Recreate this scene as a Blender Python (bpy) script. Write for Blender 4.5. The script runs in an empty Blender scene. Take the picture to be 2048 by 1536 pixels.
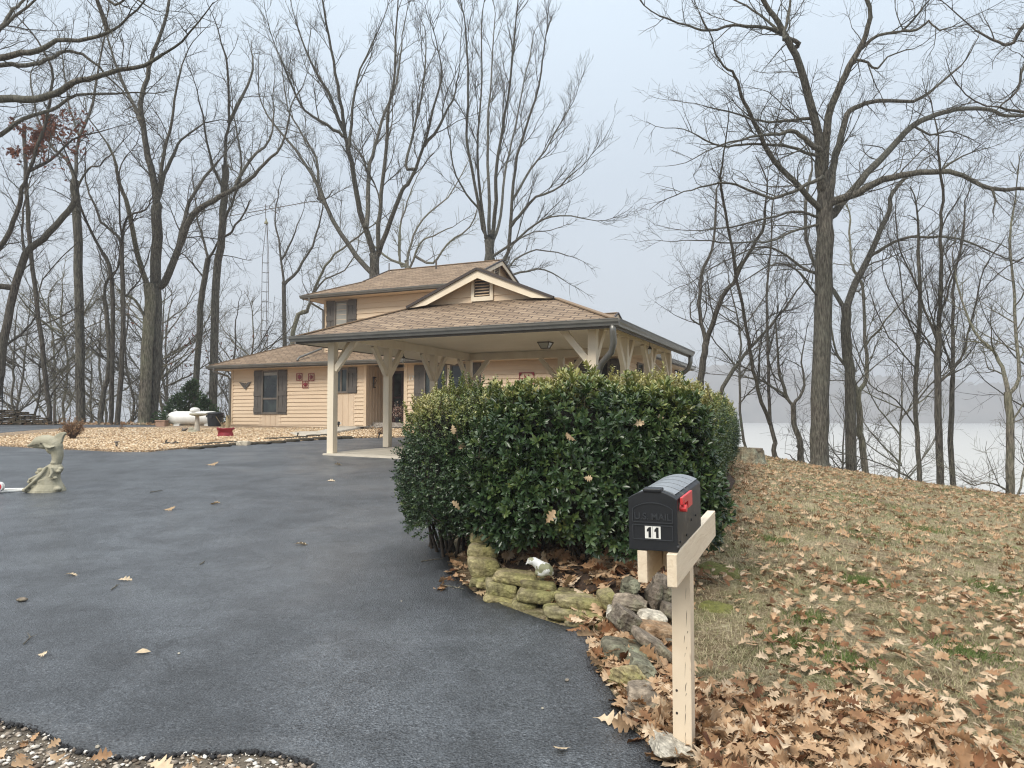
import bpy, bmesh, math, random
import numpy as np
from mathutils import Vector, Matrix, noise as mnoise
from mathutils.geometry import delaunay_2d_cdt
S = bpy.context.scene
COL = S.collection
R = math.radians
# ---------------------------------------------------------------- camera
PITCH = R(2.67); CAMZ = 1.6; FPX = 1500.0
cd = bpy.data.cameras.new('camera'); cam = bpy.data.objects.new('camera', cd); COL.objects.link(cam)
cam.location = (0, 0, CAMZ); cam.rotation_euler = (R(90) + PITCH, 0, 0)
cd.sensor_width = 36; cd.lens = FPX / 2048 * 36; cd.clip_start = 0.05; cd.clip_end = 6000
S.camera = cam
# ---------------------------------------------------------------- sky, sun, exposure
SUN_EL, SUN_AZ = R(42), R(215)          # azimuth clockwise from +Y: behind the camera, to the left
w = bpy.data.worlds.new('World'); S.world = w; w.use_nodes = True
nt = w.node_tree; nt.nodes.clear()
sky = nt.nodes.new('ShaderNodeTexSky'); sky.sky_type = 'NISHITA'; sky.sun_disc = False
sky.sun_elevation = SUN_EL; sky.sun_rotation = SUN_AZ; sky.air_density = 1.0; sky.dust_density = 1.0
bg1 = nt.nodes.new('ShaderNodeBackground'); bg1.inputs[1].default_value = 0.10
tc = nt.nodes.new('ShaderNodeTexCoord'); sp = nt.nodes.new('ShaderNodeSeparateXYZ')
rp = nt.nodes.new('ShaderNodeValToRGB')
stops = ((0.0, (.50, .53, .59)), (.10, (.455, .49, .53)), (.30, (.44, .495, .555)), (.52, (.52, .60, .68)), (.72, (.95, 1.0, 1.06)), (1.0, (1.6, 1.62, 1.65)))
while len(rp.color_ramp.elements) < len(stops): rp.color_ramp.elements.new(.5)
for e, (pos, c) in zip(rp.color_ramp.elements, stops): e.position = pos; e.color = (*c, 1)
cn = nt.nodes.new('ShaderNodeTexNoise'); cn.inputs['Scale'].default_value = 1.6; cn.inputs['Detail'].default_value = 3
cm = nt.nodes.new('ShaderNodeMapRange'); cm.inputs[1].default_value = .3; cm.inputs[2].default_value = .7
cm.inputs[3].default_value = .97; cm.inputs[4].default_value = 1.03
vm = nt.nodes.new('ShaderNodeVectorMath'); vm.operation = 'SCALE'
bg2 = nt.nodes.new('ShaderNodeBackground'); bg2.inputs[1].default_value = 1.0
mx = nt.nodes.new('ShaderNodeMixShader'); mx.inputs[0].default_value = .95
wo = nt.nodes.new('ShaderNodeOutputWorld')
L = nt.links.new
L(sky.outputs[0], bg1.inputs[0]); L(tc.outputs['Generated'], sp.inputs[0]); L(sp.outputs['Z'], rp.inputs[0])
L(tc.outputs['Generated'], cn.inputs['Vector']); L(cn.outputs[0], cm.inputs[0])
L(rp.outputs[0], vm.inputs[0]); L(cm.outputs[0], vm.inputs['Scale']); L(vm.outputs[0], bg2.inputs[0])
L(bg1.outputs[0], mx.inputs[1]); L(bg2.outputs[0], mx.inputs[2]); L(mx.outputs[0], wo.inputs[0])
sd = bpy.data.lights.new('sun', 'SUN'); sd.energy = 1.9; sd.angle = R(20); sd.color = (1, .93, .82)
so = bpy.data.objects.new('sun', sd); COL.objects.link(so)
dv = Vector((math.sin(SUN_AZ) * math.cos(SUN_EL), math.cos(SUN_AZ) * math.cos(SUN_EL), math.sin(SUN_EL)))
so.rotation_euler = dv.to_track_quat('Z', 'Y').to_euler(); so.location = (-5, -8, 20)
S.view_settings.view_transform = 'Standard'; S.view_settings.look = 'None'
S.view_settings.exposure = 0.72; S.view_settings.gamma = 1
cy = S.cycles
cy.max_bounces = 6; cy.diffuse_bounces = 3; cy.glossy_bounces = 2; cy.transmission_bounces = 3; cy.volume_bounces = 1
cy.transparent_max_bounces = 6; cy.caustics_reflective = False; cy.caustics_refractive = False
cy.use_denoising = True; cy.filter_width = 1.15; cy.sample_clamp_indirect = 6

# ---------------------------------------------------------------- helpers
def smooth01(t):
    t = max(0.0, min(1.0, t)); return t * t * (3 - 2 * t)
def softplus(x, k=.6):
    return x if x > 20 * k else k * math.log1p(math.exp(max(-40, x / k)))
EDGE = [(-140, 60), (-80, 46), (-40, 38), (-25, 36.6), (-14, 38), (-8, 42), (0, 41), (8, 35), (9.4, 29), (10.6, 26.2), (12.6, 23.4), (14.6, 21.3), (22, 17), (40, 8), (90, -30)]
def past_edge(x, y):
    best = 1e9; sgn = -1
    for (x0, y0), (x1, y1) in zip(EDGE, EDGE[1:]):
        dx, dy = x1 - x0, y1 - y0
        t = max(0, min(1, ((x - x0) * dx + (y - y0) * dy) / (dx * dx + dy * dy)))
        qx, qy = x - x0 - t * dx, y - y0 - t * dy
        d = qx * qx + qy * qy
        if d < best:
            best = d; sgn = 1 if (dx * qy - dy * qx) > 0 else -1
    return sgn * math.sqrt(best)
def gz(x, y):
    z = .0573 * softplus(y - 3.5, .35) - .0218 * softplus(y - 17, .8) - .03 * softplus(y - 33, .8)
    z -= .128 * (softplus(x - 2.6, .5) - softplus(x - 14, 1.0) * .7)
    d = past_edge(x, y)
    z -= .62 * softplus(d - .6, .7)
    z += .02 * math.sin(x * .7 + 1) * math.sin(y * .5) * smooth01((x - 1.5) / 3)
    return max(z, -4.6)
CT, ST = math.cos(PITCH), math.sin(PITCH)
def ray(px, py):
    dx = (px - 1024) / FPX; dy = (768 - py) / FPX
    return (dx, CT - dy * ST, ST + dy * CT)
def P(px, py, Y):
    d = ray(px, py); t = Y / d[1]
    return Vector((d[0] * t, Y, CAMZ + d[2] * t))
def GP(px, py, off=0.0):
    d = ray(px, py); t = 1.5
    while t < 400:
        x, y, z = d[0] * t, d[1] * t, CAMZ + d[2] * t
        if z <= gz(x, y) + off:
            a, b = t - max(.05, t * .01), t
            for _ in range(20):
                m = (a + b) / 2
                if CAMZ + d[2] * m <= gz(d[0] * m, d[1] * m) + off: b = m
                else: a = m
            return Vector((d[0] * b, d[1] * b, CAMZ + d[2] * b))
        t += max(.05, t * .01)
    return Vector((d[0] * t, d[1] * t, gz(d[0] * t, d[1] * t)))

def tag(o, label=None, cat=None, group=None, kind=None):
    if label: o['label'] = label
    if cat: o['category'] = cat
    if group: o['group'] = group
    if kind: o['kind'] = kind
    return o
def thing(name, label, cat, loc=(0, 0, 0), rz=0, group=None):
    o = bpy.data.objects.new(name, None); COL.objects.link(o); o.empty_display_size = .1
    o.location = loc; o.rotation_euler = (0, 0, rz)
    return tag(o, label, cat, group)
def link(name, me, mat, parent=None, bevel=0, smooth=False):
    if mat is not None:
        for m in (mat if isinstance(mat, (list, tuple)) else [mat]): me.materials.append(m)
    o = bpy.data.objects.new(name, me); COL.objects.link(o)
    if parent is not None: o.parent = parent
    if smooth: me.polygons.foreach_set('use_smooth', [True] * len(me.polygons))
    if bevel:
        b = o.modifiers.new('bevel', 'BEVEL'); b.width = bevel; b.segments = 2; b.limit_method = 'ANGLE'
    return o
def mesh_np(name, V, F, attr=None, smooth=False):
    """V (n,3); F list of (m,k) index arrays"""
    me = bpy.data.meshes.new(name)
    V = np.asarray(V, dtype=np.float32); me.vertices.add(len(V)); me.vertices.foreach_set('co', V.ravel())
    F = [np.asarray(f, dtype=np.int32) for f in F if len(f)]
    idx = np.concatenate([f.ravel() for f in F]); cnt = np.concatenate([np.full(len(f), f.shape[1], dtype=np.int32) for f in F])
    st = np.concatenate([[0], np.cumsum(cnt)[:-1]]).astype(np.int32)
    me.loops.add(len(idx)); me.loops.foreach_set('vertex_index', idx)
    me.polygons.add(len(cnt)); me.polygons.foreach_set('loop_start', st)
    me.update(calc_edges=True)
    if attr is not None:
        a = me.attributes.new('rnd', 'FLOAT', 'POINT'); a.data.foreach_set('value', np.asarray(attr, dtype=np.float32))
    if smooth: me.polygons.foreach_set('use_smooth', np.ones(len(cnt), dtype=bool))
    return me
class MB:
    def __init__(s, T=None): s.v = []; s.f = []; s.uv = []; s.m = []; s.T = T; s.mi = 0
    def V(s, p):
        s.v.append(tuple(s.T(p)) if s.T else tuple(p)); return len(s.v) - 1
    def face(s, pts, uv=None):
        s.f.append([s.V(p) for p in pts]); s.uv.append(uv); s.m.append(s.mi)
    def box(s, x0, x1, y0, y1, z0, z1):
        i = [s.V(p) for p in ((x0, y0, z0), (x1, y0, z0), (x1, y1, z0), (x0, y1, z0), (x0, y0, z1), (x1, y0, z1), (x1, y1, z1), (x0, y1, z1))]
        for f in ((0, 3, 2, 1), (4, 5, 6, 7), (0, 1, 5, 4), (1, 2, 6, 5), (2, 3, 7, 6), (3, 0, 4, 7)):
            s.f.append([i[k] for k in f]); s.uv.append(None); s.m.append(s.mi)
    def beam(s, p, q, w, h, up=(0, 0, 1), shear=False):
        p = Vector(p); q = Vector(q); d = (q - p).normalized(); up = Vector(up)
        a = d.cross(up).normalized() * w / 2; b = a.cross(d).normalized() * h / 2
        if shear: b = Vector((0, 0, h / 2))
        i = [s.V(x) for x in (p - a - b, p + a - b, p + a + b, p - a + b, q - a - b, q + a - b, q + a + b, q - a + b)]
        for f in ((0, 1, 2, 3), (7, 6, 5, 4), (0, 4, 5, 1), (1, 5, 6, 2), (2, 6, 7, 3), (3, 7, 4, 0)):
            s.f.append([i[k] for k in f]); s.uv.append(None); s.m.append(s.mi)
    def tube(s, pts, rad, n=8, cap=True, flat=1.0):
        pts = [Vector(p) for p in pts]; rings = []
        if not isinstance(rad, (list, tuple)): rad = [rad] * len(pts)
        ref = None
        for k, p in enumerate(pts):
            t = (pts[min(k + 1, len(pts) - 1)] - pts[max(k - 1, 0)]).normalized()
            if ref is None: ref = Vector((0, 0, 1)) if abs(t.z) < .9 else Vector((1, 0, 0))
            a = t.cross(ref)
            if a.length < 1e-4: a = t.cross(Vector((1, .3, 0)))
            a.normalize(); b = a.cross(t).normalized(); ref = b
            rings.append([s.V(p + (a * math.cos(2 * math.pi * j / n) + b * math.sin(2 * math.pi * j / n) * flat) * rad[k]) for j in range(n)])
        for r0, r1 in zip(rings, rings[1:]):
            for j in range(n):
                s.f.append([r0[j], r0[(j + 1) % n], r1[(j + 1) % n], r1[j]]); s.uv.append(None); s.m.append(s.mi)
        if cap:
            s.f.append(rings[0][::-1]); s.uv.append(None); s.m.append(s.mi); s.f.append(rings[-1]); s.uv.append(None); s.m.append(s.mi)
    def lathe(s, prof, n=24, c=(0, 0, 0), sx=1, sy=1):
        rings = [[s.V((c[0] + r * sx * math.cos(2 * math.pi * j / n), c[1] + r * sy * math.sin(2 * math.pi * j / n), c[2] + z)) for j in range(n)] for r, z in prof]
        for r0, r1 in zip(rings, rings[1:]):
            for j in range(n):
                s.f.append([r0[j], r0[(j + 1) % n], r1[(j + 1) % n], r1[j]]); s.uv.append(None); s.m.append(s.mi)
        s.f.append(rings[0][::-1]); s.uv.append(None); s.m.append(s.mi); s.f.append(rings[-1]); s.uv.append(None); s.m.append(s.mi)
    def ball(s, c, r, n=14, rot=None):
        r = r if isinstance(r, (tuple, list)) else (r, r, r); rings = []
        for i in range(1, n // 2):
            th = math.pi * i / (n // 2); ring = []
            for j in range(n):
                ph = 2 * math.pi * j / n
                q = Vector((r[0] * math.sin(th) * math.cos(ph), r[1] * math.sin(th) * math.sin(ph), -r[2] * math.cos(th)))
                if rot: q = rot @ q
                ring.append(s.V(Vector(c) + q))
            rings.append(ring)
        e0 = Vector((0, 0, -r[2])); e1 = Vector((0, 0, r[2]))
        if rot: e0 = rot @ e0; e1 = rot @ e1
        b = s.V(Vector(c) + e0); t = s.V(Vector(c) + e1)
        for r0, r1 in zip(rings, rings[1:]):
            for j in range(n):
                s.f.append([r0[j], r0[(j + 1) % n], r1[(j + 1) % n], r1[j]]); s.uv.append(None); s.m.append(s.mi)
        for j in range(n):
            s.f.append([b, rings[0][(j + 1) % n], rings[0][j]]); s.uv.append(None); s.m.append(s.mi)
            s.f.append([t, rings[-1][j], rings[-1][(j + 1) % n]]); s.uv.append(None); s.m.append(s.mi)
    def prism(s, poly, y0, y1):
        """polygon in (x,z), extruded along y"""
        a = [s.V((x, y0, z)) for x, z in poly]; b = [s.V((x, y1, z)) for x, z in poly]; n = len(poly)
        s.f.append(a); s.f.append(b[::-1]); s.uv += [None, None]; s.m += [s.mi] * 2
        for i in range(n):
            s.f.append([a[i], b[i], b[(i + 1) % n], a[(i + 1) % n]]); s.uv.append(None); s.m.append(s.mi)
    def build(s, name, mat, parent=None, bevel=0, smooth=False):
        me = bpy.data.meshes.new(name); me.from_pydata(s.v, [], s.f)
        if any(u is not None for u in s.uv):
            ul = me.uv_layers.new(name='UVMap'); k = 0
            for f, u in zip(s.f, s.uv):
                for j in range(len(f)):
                    if u: ul.data[k].uv = u[j]
                    k += 1
        o = link(name, me, mat, parent, bevel, smooth)
        if any(s.m): me.polygons.foreach_set('material_index', s.m)
        me.update()
        return o

# ---------------------------------------------------------------- materials
def nd(t, k, **kw):
    n = t.nodes.new(k)
    for a, b in kw.items(): setattr(n, a, b)
    return n
def newmat(name):
    m = bpy.data.materials.new(name); m.use_nodes = True; t = m.node_tree
    return m, t, t.nodes['Principled BSDF']
def coords(t, stretch=(1, 1, 1), kind='Object'):
    c = nd(t, 'ShaderNodeTexCoord'); mp = nd(t, 'ShaderNodeMapping'); mp.inputs['Scale'].default_value = stretch
    t.links.new(c.outputs[kind], mp.inputs[0]); return mp.outputs[0]
def noise(t, co, scale, detail=4, rough=.55, dist=0):
    n = nd(t, 'ShaderNodeTexNoise'); n.inputs['Scale'].default_value = scale; n.inputs['Detail'].default_value = detail
    n.inputs['Roughness'].default_value = rough; n.inputs['Distortion'].default_value = dist
    t.links.new(co, n.inputs['Vector']); return n.outputs[0]
def ramp(t, fac, stops, interp='LINEAR'):
    r = nd(t, 'ShaderNodeValToRGB'); cr = r.color_ramp; cr.interpolation = interp
    while len(cr.elements) < len(stops): cr.elements.new(.5)
    for e, (p, c) in zip(cr.elements, stops):
        e.position = p; e.color = (*c, 1) if isinstance(c, tuple) else (c, c, c, 1)
    t.links.new(fac, r.inputs[0]); return r.outputs[0]
def mixc(t, fac, a, b, mode='MIX'):
    m = nd(t, 'ShaderNodeMix', data_type='RGBA', blend_type=mode)
    for s, v in ((m.inputs[0], fac), (m.inputs[6], a), (m.inputs[7], b)):
        if isinstance(v, (int, float)): s.default_value = v
        elif isinstance(v, tuple): s.default_value = (*v, 1)
        else: t.links.new(v, s)
    return m.outputs[2]
def bump(t, b, h, strength=.3, dist=.02):
    n = nd(t, 'ShaderNodeBump'); n.inputs['Strength'].default_value = strength; n.inputs['Distance'].default_value = dist
    t.links.new(h, n.inputs['Height']); t.links.new(n.outputs[0], b.inputs['Normal']); return n
def pm(name, c1, c2=None, scale=6, rough=.6, bmp=.15, bscale=None, stretch=(1, 1, 1), detail=5, lo=.35, hi=.65, kind='Object', spec=None, metal=0, bdist=.01):
    m, t, b = newmat(name); co = coords(t, stretch, kind)
    c2 = c2 or tuple(x * .8 for x in c1)
    n = noise(t, co, scale, detail)
    t.links.new(ramp(t, n, [(lo, c1), (hi, c2)]), b.inputs['Base Color'])
    b.inputs['Roughness'].default_value = rough; b.inputs['Metallic'].default_value = metal
    if spec is not None: b.inputs['Specular IOR Level'].default_value = spec
    if bmp: bump(t, b, noise(t, co, bscale or scale * 3, 4), bmp, bdist)
    return m
def attrmat(name, stops, rough=.5, trans=0, spec=.5, sheen=0, vary=.15, vscale=40):
    m, t, b = newmat(name)
    a = nd(t, 'ShaderNodeAttribute', attribute_name='rnd')
    col = ramp(t, a.outputs['Fac'], stops)
    co = coords(t); n = noise(t, co, vscale, 2)
    col = mixc(t, vary, col, ramp(t, n, [(.3, .35), (.7, 1.4)]), 'MULTIPLY') if vary else col
    t.links.new(col, b.inputs['Base Color']); b.inputs['Roughness'].default_value = rough
    b.inputs['Specular IOR Level'].default_value = spec
    if trans:
        tr = nd(t, 'ShaderNodeBsdfTranslucent'); t.links.new(col, tr.inputs[0]); ms = nd(t, 'ShaderNodeMixShader'); ms.inputs[0].default_value = trans
        o = t.nodes['Material Output']; t.links.new(b.outputs[0], ms.inputs[1]); t.links.new(tr.outputs[0], ms.inputs[2]); t.links.new(ms.outputs[0], o.inputs[0])
    return m
M = {}
# --- ground
def m_ground():
    m, t, b = newmat('ground'); co = coords(t)
    n1 = noise(t, co, 1.2, 6, .65); n2 = noise(t, co, 12, 7, .75); n3 = noise(t, co, 34, 6, .8); n4 = noise(t, co, 2.2, 3)
    dirt = ramp(t, n2, [(.34, (.04, .027, .016)), (.5, (.15, .105, .06)), (.64, (.34, .27, .18))])
    straw = ramp(t, n3, [(.36, (.09, .065, .036)), (.5, (.36, .30, .185)), (.64, (.68, .60, .43))])
    grn = ramp(t, n3, [(.3, (.06, .07, .025)), (.7, (.26, .27, .11))])
    c = mixc(t, ramp(t, n1, [(.42, .12), (.6, .85)]), dirt, straw)
    c = mixc(t, ramp(t, n4, [(.48, 0.), (.66, .6)]), c, grn)
    t.links.new(c, b.inputs['Base Color']); b.inputs['Roughness'].default_value = .95; b.inputs['Specular IOR Level'].default_value = .1
    bump(t, b, n3, .9, .03); return m
def m_asphalt():
    m, t, b = newmat('asphalt'); co = coords(t)
    f = noise(t, co, 75, 4, .75); f2 = noise(t, co, 24, 5, .7); big = noise(t, co, .42, 4, .5, .8); md = noise(t, co, 2.4, 4, .6, .3)
    vor = nd(t, 'ShaderNodeTexVoronoi'); vor.inputs['Scale'].default_value = 85; t.links.new(co, vor.inputs['Vector'])
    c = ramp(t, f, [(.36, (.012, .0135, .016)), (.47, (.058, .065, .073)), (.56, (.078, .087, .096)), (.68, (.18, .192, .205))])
    c = mixc(t, .75, c, ramp(t, big, [(.34, .68), (.64, 1.6)]), 'MULTIPLY')  # broad patches: sheen and worn tone both put into the base colour
    c = mixc(t, .6, c, ramp(t, md, [(.36, .55), (.6, 1.25)]), 'MULTIPLY')
    c = mixc(t, .45, c, ramp(t, f2, [(.35, .45), (.6, 1.3)]), 'MULTIPLY')
    vd = nd(t, 'ShaderNodeTexVoronoi'); vd.inputs['Scale'].default_value = 17; t.links.new(co, vd.inputs['Vector'])
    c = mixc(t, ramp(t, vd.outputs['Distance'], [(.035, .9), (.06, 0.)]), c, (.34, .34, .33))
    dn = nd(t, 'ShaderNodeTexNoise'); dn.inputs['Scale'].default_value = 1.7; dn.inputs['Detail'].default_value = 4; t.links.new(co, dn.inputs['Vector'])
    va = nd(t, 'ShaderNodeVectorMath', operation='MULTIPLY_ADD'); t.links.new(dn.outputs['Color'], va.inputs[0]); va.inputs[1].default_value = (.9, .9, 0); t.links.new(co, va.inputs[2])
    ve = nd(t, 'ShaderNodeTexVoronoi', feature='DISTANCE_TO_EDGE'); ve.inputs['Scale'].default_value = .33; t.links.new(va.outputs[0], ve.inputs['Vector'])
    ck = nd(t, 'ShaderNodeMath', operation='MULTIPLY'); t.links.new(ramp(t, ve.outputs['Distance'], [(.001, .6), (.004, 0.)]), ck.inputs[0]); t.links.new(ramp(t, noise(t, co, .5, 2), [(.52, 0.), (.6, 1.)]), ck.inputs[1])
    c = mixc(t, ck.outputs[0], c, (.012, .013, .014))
    t.links.new(c, b.inputs['Base Color'])
    t.links.new(ramp(t, big, [(.36, .50), (.62, .29)]), b.inputs['Roughness'])
    b.inputs['Specular IOR Level'].default_value = .6
    s = nd(t, 'ShaderNodeMath', operation='ADD'); t.links.new(vor.outputs['Distance'], s.inputs[0]); t.links.new(f, s.inputs[1])
    bump(t, b, s.outputs[0], .7, .012); return m
def m_gravel():
    m, t, b = newmat('gravel'); co = coords(t)
    v = nd(t, 'ShaderNodeTexVoronoi'); v.inputs['Scale'].default_value = 26; t.links.new(co, v.inputs['Vector'])
    c = ramp(t, v.outputs['Color'], [(.15, (.30, .19, .10)), (.45, (.52, .37, .22)), (.7, (.66, .50, .33)), (.9, (.75, .66, .52))])
    c = mixc(t, ramp(t, v.outputs['Distance'], [(.25, 0.), (.65, .85)]), c, (.09, .055, .03))
    t.links.new(c, b.inputs['Base Color']); b.inputs['Roughness'].default_value = .8
    inv = nd(t, 'ShaderNodeMath', operation='SUBTRACT'); inv.inputs[0].default_value = 1; t.links.new(v.outputs['Distance'], inv.inputs[1])
    bump(t, b, inv.outputs[0], .9, .03); return m
def m_shingle():
    m, t, b = newmat('shingle'); c = nd(t, 'ShaderNodeTexCoord'); 
    br = nd(t, 'ShaderNodeTexBrick'); br.inputs['Scale'].default_value = 1; br.inputs['Brick Width'].default_value = .33; br.inputs['Row Height'].default_value = .145
    br.inputs['Mortar Size'].default_value = .014; br.inputs['Mortar Smooth'].default_value = .3; br.offset = .37; br.inputs['Bias'].default_value = 0
    ds = noise(t, c.outputs['UV'], 3.5, 2); vs = nd(t, 'ShaderNodeVectorMath', operation='MULTIPLY_ADD')
    t.links.new(ds, vs.inputs[0]); vs.inputs[1].default_value = (.05, .05, 0); t.links.new(c.outputs['UV'], vs.inputs[2])
    t.links.new(vs.outputs[0], br.inputs['Vector'])
    br.inputs['Color1'].default_value = (.20, .14, .09, 1); br.inputs['Color2'].default_value = (.325, .24, .16, 1); br.inputs['Mortar'].default_value = (.06, .04, .03, 1)
    n = noise(t, c.outputs['UV'], 1.3, 4); n2 = noise(t, c.outputs['UV'], 90, 2)
    col = mixc(t, .35, br.outputs['Color'], ramp(t, n, [(.3, (.55, .5, .45)), (.7, (1.25, 1.2, 1.15))]), 'MULTIPLY')
    col = mixc(t, .3, col, ramp(t, n2, [(.3, .5), (.7, 1.4)]), 'MULTIPLY')
    t.links.new(col, b.inputs['Base Color']); b.inputs['Roughness'].default_value = .9
    sx = nd(t, 'ShaderNodeSeparateXYZ'); t.links.new(vs.outputs[0], sx.inputs[0])
    fr = nd(t, 'ShaderNodeMath', operation='DIVIDE'); t.links.new(sx.outputs[1], fr.inputs[0]); fr.inputs[1].default_value = .145
    f2 = nd(t, 'ShaderNodeMath', operation='FRACT'); t.links.new(fr.outputs[0], f2.inputs[0])
    iv = nd(t, 'ShaderNodeMath', operation='SUBTRACT'); iv.inputs[0].default_value = 1; t.links.new(f2.outputs[0], iv.inputs[1])
    ad = nd(t, 'ShaderNodeMath', operation='SUBTRACT'); t.links.new(iv.outputs[0], ad.inputs[0]); t.links.new(br.outputs['Fac'], ad.inputs[1])
    bump(t, b, ad.outputs[0], .8, .02); return m
def m_bark(name, c1, c2, c3):
    m, t, b = newmat(name); co = coords(t, (1, 1, .16)); co2 = coords(t)
    n = noise(t, co, 26, 5, .65); big = noise(t, co2, .8, 3)
    c = ramp(t, n, [(.32, c1), (.62, c2)])
    c = mixc(t, ramp(t, big, [(.4, 0.), (.65, .65)]), c, c3)
    c = mixc(t, .6, c, ramp(t, n, [(.3, .3), (.65, 1.25)]), 'MULTIPLY')
    t.links.new(c, b.inputs['Base Color']); b.inputs['Roughness'].default_value = .95; b.inputs['Specular IOR Level'].default_value = .15
    bump(t, b, n, 1.0, .05); return m
def m_rock(name, c1, c2, moss, amt):
    m, t, b = newmat(name); co = coords(t); cs = coords(t, (1, 1, 3.5))
    n = noise(t, cs, 7, 6, .65); n2 = noise(t, co, 40, 4); n3 = noise(t, co, 4.5, 4)
    c = ramp(t, n, [(.3, c1), (.7, c2)]); oi = nd(t, 'ShaderNodeObjectInfo'); c = mixc(t, 1.0, c, ramp(t, oi.outputs['Random'], [(0, (.5, .47, .45)), (.5, (.9, .9, .88)), (1, (1.35, 1.27, 1.15))]), 'MULTIPLY'); n5 = noise(t, co, 16, 5, .7)
    c = mixc(t, ramp(t, n3, [(.62 - amt * .4, 0.), (.80 - amt * .3, .75)]), c, moss)
    c = mixc(t, .8, c, ramp(t, n5, [(.34, .45), (.64, 1.35)]), 'MULTIPLY'); c = mixc(t, .55, c, ramp(t, n2, [(.3, .35), (.7, 1.4)]), 'MULTIPLY')
    t.links.new(c, b.inputs['Base Color']); b.inputs['Roughness'].default_value = .92; b.inputs['Specular IOR Level'].default_value = .2
    s = nd(t, 'ShaderNodeMath', operation='ADD'); t.links.new(n, s.inputs[0]); t.links.new(n2, s.inputs[1])
    bump(t, b, s.outputs[0], .75, .018); return m
def m_water():
    m, t, b = newmat('water'); co = coords(t, (1, 3, 1)); b.inputs['Base Color'].default_value = (.46, .45, .42, 1)
    b.inputs['Roughness'].default_value = .35; b.inputs['IOR'].default_value = 1.33
    bump(t, b, noise(t, co, .9, 4), .12, .1); return m
M['ground'] = m_ground(); M['asphalt'] = m_asphalt(); M['gravel'] = m_gravel(); M['shingle'] = m_shingle(); M['water'] = m_water()
M['bark'] = m_bark('bark', (.035, .030, .024), (.165, .15, .125), (.135, .135, .11))
M['bark_dark'] = m_bark('bark_dark', (.028, .024, .020), (.13, .115, .098), (.11, .105, .085))
M['bark_pale'] = m_bark('bark_pale', (.06, .052, .042), (.25, .225, .18), (.22, .225, .15))
M['concrete'] = pm('concrete', (.50, .45, .37), (.40, .36, .29), 5, .85, .2, 40)
M['paint'] = pm('cream_paint', (.80, .70, .54), (.73, .62, .47), 3, .55, .08, 60, (1, 1, .25))
M['siding'] = pm('siding_paint', (.71, .55, .385), (.65, .50, .345), 1.4, .6, .05, 40, (.4, 1, 1))
M['boards'] = pm('board_paint', (.70, .55, .395), (.62, .475, .335), 2.0, .6, .06, 40, (1, 1, .3))
M['ceiling'] = pm('ceiling_paint', (.84, .74, .57), (.80, .70, .53), 2.0, .6, .05, 30)
M['shutter'] = pm('shutter_paint', (.105, .092, .08), (.085, .074, .064), 5, .6, .1, 40)
M['gutter'] = pm('gutter_metal', (.20, .195, .18), (.16, .155, .14), 3, .28, .03, 20, metal=.35)
M['fascia'] = pm('fascia_brown', (.13, .105, .08), (.10, .082, .064), 3, .55, .05, 20)
M['trimdark'] = pm('dark_drip_edge', (.05, .036, .03), (.04, .03, .025), 3, .5, .02, 20)
M['trim'] = pm('window_trim', (.16, .135, .11), (.13, .11, .09), 3, .5, .03, 20)
def m_glass():
    m, t, b = newmat('window_glass'); co = coords(t)
    n = noise(t, co, 1.7, 3, .5, .4)
    t.links.new(ramp(t, n, [(.42, (.012, .016, .018)), (.68, (.05, .065, .06))]), b.inputs['Base Color'])
    b.inputs['Roughness'].default_value = .04; b.inputs['IOR'].default_value = 1.5; bump(t, b, noise(t, co, 1.5, 2), .03, .02); return m
M['glass'] = m_glass()
M['blind'] = pm('blind', (.36, .35, .31), (.27, .265, .24), 30, .35, .1, 40, (.05, 1, 1))
M['red'] = pm('red_enamel', (.30, .02, .03), (.20, .012, .02), 6, .35, .05, 30)
M['white'] = pm('white_paint', (.80, .80, .77), (.70, .70, .66), 5, .4, .05, 30)
M['black'] = pm('black_plastic', (.009, .011, .015), (.006, .008, .011), 6, .5, .05, 30)
M['stonegrey'] = pm('cast_stone', (.42, .39, .29), (.30, .28, .20), 9, .9, .5, 40)
M['terracotta'] = pm('terracotta', (.42, .27, .19), (.34, .21, .15), 7, .85, .1, 30)
M['rock_dark'] = pm('dark_edging_stone', (.075, .06, .04), (.035, .03, .02), 9, .95, .5, 40)
M['metal'] = pm('galvanised', (.16, .14, .12), (.10, .075, .06), 9, .55, .05, 30, metal=.3)
M['straw'] = pm('dry_stems', (.42, .34, .20), (.30, .23, .13), 9, .9, .1, 30)
# ================================================================ GROUND, WATER, PAVING
def axis(segs):
    out = []
    for a, b, s in segs:
        n = max(1, int(round((b - a) / s))); out += [a + (b - a) * i / n for i in range(n)]
    return out + [segs[-1][1]]
gx = axis([(-160, -30, 5), (-30, -8, .7), (-8, 16, .3), (16, 40, 1), (40, 160, 6)])
gy = axis([(-40, -4, 4), (-4, 0, .5), (0, 30, .3), (30, 52, .6), (52, 120, 5)])
V = np.array([(x, y, gz(x, y)) for y in gy for x in gx]); nx = len(gx)
F = np.array([(j * nx + i, j * nx + i + 1, (j + 1) * nx + i + 1, (j + 1) * nx + i) for j in range(len(gy) - 1) for i in range(nx - 1)])
o = link('ground', mesh_np('ground', V, [F], smooth=True), M['ground']); tag(o, 'sloping ground of dry grass, leaves and bare soil', 'ground', kind='structure')
mb = MB(); mb.face([(-1400, -45, -3), (1400, -45, -3), (1400, 2350, -3), (-1400, 2350, -3)])
tag(mb.build('water', M['water']), 'wide pale lake beyond the trees', 'water', kind='structure')

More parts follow.
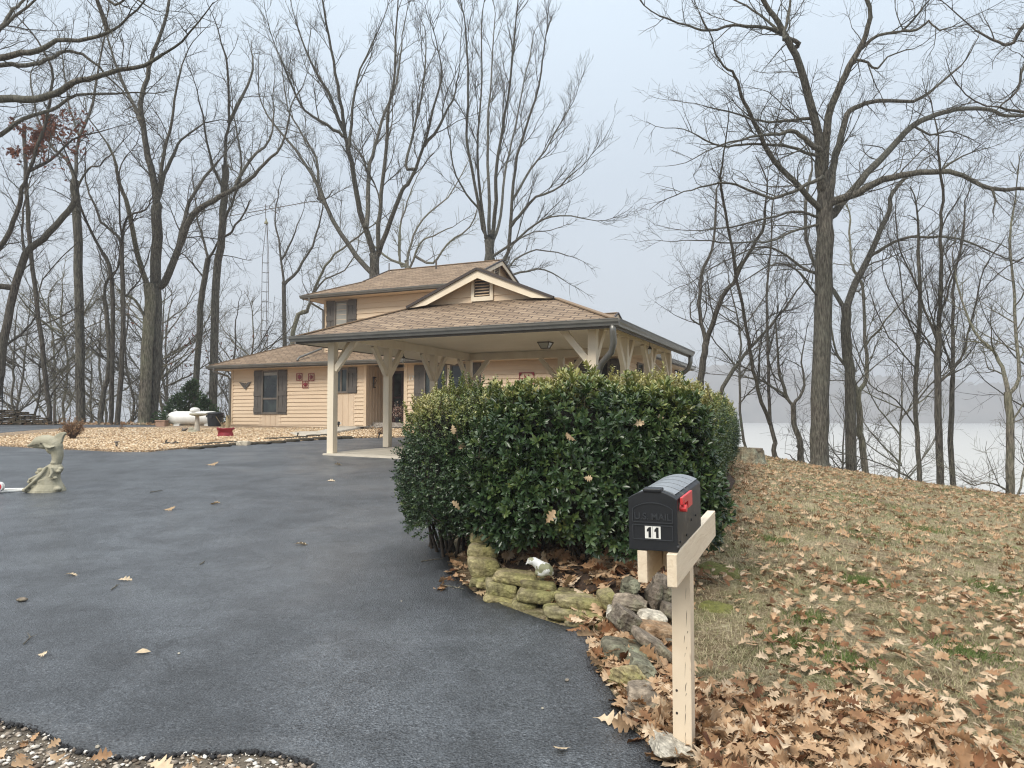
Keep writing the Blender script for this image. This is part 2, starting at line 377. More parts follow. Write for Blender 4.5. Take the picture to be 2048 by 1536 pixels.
def inpoly(x, y, poly):
    c = False; n = len(poly); j = n - 1
    for i in range(n):
        xi, yi = poly[i]; xj, yj = poly[j]
        if (yi > y) != (yj > y) and x < (xj - xi) * (y - yi) / (yj - yi) + xi: c = not c
        j = i
    return c
def dens(poly, s, jit=0, seed=1):
    rr = random.Random(seed); out = []
    for (x0, y0), (x1, y1) in zip(poly, poly[1:] + poly[:1]):
        n = max(1, int(math.hypot(x1 - x0, y1 - y0) / s))
        for i in range(n):
            t = i / n; out.append((x0 + (x1 - x0) * t + rr.uniform(-jit, jit), y0 + (y1 - y0) * t + rr.uniform(-jit, jit)))
    return out
def nearest_poly(Q, poly):
    A = np.array(poly); B = np.roll(A, -1, 0); D = B - A; LL = (D ** 2).sum(1) + 1e-12
    best = np.full(len(Q), 1e9); pt = np.zeros_like(Q)
    for a, d, l in zip(A, D, LL):
        t = np.clip(((Q - a) @ d) / l, 0, 1); p = a + t[:, None] * d; dd = ((Q - p) ** 2).sum(1)
        m = dd < best; best[m] = dd[m]; pt[m] = p[m]
    return np.sqrt(best), pt
def inpoly_np(Q, poly):
    c = np.zeros(len(Q), bool); x, y = Q[:, 0], Q[:, 1]
    for (xi, yi), (xj, yj) in zip(poly, poly[-1:] + poly[:-1]):
        if yi == yj: continue
        c ^= ((yi > y) != (yj > y)) & (x < (xj - xi) * (y - yi) / (yj - yi) + xi)
    return c
def sheet(name, poly, step, off, mat, label, cat, skirt=.06, kind='structure', jit=0, bstep=None, parent=None):
    poly = dens(poly, bstep or step, jit)
    f = off if callable(off) else (lambda x, y: off)
    P_ = np.array(poly); x0, y0 = P_.min(0) - step; x1, y1 = P_.max(0) + step
    nx_, ny_ = int((x1 - x0) / step) + 1, int((y1 - y0) / step) + 1
    X, Y = np.meshgrid(x0 + np.arange(nx_ + 1) * step, y0 + np.arange(ny_ + 1) * step)
    C = np.stack([(X[:-1, :-1] + step / 2).ravel(), (Y[:-1, :-1] + step / 2).ravel()], 1)
    ins = inpoly_np(C, poly).reshape(ny_, nx_)
    cnt = np.zeros((ny_ + 1, nx_ + 1), int)
    for dy in (0, 1):
        for dx in (0, 1): cnt[dy:dy + ny_, dx:dx + nx_] += ins
    Q = np.stack([X.ravel(), Y.ravel()], 1); cf = cnt.ravel(); bd = (cf > 0) & (cf < 4)
    _, pt = nearest_poly(Q[bd], poly); Q[bd] = pt
    used = np.where(cf > 0)[0]; mp = np.full(len(Q), -1); mp[used] = np.arange(len(used))
    jj, ii = np.where(ins); W_ = nx_ + 1
    F4 = np.stack([mp[jj * W_ + ii], mp[jj * W_ + ii + 1], mp[(jj + 1) * W_ + ii + 1], mp[(jj + 1) * W_ + ii]], 1)
    V = [(x, y, gz(x, y) + f(x, y)) for x, y in Q[used]]
    # skirt along cell edges that have one neighbour
    ed = {}
    for q in F4:
        for k in range(4):
            a, b = int(q[k]), int(q[(k + 1) % 4]); key = (min(a, b), max(a, b)); ed[key] = None if key in ed else (a, b)
    low = {}; SK = []
    for e in ed.values():
        if e is None: continue
        for k in e:
            if k not in low: low[k] = len(V); V.append((V[k][0], V[k][1], V[k][2] - skirt - .02))
        SK.append((e[1], e[0], low[e[0]], low[e[1]]))
    o = link(name, mesh_np(name, V, [F4, np.array(SK)]), mat)
    return tag(o, label, cat, kind=kind)
def px2(lst, off=0): return [tuple(GP(a, b, off).xy) for a, b in lst]

# house and carport frames
HO, HA = (-11.9, 31.85), math.atan2(-.406, .914)
CO = (-4.883, 16.88)
def hw(c, e): return (HO[0] + .914 * c + .406 * e, HO[1] - .406 * c + .914 * e)
def cw(a, b): return (CO[0] + .914 * a + .406 * b, CO[1] - .406 * a + .914 * b)

DR_BOTTOM = px2([(-500, 1400), (-200, 1425), (0, 1445), (70, 1462), (110, 1478), (135, 1496), (190, 1512), (260, 1520), (330, 1515), (400, 1508), (440, 1512), (500, 1506), (560, 1511), (600, 1524), (640, 1540)])
DR_RIGHT = px2([(1350, 1545), (1300, 1500), (1262, 1462), (1235, 1405), (1195, 1345), (1183, 1310), (1192, 1282), (1170, 1266), (1120, 1256), (1060, 1236), (1010, 1216), (950, 1192), (915, 1160), (898, 1120), (893, 1080)])
DRIVE = DR_BOTTOM + [(-.95, 2.9), (-.6, 1.5), (.2, 1.2), (.55, 2.4)] + DR_RIGHT + [(-.35, 9.5), (.6, 12.2), cw(7.2, .45)]
back = px2([(700, 878), (640, 881), (560, 886), (420, 895), (345, 901), (300, 906), (240, 906), (140, 901), (0, 894), (-120, 888)])
DRIVE += [cw(7.2, 1.0), cw(6.6, 7.2), cw(3, 8.3), cw(.5, 8.2)] + back + [(-24, 17), (-20, 6)]
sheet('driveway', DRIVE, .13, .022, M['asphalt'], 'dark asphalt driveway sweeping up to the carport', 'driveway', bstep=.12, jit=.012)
GB = back[::-1][:]  # left to right
GRAV = px2([(-200, 893)]) + back[::-1] + [cw(1.0, 8.7), cw(3.5, 8.9), hw(13.5, -2.6), hw(13.5, 0), hw(0, 0), hw(-1.4, -.4)] + px2([(330, 855.5), (200, 857), (140, 858.5), (90, 861), (0, 869), (-200, 876)])
sheet('gravel_bed', GRAV, .2, .05, M['gravel'], 'tan pea gravel bed in front of the house', 'gravel', bstep=.3, jit=.02)
SIDE = px2([(-250, 875), (0, 868), (90, 860), (140, 857.5), (240, 856), (330, 854.6)]) + px2([(318, 851.5), (200, 850.5), (60, 851), (-250, 852)])
sheet('side_drive', SIDE, .4, .03, M['asphalt'], 'narrow asphalt lane behind the gravel bed', 'lane', bstep=.4)
WALK = px2([(727, 847.5), (800, 846), (806, 849), (765, 854), (700, 865), (655, 873), (632, 870), (672, 859), (700, 853)])
sheet('walkway', WALK, .12, .12, M['concrete'], 'pale concrete walk curving to the front door', 'walkway', skirt=.1, bstep=.3)
SLAB = [cw(.30, .28), cw(7.2, .28), cw(7.2, 7.6), cw(.30, 7.6)]
slabz = .055
# slab wedge: asphalt runs in from the left between the posts
sheet('carport_slab', [cw(.45, .36), cw(7.15, .36), cw(7.15, 7.5), cw(2.6, 7.5), cw(1.05, 3.1), cw(.62, 1.6)], .2, slabz, M['concrete'], 'pale concrete slab under the carport', 'slab', bstep=.4)
sheet('kerb_strip', [cw(-.5, 9.0), cw(-.5, 8.25), cw(1.5, 8.3), cw(3.5, 8.4), cw(6.5, 7.6), cw(6.5, 8.3), cw(3.5, 9.1), cw(1.5, 9.0)], .1, .075, M['concrete'], 'pale concrete strip along the far edge of the driveway', 'kerb')
# planting bed behind the stone border
BED = px2([(935, 1100), (955, 1165), (1000, 1190), (1080, 1210), (1200, 1235)]) + [(.95, 5.25), (1.25, 5.6), (1.45, 6.4), (1.85, 7.6), (2.55, 9.5), (4.3, 14.5), (5.0, 18), (4.2, 18.3), (2.6, 14), (1.4, 11.0), (-.2, 9.8), (-.6, 8.2)]
def bed_off(x, y):
    d = 9
    for (x0, y0), (x1, y1) in zip(BED, BED[1:] + BED[:1]):
        dx, dy = x1 - x0, y1 - y0; t = max(0, min(1, ((x - x0) * dx + (y - y0) * dy) / (dx * dx + dy * dy)))
        d = min(d, math.hypot(x - x0 - t * dx, y - y0 - t * dy))
    return .015 + .20 * smooth01(d / .35)
m, t, b = newmat('bed_soil'); co = coords(t); n = noise(t, co, 26, 6, .7)
t.links.new(ramp(t, n, [(.3, (.018, .011, .007)), (.55, (.06, .036, .022)), (.75, (.14, .085, .05))]), b.inputs['Base Color']); b.inputs['Roughness'].default_value = .95
bump(t, b, n, 1, .03); M['soil'] = m
sheet('planting_bed', BED, .1, bed_off, M['soil'], 'raised bed of dark soil and leaves under the shrubs', 'bed', bstep=.12)
# roadside shoulder in the near left corner
SH = [(x, y) for x, y in DR_BOTTOM] + [(-.95, 2.95), (-.8, 2.2), (-4, 1.6), (-6, 2.0)]
sheet('shoulder', SH, .06, .006, pm('shoulder_soil', (.17, .14, .10), (.06, .048, .036), 22, .95, .8, 60, bdist=.02), 'stony verge at the near end of the driveway', 'verge', bstep=.1)

# far bank
hp = [(1000, 770), (1150, 748), (1340, 740), (1400, 734), (1480, 727), (1560, 735), (1640, 750), (1720, 754), (1830, 752), (1950, 766), (2060, 769), (2500, 790), (3200, 812)]
rs = np.random.RandomState(5); nr = 14; cols = 420; HV = []
for i in range(cols):
    px = 1000 + (3200 - 1000) * i / (cols - 1)
    top = np.interp(px, [a for a, _ in hp], [b for _, b in hp]); D = 820 + 60 * math.sin(i * .02)
    ztop = CAMZ + (838 - top) / 1500 * (D + 90); x = (px - 1024) / 1500
    ztop += 3 * mnoise.noise((i * .05, 0, 0)) + 2.4 * mnoise.noise((i * .35, 3, 0)) + 1.6 * rs.randn() * .7
    for k in range(nr):
        f = k / (nr - 1); d = D + 90 * f
        z = -3.2 + (ztop + 3.2) * (1 - (1 - f) ** 1.9) + (rs.randn() * 1.1 if 0 < k < nr - 1 else 0)
        HV.append((x * d, d, z))
    d = D + 170; HV.append((x * d, d, -3.2))
HV = np.array(HV); q = nr + 1
HF = np.array([(i * q + k, (i + 1) * q + k, (i + 1) * q + k + 1, i * q + k + 1) for i in range(cols - 1) for k in range(nr)])
o = link('hill', mesh_np('hill', HV, [HF]), pm('far_wood', (.085, .07, .055), (.16, .135, .11), .05, .95, 0, detail=6, stretch=(1, .3, 1)))
tag(o, 'misty wooded hill on the far shore of the lake', 'hill', kind='structure')

# ================================================================ HOUSE
house = thing('house', 'tan lap-sided two-storey house with brown shutters and shingle roofs', 'house', (*HO, 0), HA)
EZ, MS = 3.83, .42
def roofgeo(mb, x0, x1, y0, y1, z0, m, kL, kR, ovL=.13, ovR=.13, swap=False, th=.0):
    """hip or gablet roof, ridge along x; one-sided sheets with uv in metres"""
    tr = (lambda p: (p[1], p[0], p[2])) if swap else (lambda p: p)
    h = (y1 - y0) / 2; ym = (y0 + y1) / 2; zr = z0 + m * h; s = math.hypot(1, m)
    def poly(pts, kind):
        P3 = []; UV = []
        for x, y in pts:
            if kind == 'F': z = z0 + m * (y - y0); uv = (x, (y - y0) * s)
            elif kind == 'B': z = z0 + m * (y1 - y); uv = (x, (y1 - y) * s)
            elif kind == 'Lh': z = z0 + m * (x - x0); uv = (y, (x - x0) * s)
            else: z = z0 + m * (x1 - x); uv = (y, (x1 - x) * s)
            P3.append(tr((x, y, z))); UV.append(uv)
        mb.face(P3, UV)
    def chain(side, yb, sg):
        k = kL if side == 'L' else kR; x = x0 if side == 'L' else x1; d = 1 if side == 'L' else -1; ov = ovL if side == 'L' else ovR
        if k >= h - 1e-6: return [(x, yb), (x + d * h, ym)]
        if k <= 0: return [(x, yb), (x, ym)]
        return [(x, yb), (x + d * k, yb + sg * k), (x + d * (k - ov), yb + sg * k), (x + d * (k - ov), ym)]
    poly(chain('L', y0, 1) + chain('R', y0, 1)[::-1], 'F'); poly(chain('L', y1, -1) + chain('R', y1, -1)[::-1], 'B')
    for side, k, x, d in (('L', kL, x0, 1), ('R', kR, x1, -1)):
        if k <= 0: continue
        if k >= h - 1e-6: poly([(x, y0), (x, y1), (x + d * h, ym)], side + 'h' if side == 'L' else 'Rh')
        else:
            kk = min(k + .3, h - .05); poly([(x, y0), (x, y1), (x + d * kk, y1 - kk), (x + d * kk, y0 + kk)], 'Lh' if side == 'L' else 'Rh')
    return zr
def rake(x, ylo, yhi, zlo, m, root, swap=False, side=1, name='rake_board', recess=.2, vent=True, fullwall=0):
    """gable triangle at x: barge boards, siding wall, louvre vent. side=+1 faces +x"""
    tr = (lambda p: (p[1], p[0], p[2])) if swap else (lambda p: p)
    ym = (ylo + yhi) / 2; zr = zlo + m * (ym - ylo)
    mb = MB(tr); th = .19
    for ya in (ylo, yhi):
        mb.face([(x, ya, zlo - .02), (x, ym, zr - .02), (x, ym, zr - .02 - th), (x, ya + (ym - ya) * .28, zlo + (zr - zlo) * .28 - th)] )
        xi = x - side * .035
        mb.face([(xi, ya, zlo - .02), (xi, ym, zr - .02), (xi, ym, zr - .02 - th), (xi, ya + (ym - ya) * .28, zlo + (zr - zlo) * .28 - th)])
        mb.face([(x, ym, zr - .02 - th), (xi, ym, zr - .02 - th), (xi, ya + (ym - ya) * .28, zlo + (zr - zlo) * .28 - th), (x, ya + (ym - ya) * .28, zlo + (zr - zlo) * .28 - th)])
    mb.build(name, M['paint'], root)
    mb = MB(tr)
    for ya in (ylo, yhi):
        mb.beam((x + side * .01, ya, zlo + .0), (x + side * .01, ym, zr + .0), .07, .06)
    mb.build('drip_edge', M['trimdark'], root)
    mb = MB(tr); xw = x - side * (recess + .1); e = .0
    n = max(3, int((zr - zlo) / .16)); dz = (zr - zlo) / n
    for i in range(n):
        z1, z2 = zlo + i * dz, zlo + (i + 1) * dz
        w1 = (zr - z1) / m; w2 = (zr - z2) / m
        mb.face([(xw + side * .02, ym - w1, z1), (xw + side * .02, ym + w1, z1), (xw, ym + w2, z2), (xw, ym - w2, z2)])
        mb.face([(xw, ym - w1, z1), (xw, ym + w1, z1), (xw + side * .02, ym + w1, z1), (xw + side * .02, ym - w1, z1)])
    g = mb.build('gable_wall', M['siding'], root)
    if vent:
        mb = MB(tr); zc = zlo + (zr - zlo) * .5; a = xw + side * .03
        vw, vh = .19, .21
        for y_ in (ym - vw - .05, ym + vw + .05): mb.box(min(a, a + side * .03), max(a, a + side * .03), y_ - .04, y_ + .04, zc - vh - .1, zc + vh + .1)
        for z_ in (zc - vh - .05, zc + vh + .05): mb.box(min(a, a + side * .03), max(a, a + side * .03), ym - vw - .01, ym + vw + .01, z_ - .05, z_ + .05)
        v = mb.build('vent_frame', M['paint'], g)
        mb = MB(tr)
        for i in range(6):
            z_ = zc - vh + .035 + i * .07; mb.beam((a + side * .015, ym - vw + .01, z_), (a + side * .015, ym + vw - .01, z_), .045, .012, up=(side * .6, 0, 1))
        mb.build('louvre', M['siding'], g)
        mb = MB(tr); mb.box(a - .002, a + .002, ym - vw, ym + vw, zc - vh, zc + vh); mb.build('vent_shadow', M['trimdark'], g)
def gutter(mb, p, q, out, h=.12, d=.11):
    """K-style gutter from p to q (top edge of roof), 'out' = outward unit vector"""
    p = Vector(p); q = Vector(q); o_ = Vector(out)
    prof = [(0, 0), (0, -h), (d * .62, -h), (d * .72, -h * .72), (d * .95, -h * .45), (d, -h * .12), (d * 1.06, -h * .1), (d * 1.06, .0), (d * .93, .0), (d * .9, -h * .5), (d * .1, -h * .6), (.01, 0)]
    A = [p + o_ * a + Vector((0, 0, b)) for a, b in prof]; B = [q + o_ * a + Vector((0, 0, b)) for a, b in prof]; n = len(prof)
    for i in range(n): mb.face([A[i], A[(i + 1) % n], B[(i + 1) % n], B[i]])
    mb.face(A); mb.face(B[::-1])
def eaves(root, x0, x1, y0, y1, z, gut, wx0, wx1, wy0, wy1, sof='boards', fdrop=.17):
    mb = MB(); t = .025
    mb.box(x0, x1, y0, y0 + t, z - fdrop, z - .005); mb.box(x0, x1, y1 - t, y1, z - fdrop, z - .005)
    mb.box(x0, x0 + t, y0 + t, y1 - t, z - fdrop, z - .005); mb.box(x1 - t, x1, y0 + t, y1 - t, z - fdrop, z - .005)
    mb.build('fascia', M['fascia'], root)
    mb = MB(); zs = z - fdrop + .02
    mb.box(x0 + t, x1 - t, y0 + t, wy0, zs - .01, zs); mb.box(x0 + t, x1 - t, wy1, y1 - t, zs - .01, zs)
    mb.box(x0 + t, wx0, wy0, wy1, zs - .01, zs); mb.box(wx1, x1 - t, wy0, wy1, zs - .01, zs)
    mb.build('soffit', M[sof], root)
    mb = MB(); g = .0
    if 'f' in gut: gutter(mb, (x0 - .05, y0, z), (x1 + .05, y0, z), (0, -1, 0))
    if 'r' in gut: gutter(mb, (x1, y0 + .0, z), (x1, y1, z), (1, 0, 0))
    if 'l' in gut: gutter(mb, (x0, y1, z), (x0, y0, z), (-1, 0, 0))
    mb.build('gutter', M['gutter'], root)
def siding(mb, x0, x1, z0, z1, y, ex=.152, ax='x', side=-1, top=None):
    """lap siding in plane y (ax='x') or x (ax='y'); side = outward sign"""
    zi = math.floor(z0 / ex) * ex
    f = (lambda u, n_, z: (u, y + side * n_, z)) if ax == 'x' else (lambda u, n_, z: (y + side * n_, u, z))
    while zi < z1 - 1e-4:
        a, b = max(zi, z0), min(zi + ex, z1)
        ta = .034 * (1 - (a - zi) / ex) + .003; tb = .034 * (1 - (b - zi) / ex) + .003
        mb.face([f(x0, ta, a), f(x1, ta, a), f(x1, tb, b), f(x0, tb, b)])
        if a == zi: mb.face([f(x0, 0, a), f(x1, 0, a), f(x1, ta, a), f(x0, ta, a)])
        zi += ex
# main floor walls
mb = MB(); ZB, ZT = .7, EZ - .15
mb.box(0, 6.83, 0, 7.55, ZB, ZT); mb.box(6.83, 8.59, 1.43, 7.55, ZB, ZT); mb.box(8.59, 17.25, 0, 7.55, ZB, ZT)
wall = mb.build('wall', M['siding'], house)
mb = MB(); Z0 = 1.2
siding(mb, .09, 1.68, Z0, ZT, 0); siding(mb, 2.55, 5.46, Z0, ZT, 0); siding(mb, 1.68, 2.55, 3.62, ZT, 0)
siding(mb, 6.28, 6.74, Z0, ZT, 0); siding(mb, 5.46, 6.28, 3.62, ZT, 0)
siding(mb, 8.72, 9.0, Z0, ZT, 0); siding(mb, 9.0, 11.8, 3.62, ZT, 0); siding(mb, 9.0, 9.45, Z0, 3.62, 0); siding(mb, 11.4, 15.8, Z0, ZT, 0); siding(mb, 15.8, 16.6, 3.62, ZT, 0); siding(mb, 16.6, 17.16, Z0, ZT, 0)
siding(mb, 9.45, 11.4, Z0, 1.8, 0); siding(mb, 15.8, 16.6, Z0, 1.8, 0)
mb.build('lap_siding', M['siding'], house)
for x_, s_ in ((17.25, 1), (0, -1)): mb = MB(); siding(mb, .05, 7.5, Z0, ZT, x_, ax='y', side=s_); mb.build('lap_siding', M['siding'], house)
for a, b in ((-.03, .09), (6.74, 6.86), (8.56, 8.72), (17.16, 17.285)): mb = MB(); mb.box(a, b, -.042, .06, ZB, ZT); mb.build('corner_board', M['siding'], house)
# vertical boards under the two left windows
for x0, x1, zt in ((1.52, 2.72, 1.79), (5.42, 6.34, 2.62)):
    mb = MB(); mb.box(x0, x1, -.022, .0, ZB, zt)
    n = 5 if zt < 2 else 4
    for i in range(n):
        xx = x0 + .04 + (x1 - x0 - .14) * i / (n - 1); mb.box(xx, xx + .035, -.036, -.022, ZB, zt)
    mb.build('board_panel', M['boards'], house)
# entry recess
yy = .08; mb = MB()
mb.box(6.83, 6.85, .0, 1.43, ZB, ZT)
while yy < 1.4:
    mb.box(6.85, 6.868, yy, yy + .03, ZB, ZT); yy += .2
mb.box(6.85, 8.59, 1.40, 1.43, ZB, ZT)
mb.build('board_panel', M['boards'], house)
# front door with storm door
def door():
    mb = MB(); mb.box(7.03, 7.13, 1.34, 1.40, 1.45, 3.63); mb.box(8.11, 8.21, 1.34, 1.40, 1.45, 3.63); mb.box(7.13, 8.11, 1.34, 1.40, 3.53, 3.63)
    d = mb.build('door', M['boards'], house)
    mb = MB(); mb.box(7.14, 8.10, 1.35, 1.39, 1.47, 3.52); mb.build('door_panel', pm('door_brown', (.05, .018, .018), (.035, .012, .012), 4, .4, .05), d)
    mb = MB()
    for a, b in ((7.24, 7.56), (7.68, 8.0)):
        for z0, z1 in ((1.65, 2.42), (2.5, 3.42)): mb.box(a, b, 1.343, 1.352, z0, z1)
    mb.build('pane', M['glass'], d)
    mb = MB(); mb.box(8.03, 8.06, 1.31, 1.35, 2.4, 2.55); mb.ball((8.045, 1.31, 2.5), .025, 8); mb.build('handle', M['metal'], d)
door()
mb = MB(); mb.box(6.9, 8.55, .35, 1.39, 1.28, 1.46); mb.box(7.0, 8.5, 0.02, .35, 1.28, 1.34)
mb.build('doorstep', pm('step_stone', (.42, .38, .33), (.2, .17, .14), 12, .9, .3, 30), house)
def window(x0, x1, z0, z1, rails=(), y=0, shut=(), sw=.43, ax='x', pane='glass', sz=None, name='window'):
    f = (lambda a, b, c0, c1, d0, d1: mb.box(a, b, y - c1, y - c0, d0, d1)) if ax == 'x' else (lambda a, b, c0, c1, d0, d1: mb.box(y + c0, y + c1, a, b, d0, d1))
    mb = MB(); t = .065
    f(x0, x0 + t, -.01, .08, z0, z1); f(x1 - t, x1, -.01, .08, z0, z1); f(x0 + t, x1 - t, -.01, .07, z1 - t, z1); f(x0 + t, x1 - t, -.01, .085, z0, z0 + t)
    for r in rails:
        if r > 0: f(x0 + t, x1 - t, -.01, .065, r - .035, r + .035)
        else: f(-r - .035, -r + .035, -.01, .065, z0 + t, z1 - t)
    wdw = mb.build(name, M['trim'], house)
    zs = sorted([z0 + .03] + [r for r in rails if r > 0] + [z1 - .03]); xs = sorted([x0 + .03] + [-r for r in rails if r < 0] + [x1 - .03])
    for za, zb in zip(zs, zs[1:]):
        for xa, xb in zip(xs, xs[1:]):
            mb = MB(); f(xa, xb, .030, .034, za, zb); mb.build('pane', M[pane], wdw)
    for s_ in shut:
        a, b = (x0 - sw, x0 - .005) if s_ == 'l' else (x1 + .005, x1 + sw)
        mb = MB(); q0, q1 = (z0 - .02, z1 + .02) if sz is None else sz; mid = (a + b) / 2
        f(a, mid - .006, .025, .05, q0, q1); f(mid + .006, b, .025, .05, q0, q1)
        for zc in ((q0 + .18, q0 + (q1 - q0) * .47, q1 - .14) if q1 - q0 > 1.2 else (q0 + .13, q1 - .13)): f(a + .003, b - .003, .05, .075, zc - .10, zc + .10)
        mb.build('shutter', M['shutter'], house)
    return wdw
w1 = window(1.68, 2.55, 1.81, 3.60, (2.44,), shut='lr')
mb = MB(); mb.box(1.75, 2.48, -.040, -.035, 3.40, 3.52); mb.build('valance', M['blind'], w1)
window(5.18, 6.02, 2.62, 3.60, (-5.68,), shut='r', sw=.40)
window(9.45, 10.42, 1.81, 3.60, (2.44,), shut='l')
window(10.56, 11.45, 1.81, 3.60, (2.44,), shut='r', sw=.36)
mb = MB(); mb.box(10.42, 10.56, -.04, .01, 1.8, 3.6); mb.build('mullion', M['paint'], house)
window(15.82, 16.62, 1.81, 3.60, (2.44,), shut='lr', sw=.45)
window(1.0, 1.75, 2.0, 3.55, (2.8,), y=17.25, ax='y'); window(4.3, 5.4, 2.0, 3.55, (2.8,), y=17.25, ax='y', shut='l')
# roofs
mb = MB(); roofgeo(mb, -.68, 17.9, -.68, 8.2, EZ, MS, 4.44, 2.2)
mb.build('roof', M['shingle'], house)
mb = MB(); h = 4.44; zr = EZ + MS * h; mb.beam((3.76, 3.76, zr + .01), (15.83, 3.76, zr + .01), .16, .03)
for y_, s_ in ((-.68, 1), (8.2, -1)): mb.beam((-.68, y_, EZ + .01), (3.76, 3.76, zr + .01), .14, .025)
mb.beam((17.9, -.68, EZ + .01), (15.7, 1.52, EZ + MS * 2.2 + .01), .14, .025)
mb.build('ridge_cap', M['shingle'], house)
eaves(house, -.68, 17.9, -.68, 8.2, EZ, 'flr', 0, 17.25, 0, 7.55)
rake(15.83, 1.52, 6.0, EZ + MS * 2.2, MS, house, vent=False)
# upper storey
UX0, UX1, UY0, UY1, UZ = 4.43, 12.05, .5, 6.7, 6.58
mb = MB(); mb.box(UX0, UX1, UY0, UY1, 3.9, UZ - .15); mb.build('upper_wall', M['siding'], house)
mb = MB(); siding(mb, UX0 + .08, UX1 - .08, 4.1, UZ - .15, UY0, ex=.2); mb.build('lap_siding', M['siding'], house)
for x_, s_ in ((UX1, 1), (UX0, -1)): mb = MB(); siding(mb, UY0 + .05, UY1, 4.1, UZ - .15, x_, ex=.2, ax='y', side=s_); mb.build('lap_siding', M['siding'], house)
for a, b in ((UX0 - .03, UX0 + .08), (UX1 - .08, UX1 + .03)): mb = MB(); mb.box(a, b, UY0 - .042, UY0 + .05, 4.0, UZ - .15); mb.build('corner_board', M['siding'], house)
mb = MB(); roofgeo(mb, UX0 - .65, UX1 + .65, UY0 - .65, UY1 + .6, UZ, MS, 1.83, 1.83); mb.build('upper_roof', M['shingle'], house)
eaves(house, UX0 - .65, UX1 + .65, UY0 - .65, UY1 + .6, UZ, 'flr', UX0, UX1, UY0, UY1, fdrop=.15)
yl, yh = UY0 - .65 + 1.83, UY1 + .6 - 1.83
rake(UX1 + .65 - 1.70, yl, yh, UZ + MS * 1.83, MS, house); rake(UX0 - .65 + 1.70, yl, yh, UZ + MS * 1.83, MS, house, side=-1)
ym = (UY0 - .65 + UY1 + .6) / 2; zr = UZ + MS * (ym - UY0 + .65)
mb = MB(); mb.beam((UX0 - .65 + 1.7, ym, zr + .01), (UX1 + .65 - 1.7, ym, zr + .01), .16, .03)
for s_, X in ((1, UX0 - .65), (-1, UX1 + .65)): mb.beam((X, UY0 - .65, UZ + .01), (X + s_ * 1.8, UY0 + 1.15, UZ + MS * 1.8 + .01), .14, .025)
mb.build('ridge_cap', M['shingle'], house)
window(UX0 + .52, UX0 + 1.18, 5.3, 6.36, (), y=UY0, shut='lr', sw=.40, pane='blind', sz=(5.05, 6.40))
for x_, y_, z_, r_ in ((8.2, 3.0, 7.7, .04), (5.6, 3.4, 7.9, .025)): mb = MB(); mb.tube([(x_, y_, z_), (x_, y_, z_ + .55)], r_, 8); mb.build('vent_pipe', M['metal'], house)
# downspouts
def spout(root, pts, r=.045, mat='gutter', name='downspout'):
    mb = MB(); mb.tube(pts, r, 8); return mb.build(name, M[mat], root, smooth=False)
spout(house, [(-.3, -.74, EZ - .1), (-.3, -.74, EZ - .25), (-.05, -.2, EZ - .42), (-.04, -.08, EZ - .55), (-.04, -.08, 1.2)])
spout(house, [(UX0 - .25, UY0 - .7, UZ - .1), (UX0 - .25, UY0 - .68, UZ - .28), (UX0 - .02, UY0 - .1, UZ - .55), (UX0 - .02, UY0 - .08, 4.62), (UX0 - .05, UY0 - .15, 4.45), (UX0 - .5, UY0 - .95, 4.05), (UX0 - .52, UY0 - 1.05, 3.92)])
# wall decorations: each lifts off
mb = MB()
for s_ in (-1, 1): mb.prism([(0, 0), (s_ * .10, .10), (s_ * .34, .14), (s_ * .22, .02), (s_ * .12, -.08), (0, -.16)], -.02, 0)
mb.prism([(-.05, .0), (.05, 0), (.04, -.17), (-.04, -.17)], -.03, 0); mb.ball((0, -.02, .07), .03, 8)
o = mb.build('wall_eagle', M['shutter']); o.location = (*hw(.78, -.05), 3.02); o.rotation_euler = (0, 0, HA); tag(o, 'dark metal eagle with spread wings on the tan siding', 'wall ornament')
def quilt(c, z, s, kind, label, y=-.05):
    mb = MB(); h = s / 2; b = .022
    for x0, x1, z0, z1 in ((-h, h, h - b, h), (-h, h, -h, -h + b), (-h, -h + b, -h + b, h - b), (h - b, h, -h + b, h - b)): mb.box(x0, x1, -.012, 0, z0, z1)
    for k in range(8):
        a = k * math.pi / 4 + (math.pi / 8 if kind == 1 else 0); r1 = h * .86
        ca, sa = math.cos(a), math.sin(a); w_ = .2 if kind != 1 else .16
        p = [(0, 0), (r1 * .5 * math.cos(a - w_ * 1.6), r1 * .5 * math.sin(a - w_ * 1.6)), (r1 * ca, r1 * sa), (r1 * .5 * math.cos(a + w_ * 1.6), r1 * .5 * math.sin(a + w_ * 1.6))]
        mb.prism(p, -.012, -.002)
    if kind != 0:
        for sx in (-1, 1):
            for sz in (-1, 1): mb.prism([(sx * h * .95, sz * h * .95), (sx * h * .55, sz * h * .95), (sx * h * .95, sz * h * .55)], -.012, -.002)
    if kind == 2: mb.box(-h * .3, h * .3, -.014, -.002, -h * .3, h * .3)
    o = mb.build('quilt_square', M['red']); o.location = (*hw(c, y), z); o.rotation_euler = (0, 0, HA)
    return tag(o, label, 'wall ornament', 'red metal quilt squares on the house wall')
quilt(3.62, 3.30, .30, 2, 'red metal quilt square, upper left of the three on the left wing')
quilt(4.22, 3.28, .30, 1, 'red metal quilt square, upper right of the three on the left wing')
quilt(3.92, 2.99, .30, 0, 'red metal star quilt square, lowest of the three on the left wing')
quilt(13.6, 2.95, .58, 1, 'large red quilt square on the wall behind the carport')
mb = MB(); mb.box(-.02, .02, -.05, 0, -.22, .2); mb.box(-.09, .13, -.06, -.03, .16, .2); mb.box(-.06, .08, -.07, -.03, -.24, -.2); mb.tube([(-.02, -.05, .2), (.1, -.09, .05), (0, -.05, -.12)], .012, 5)
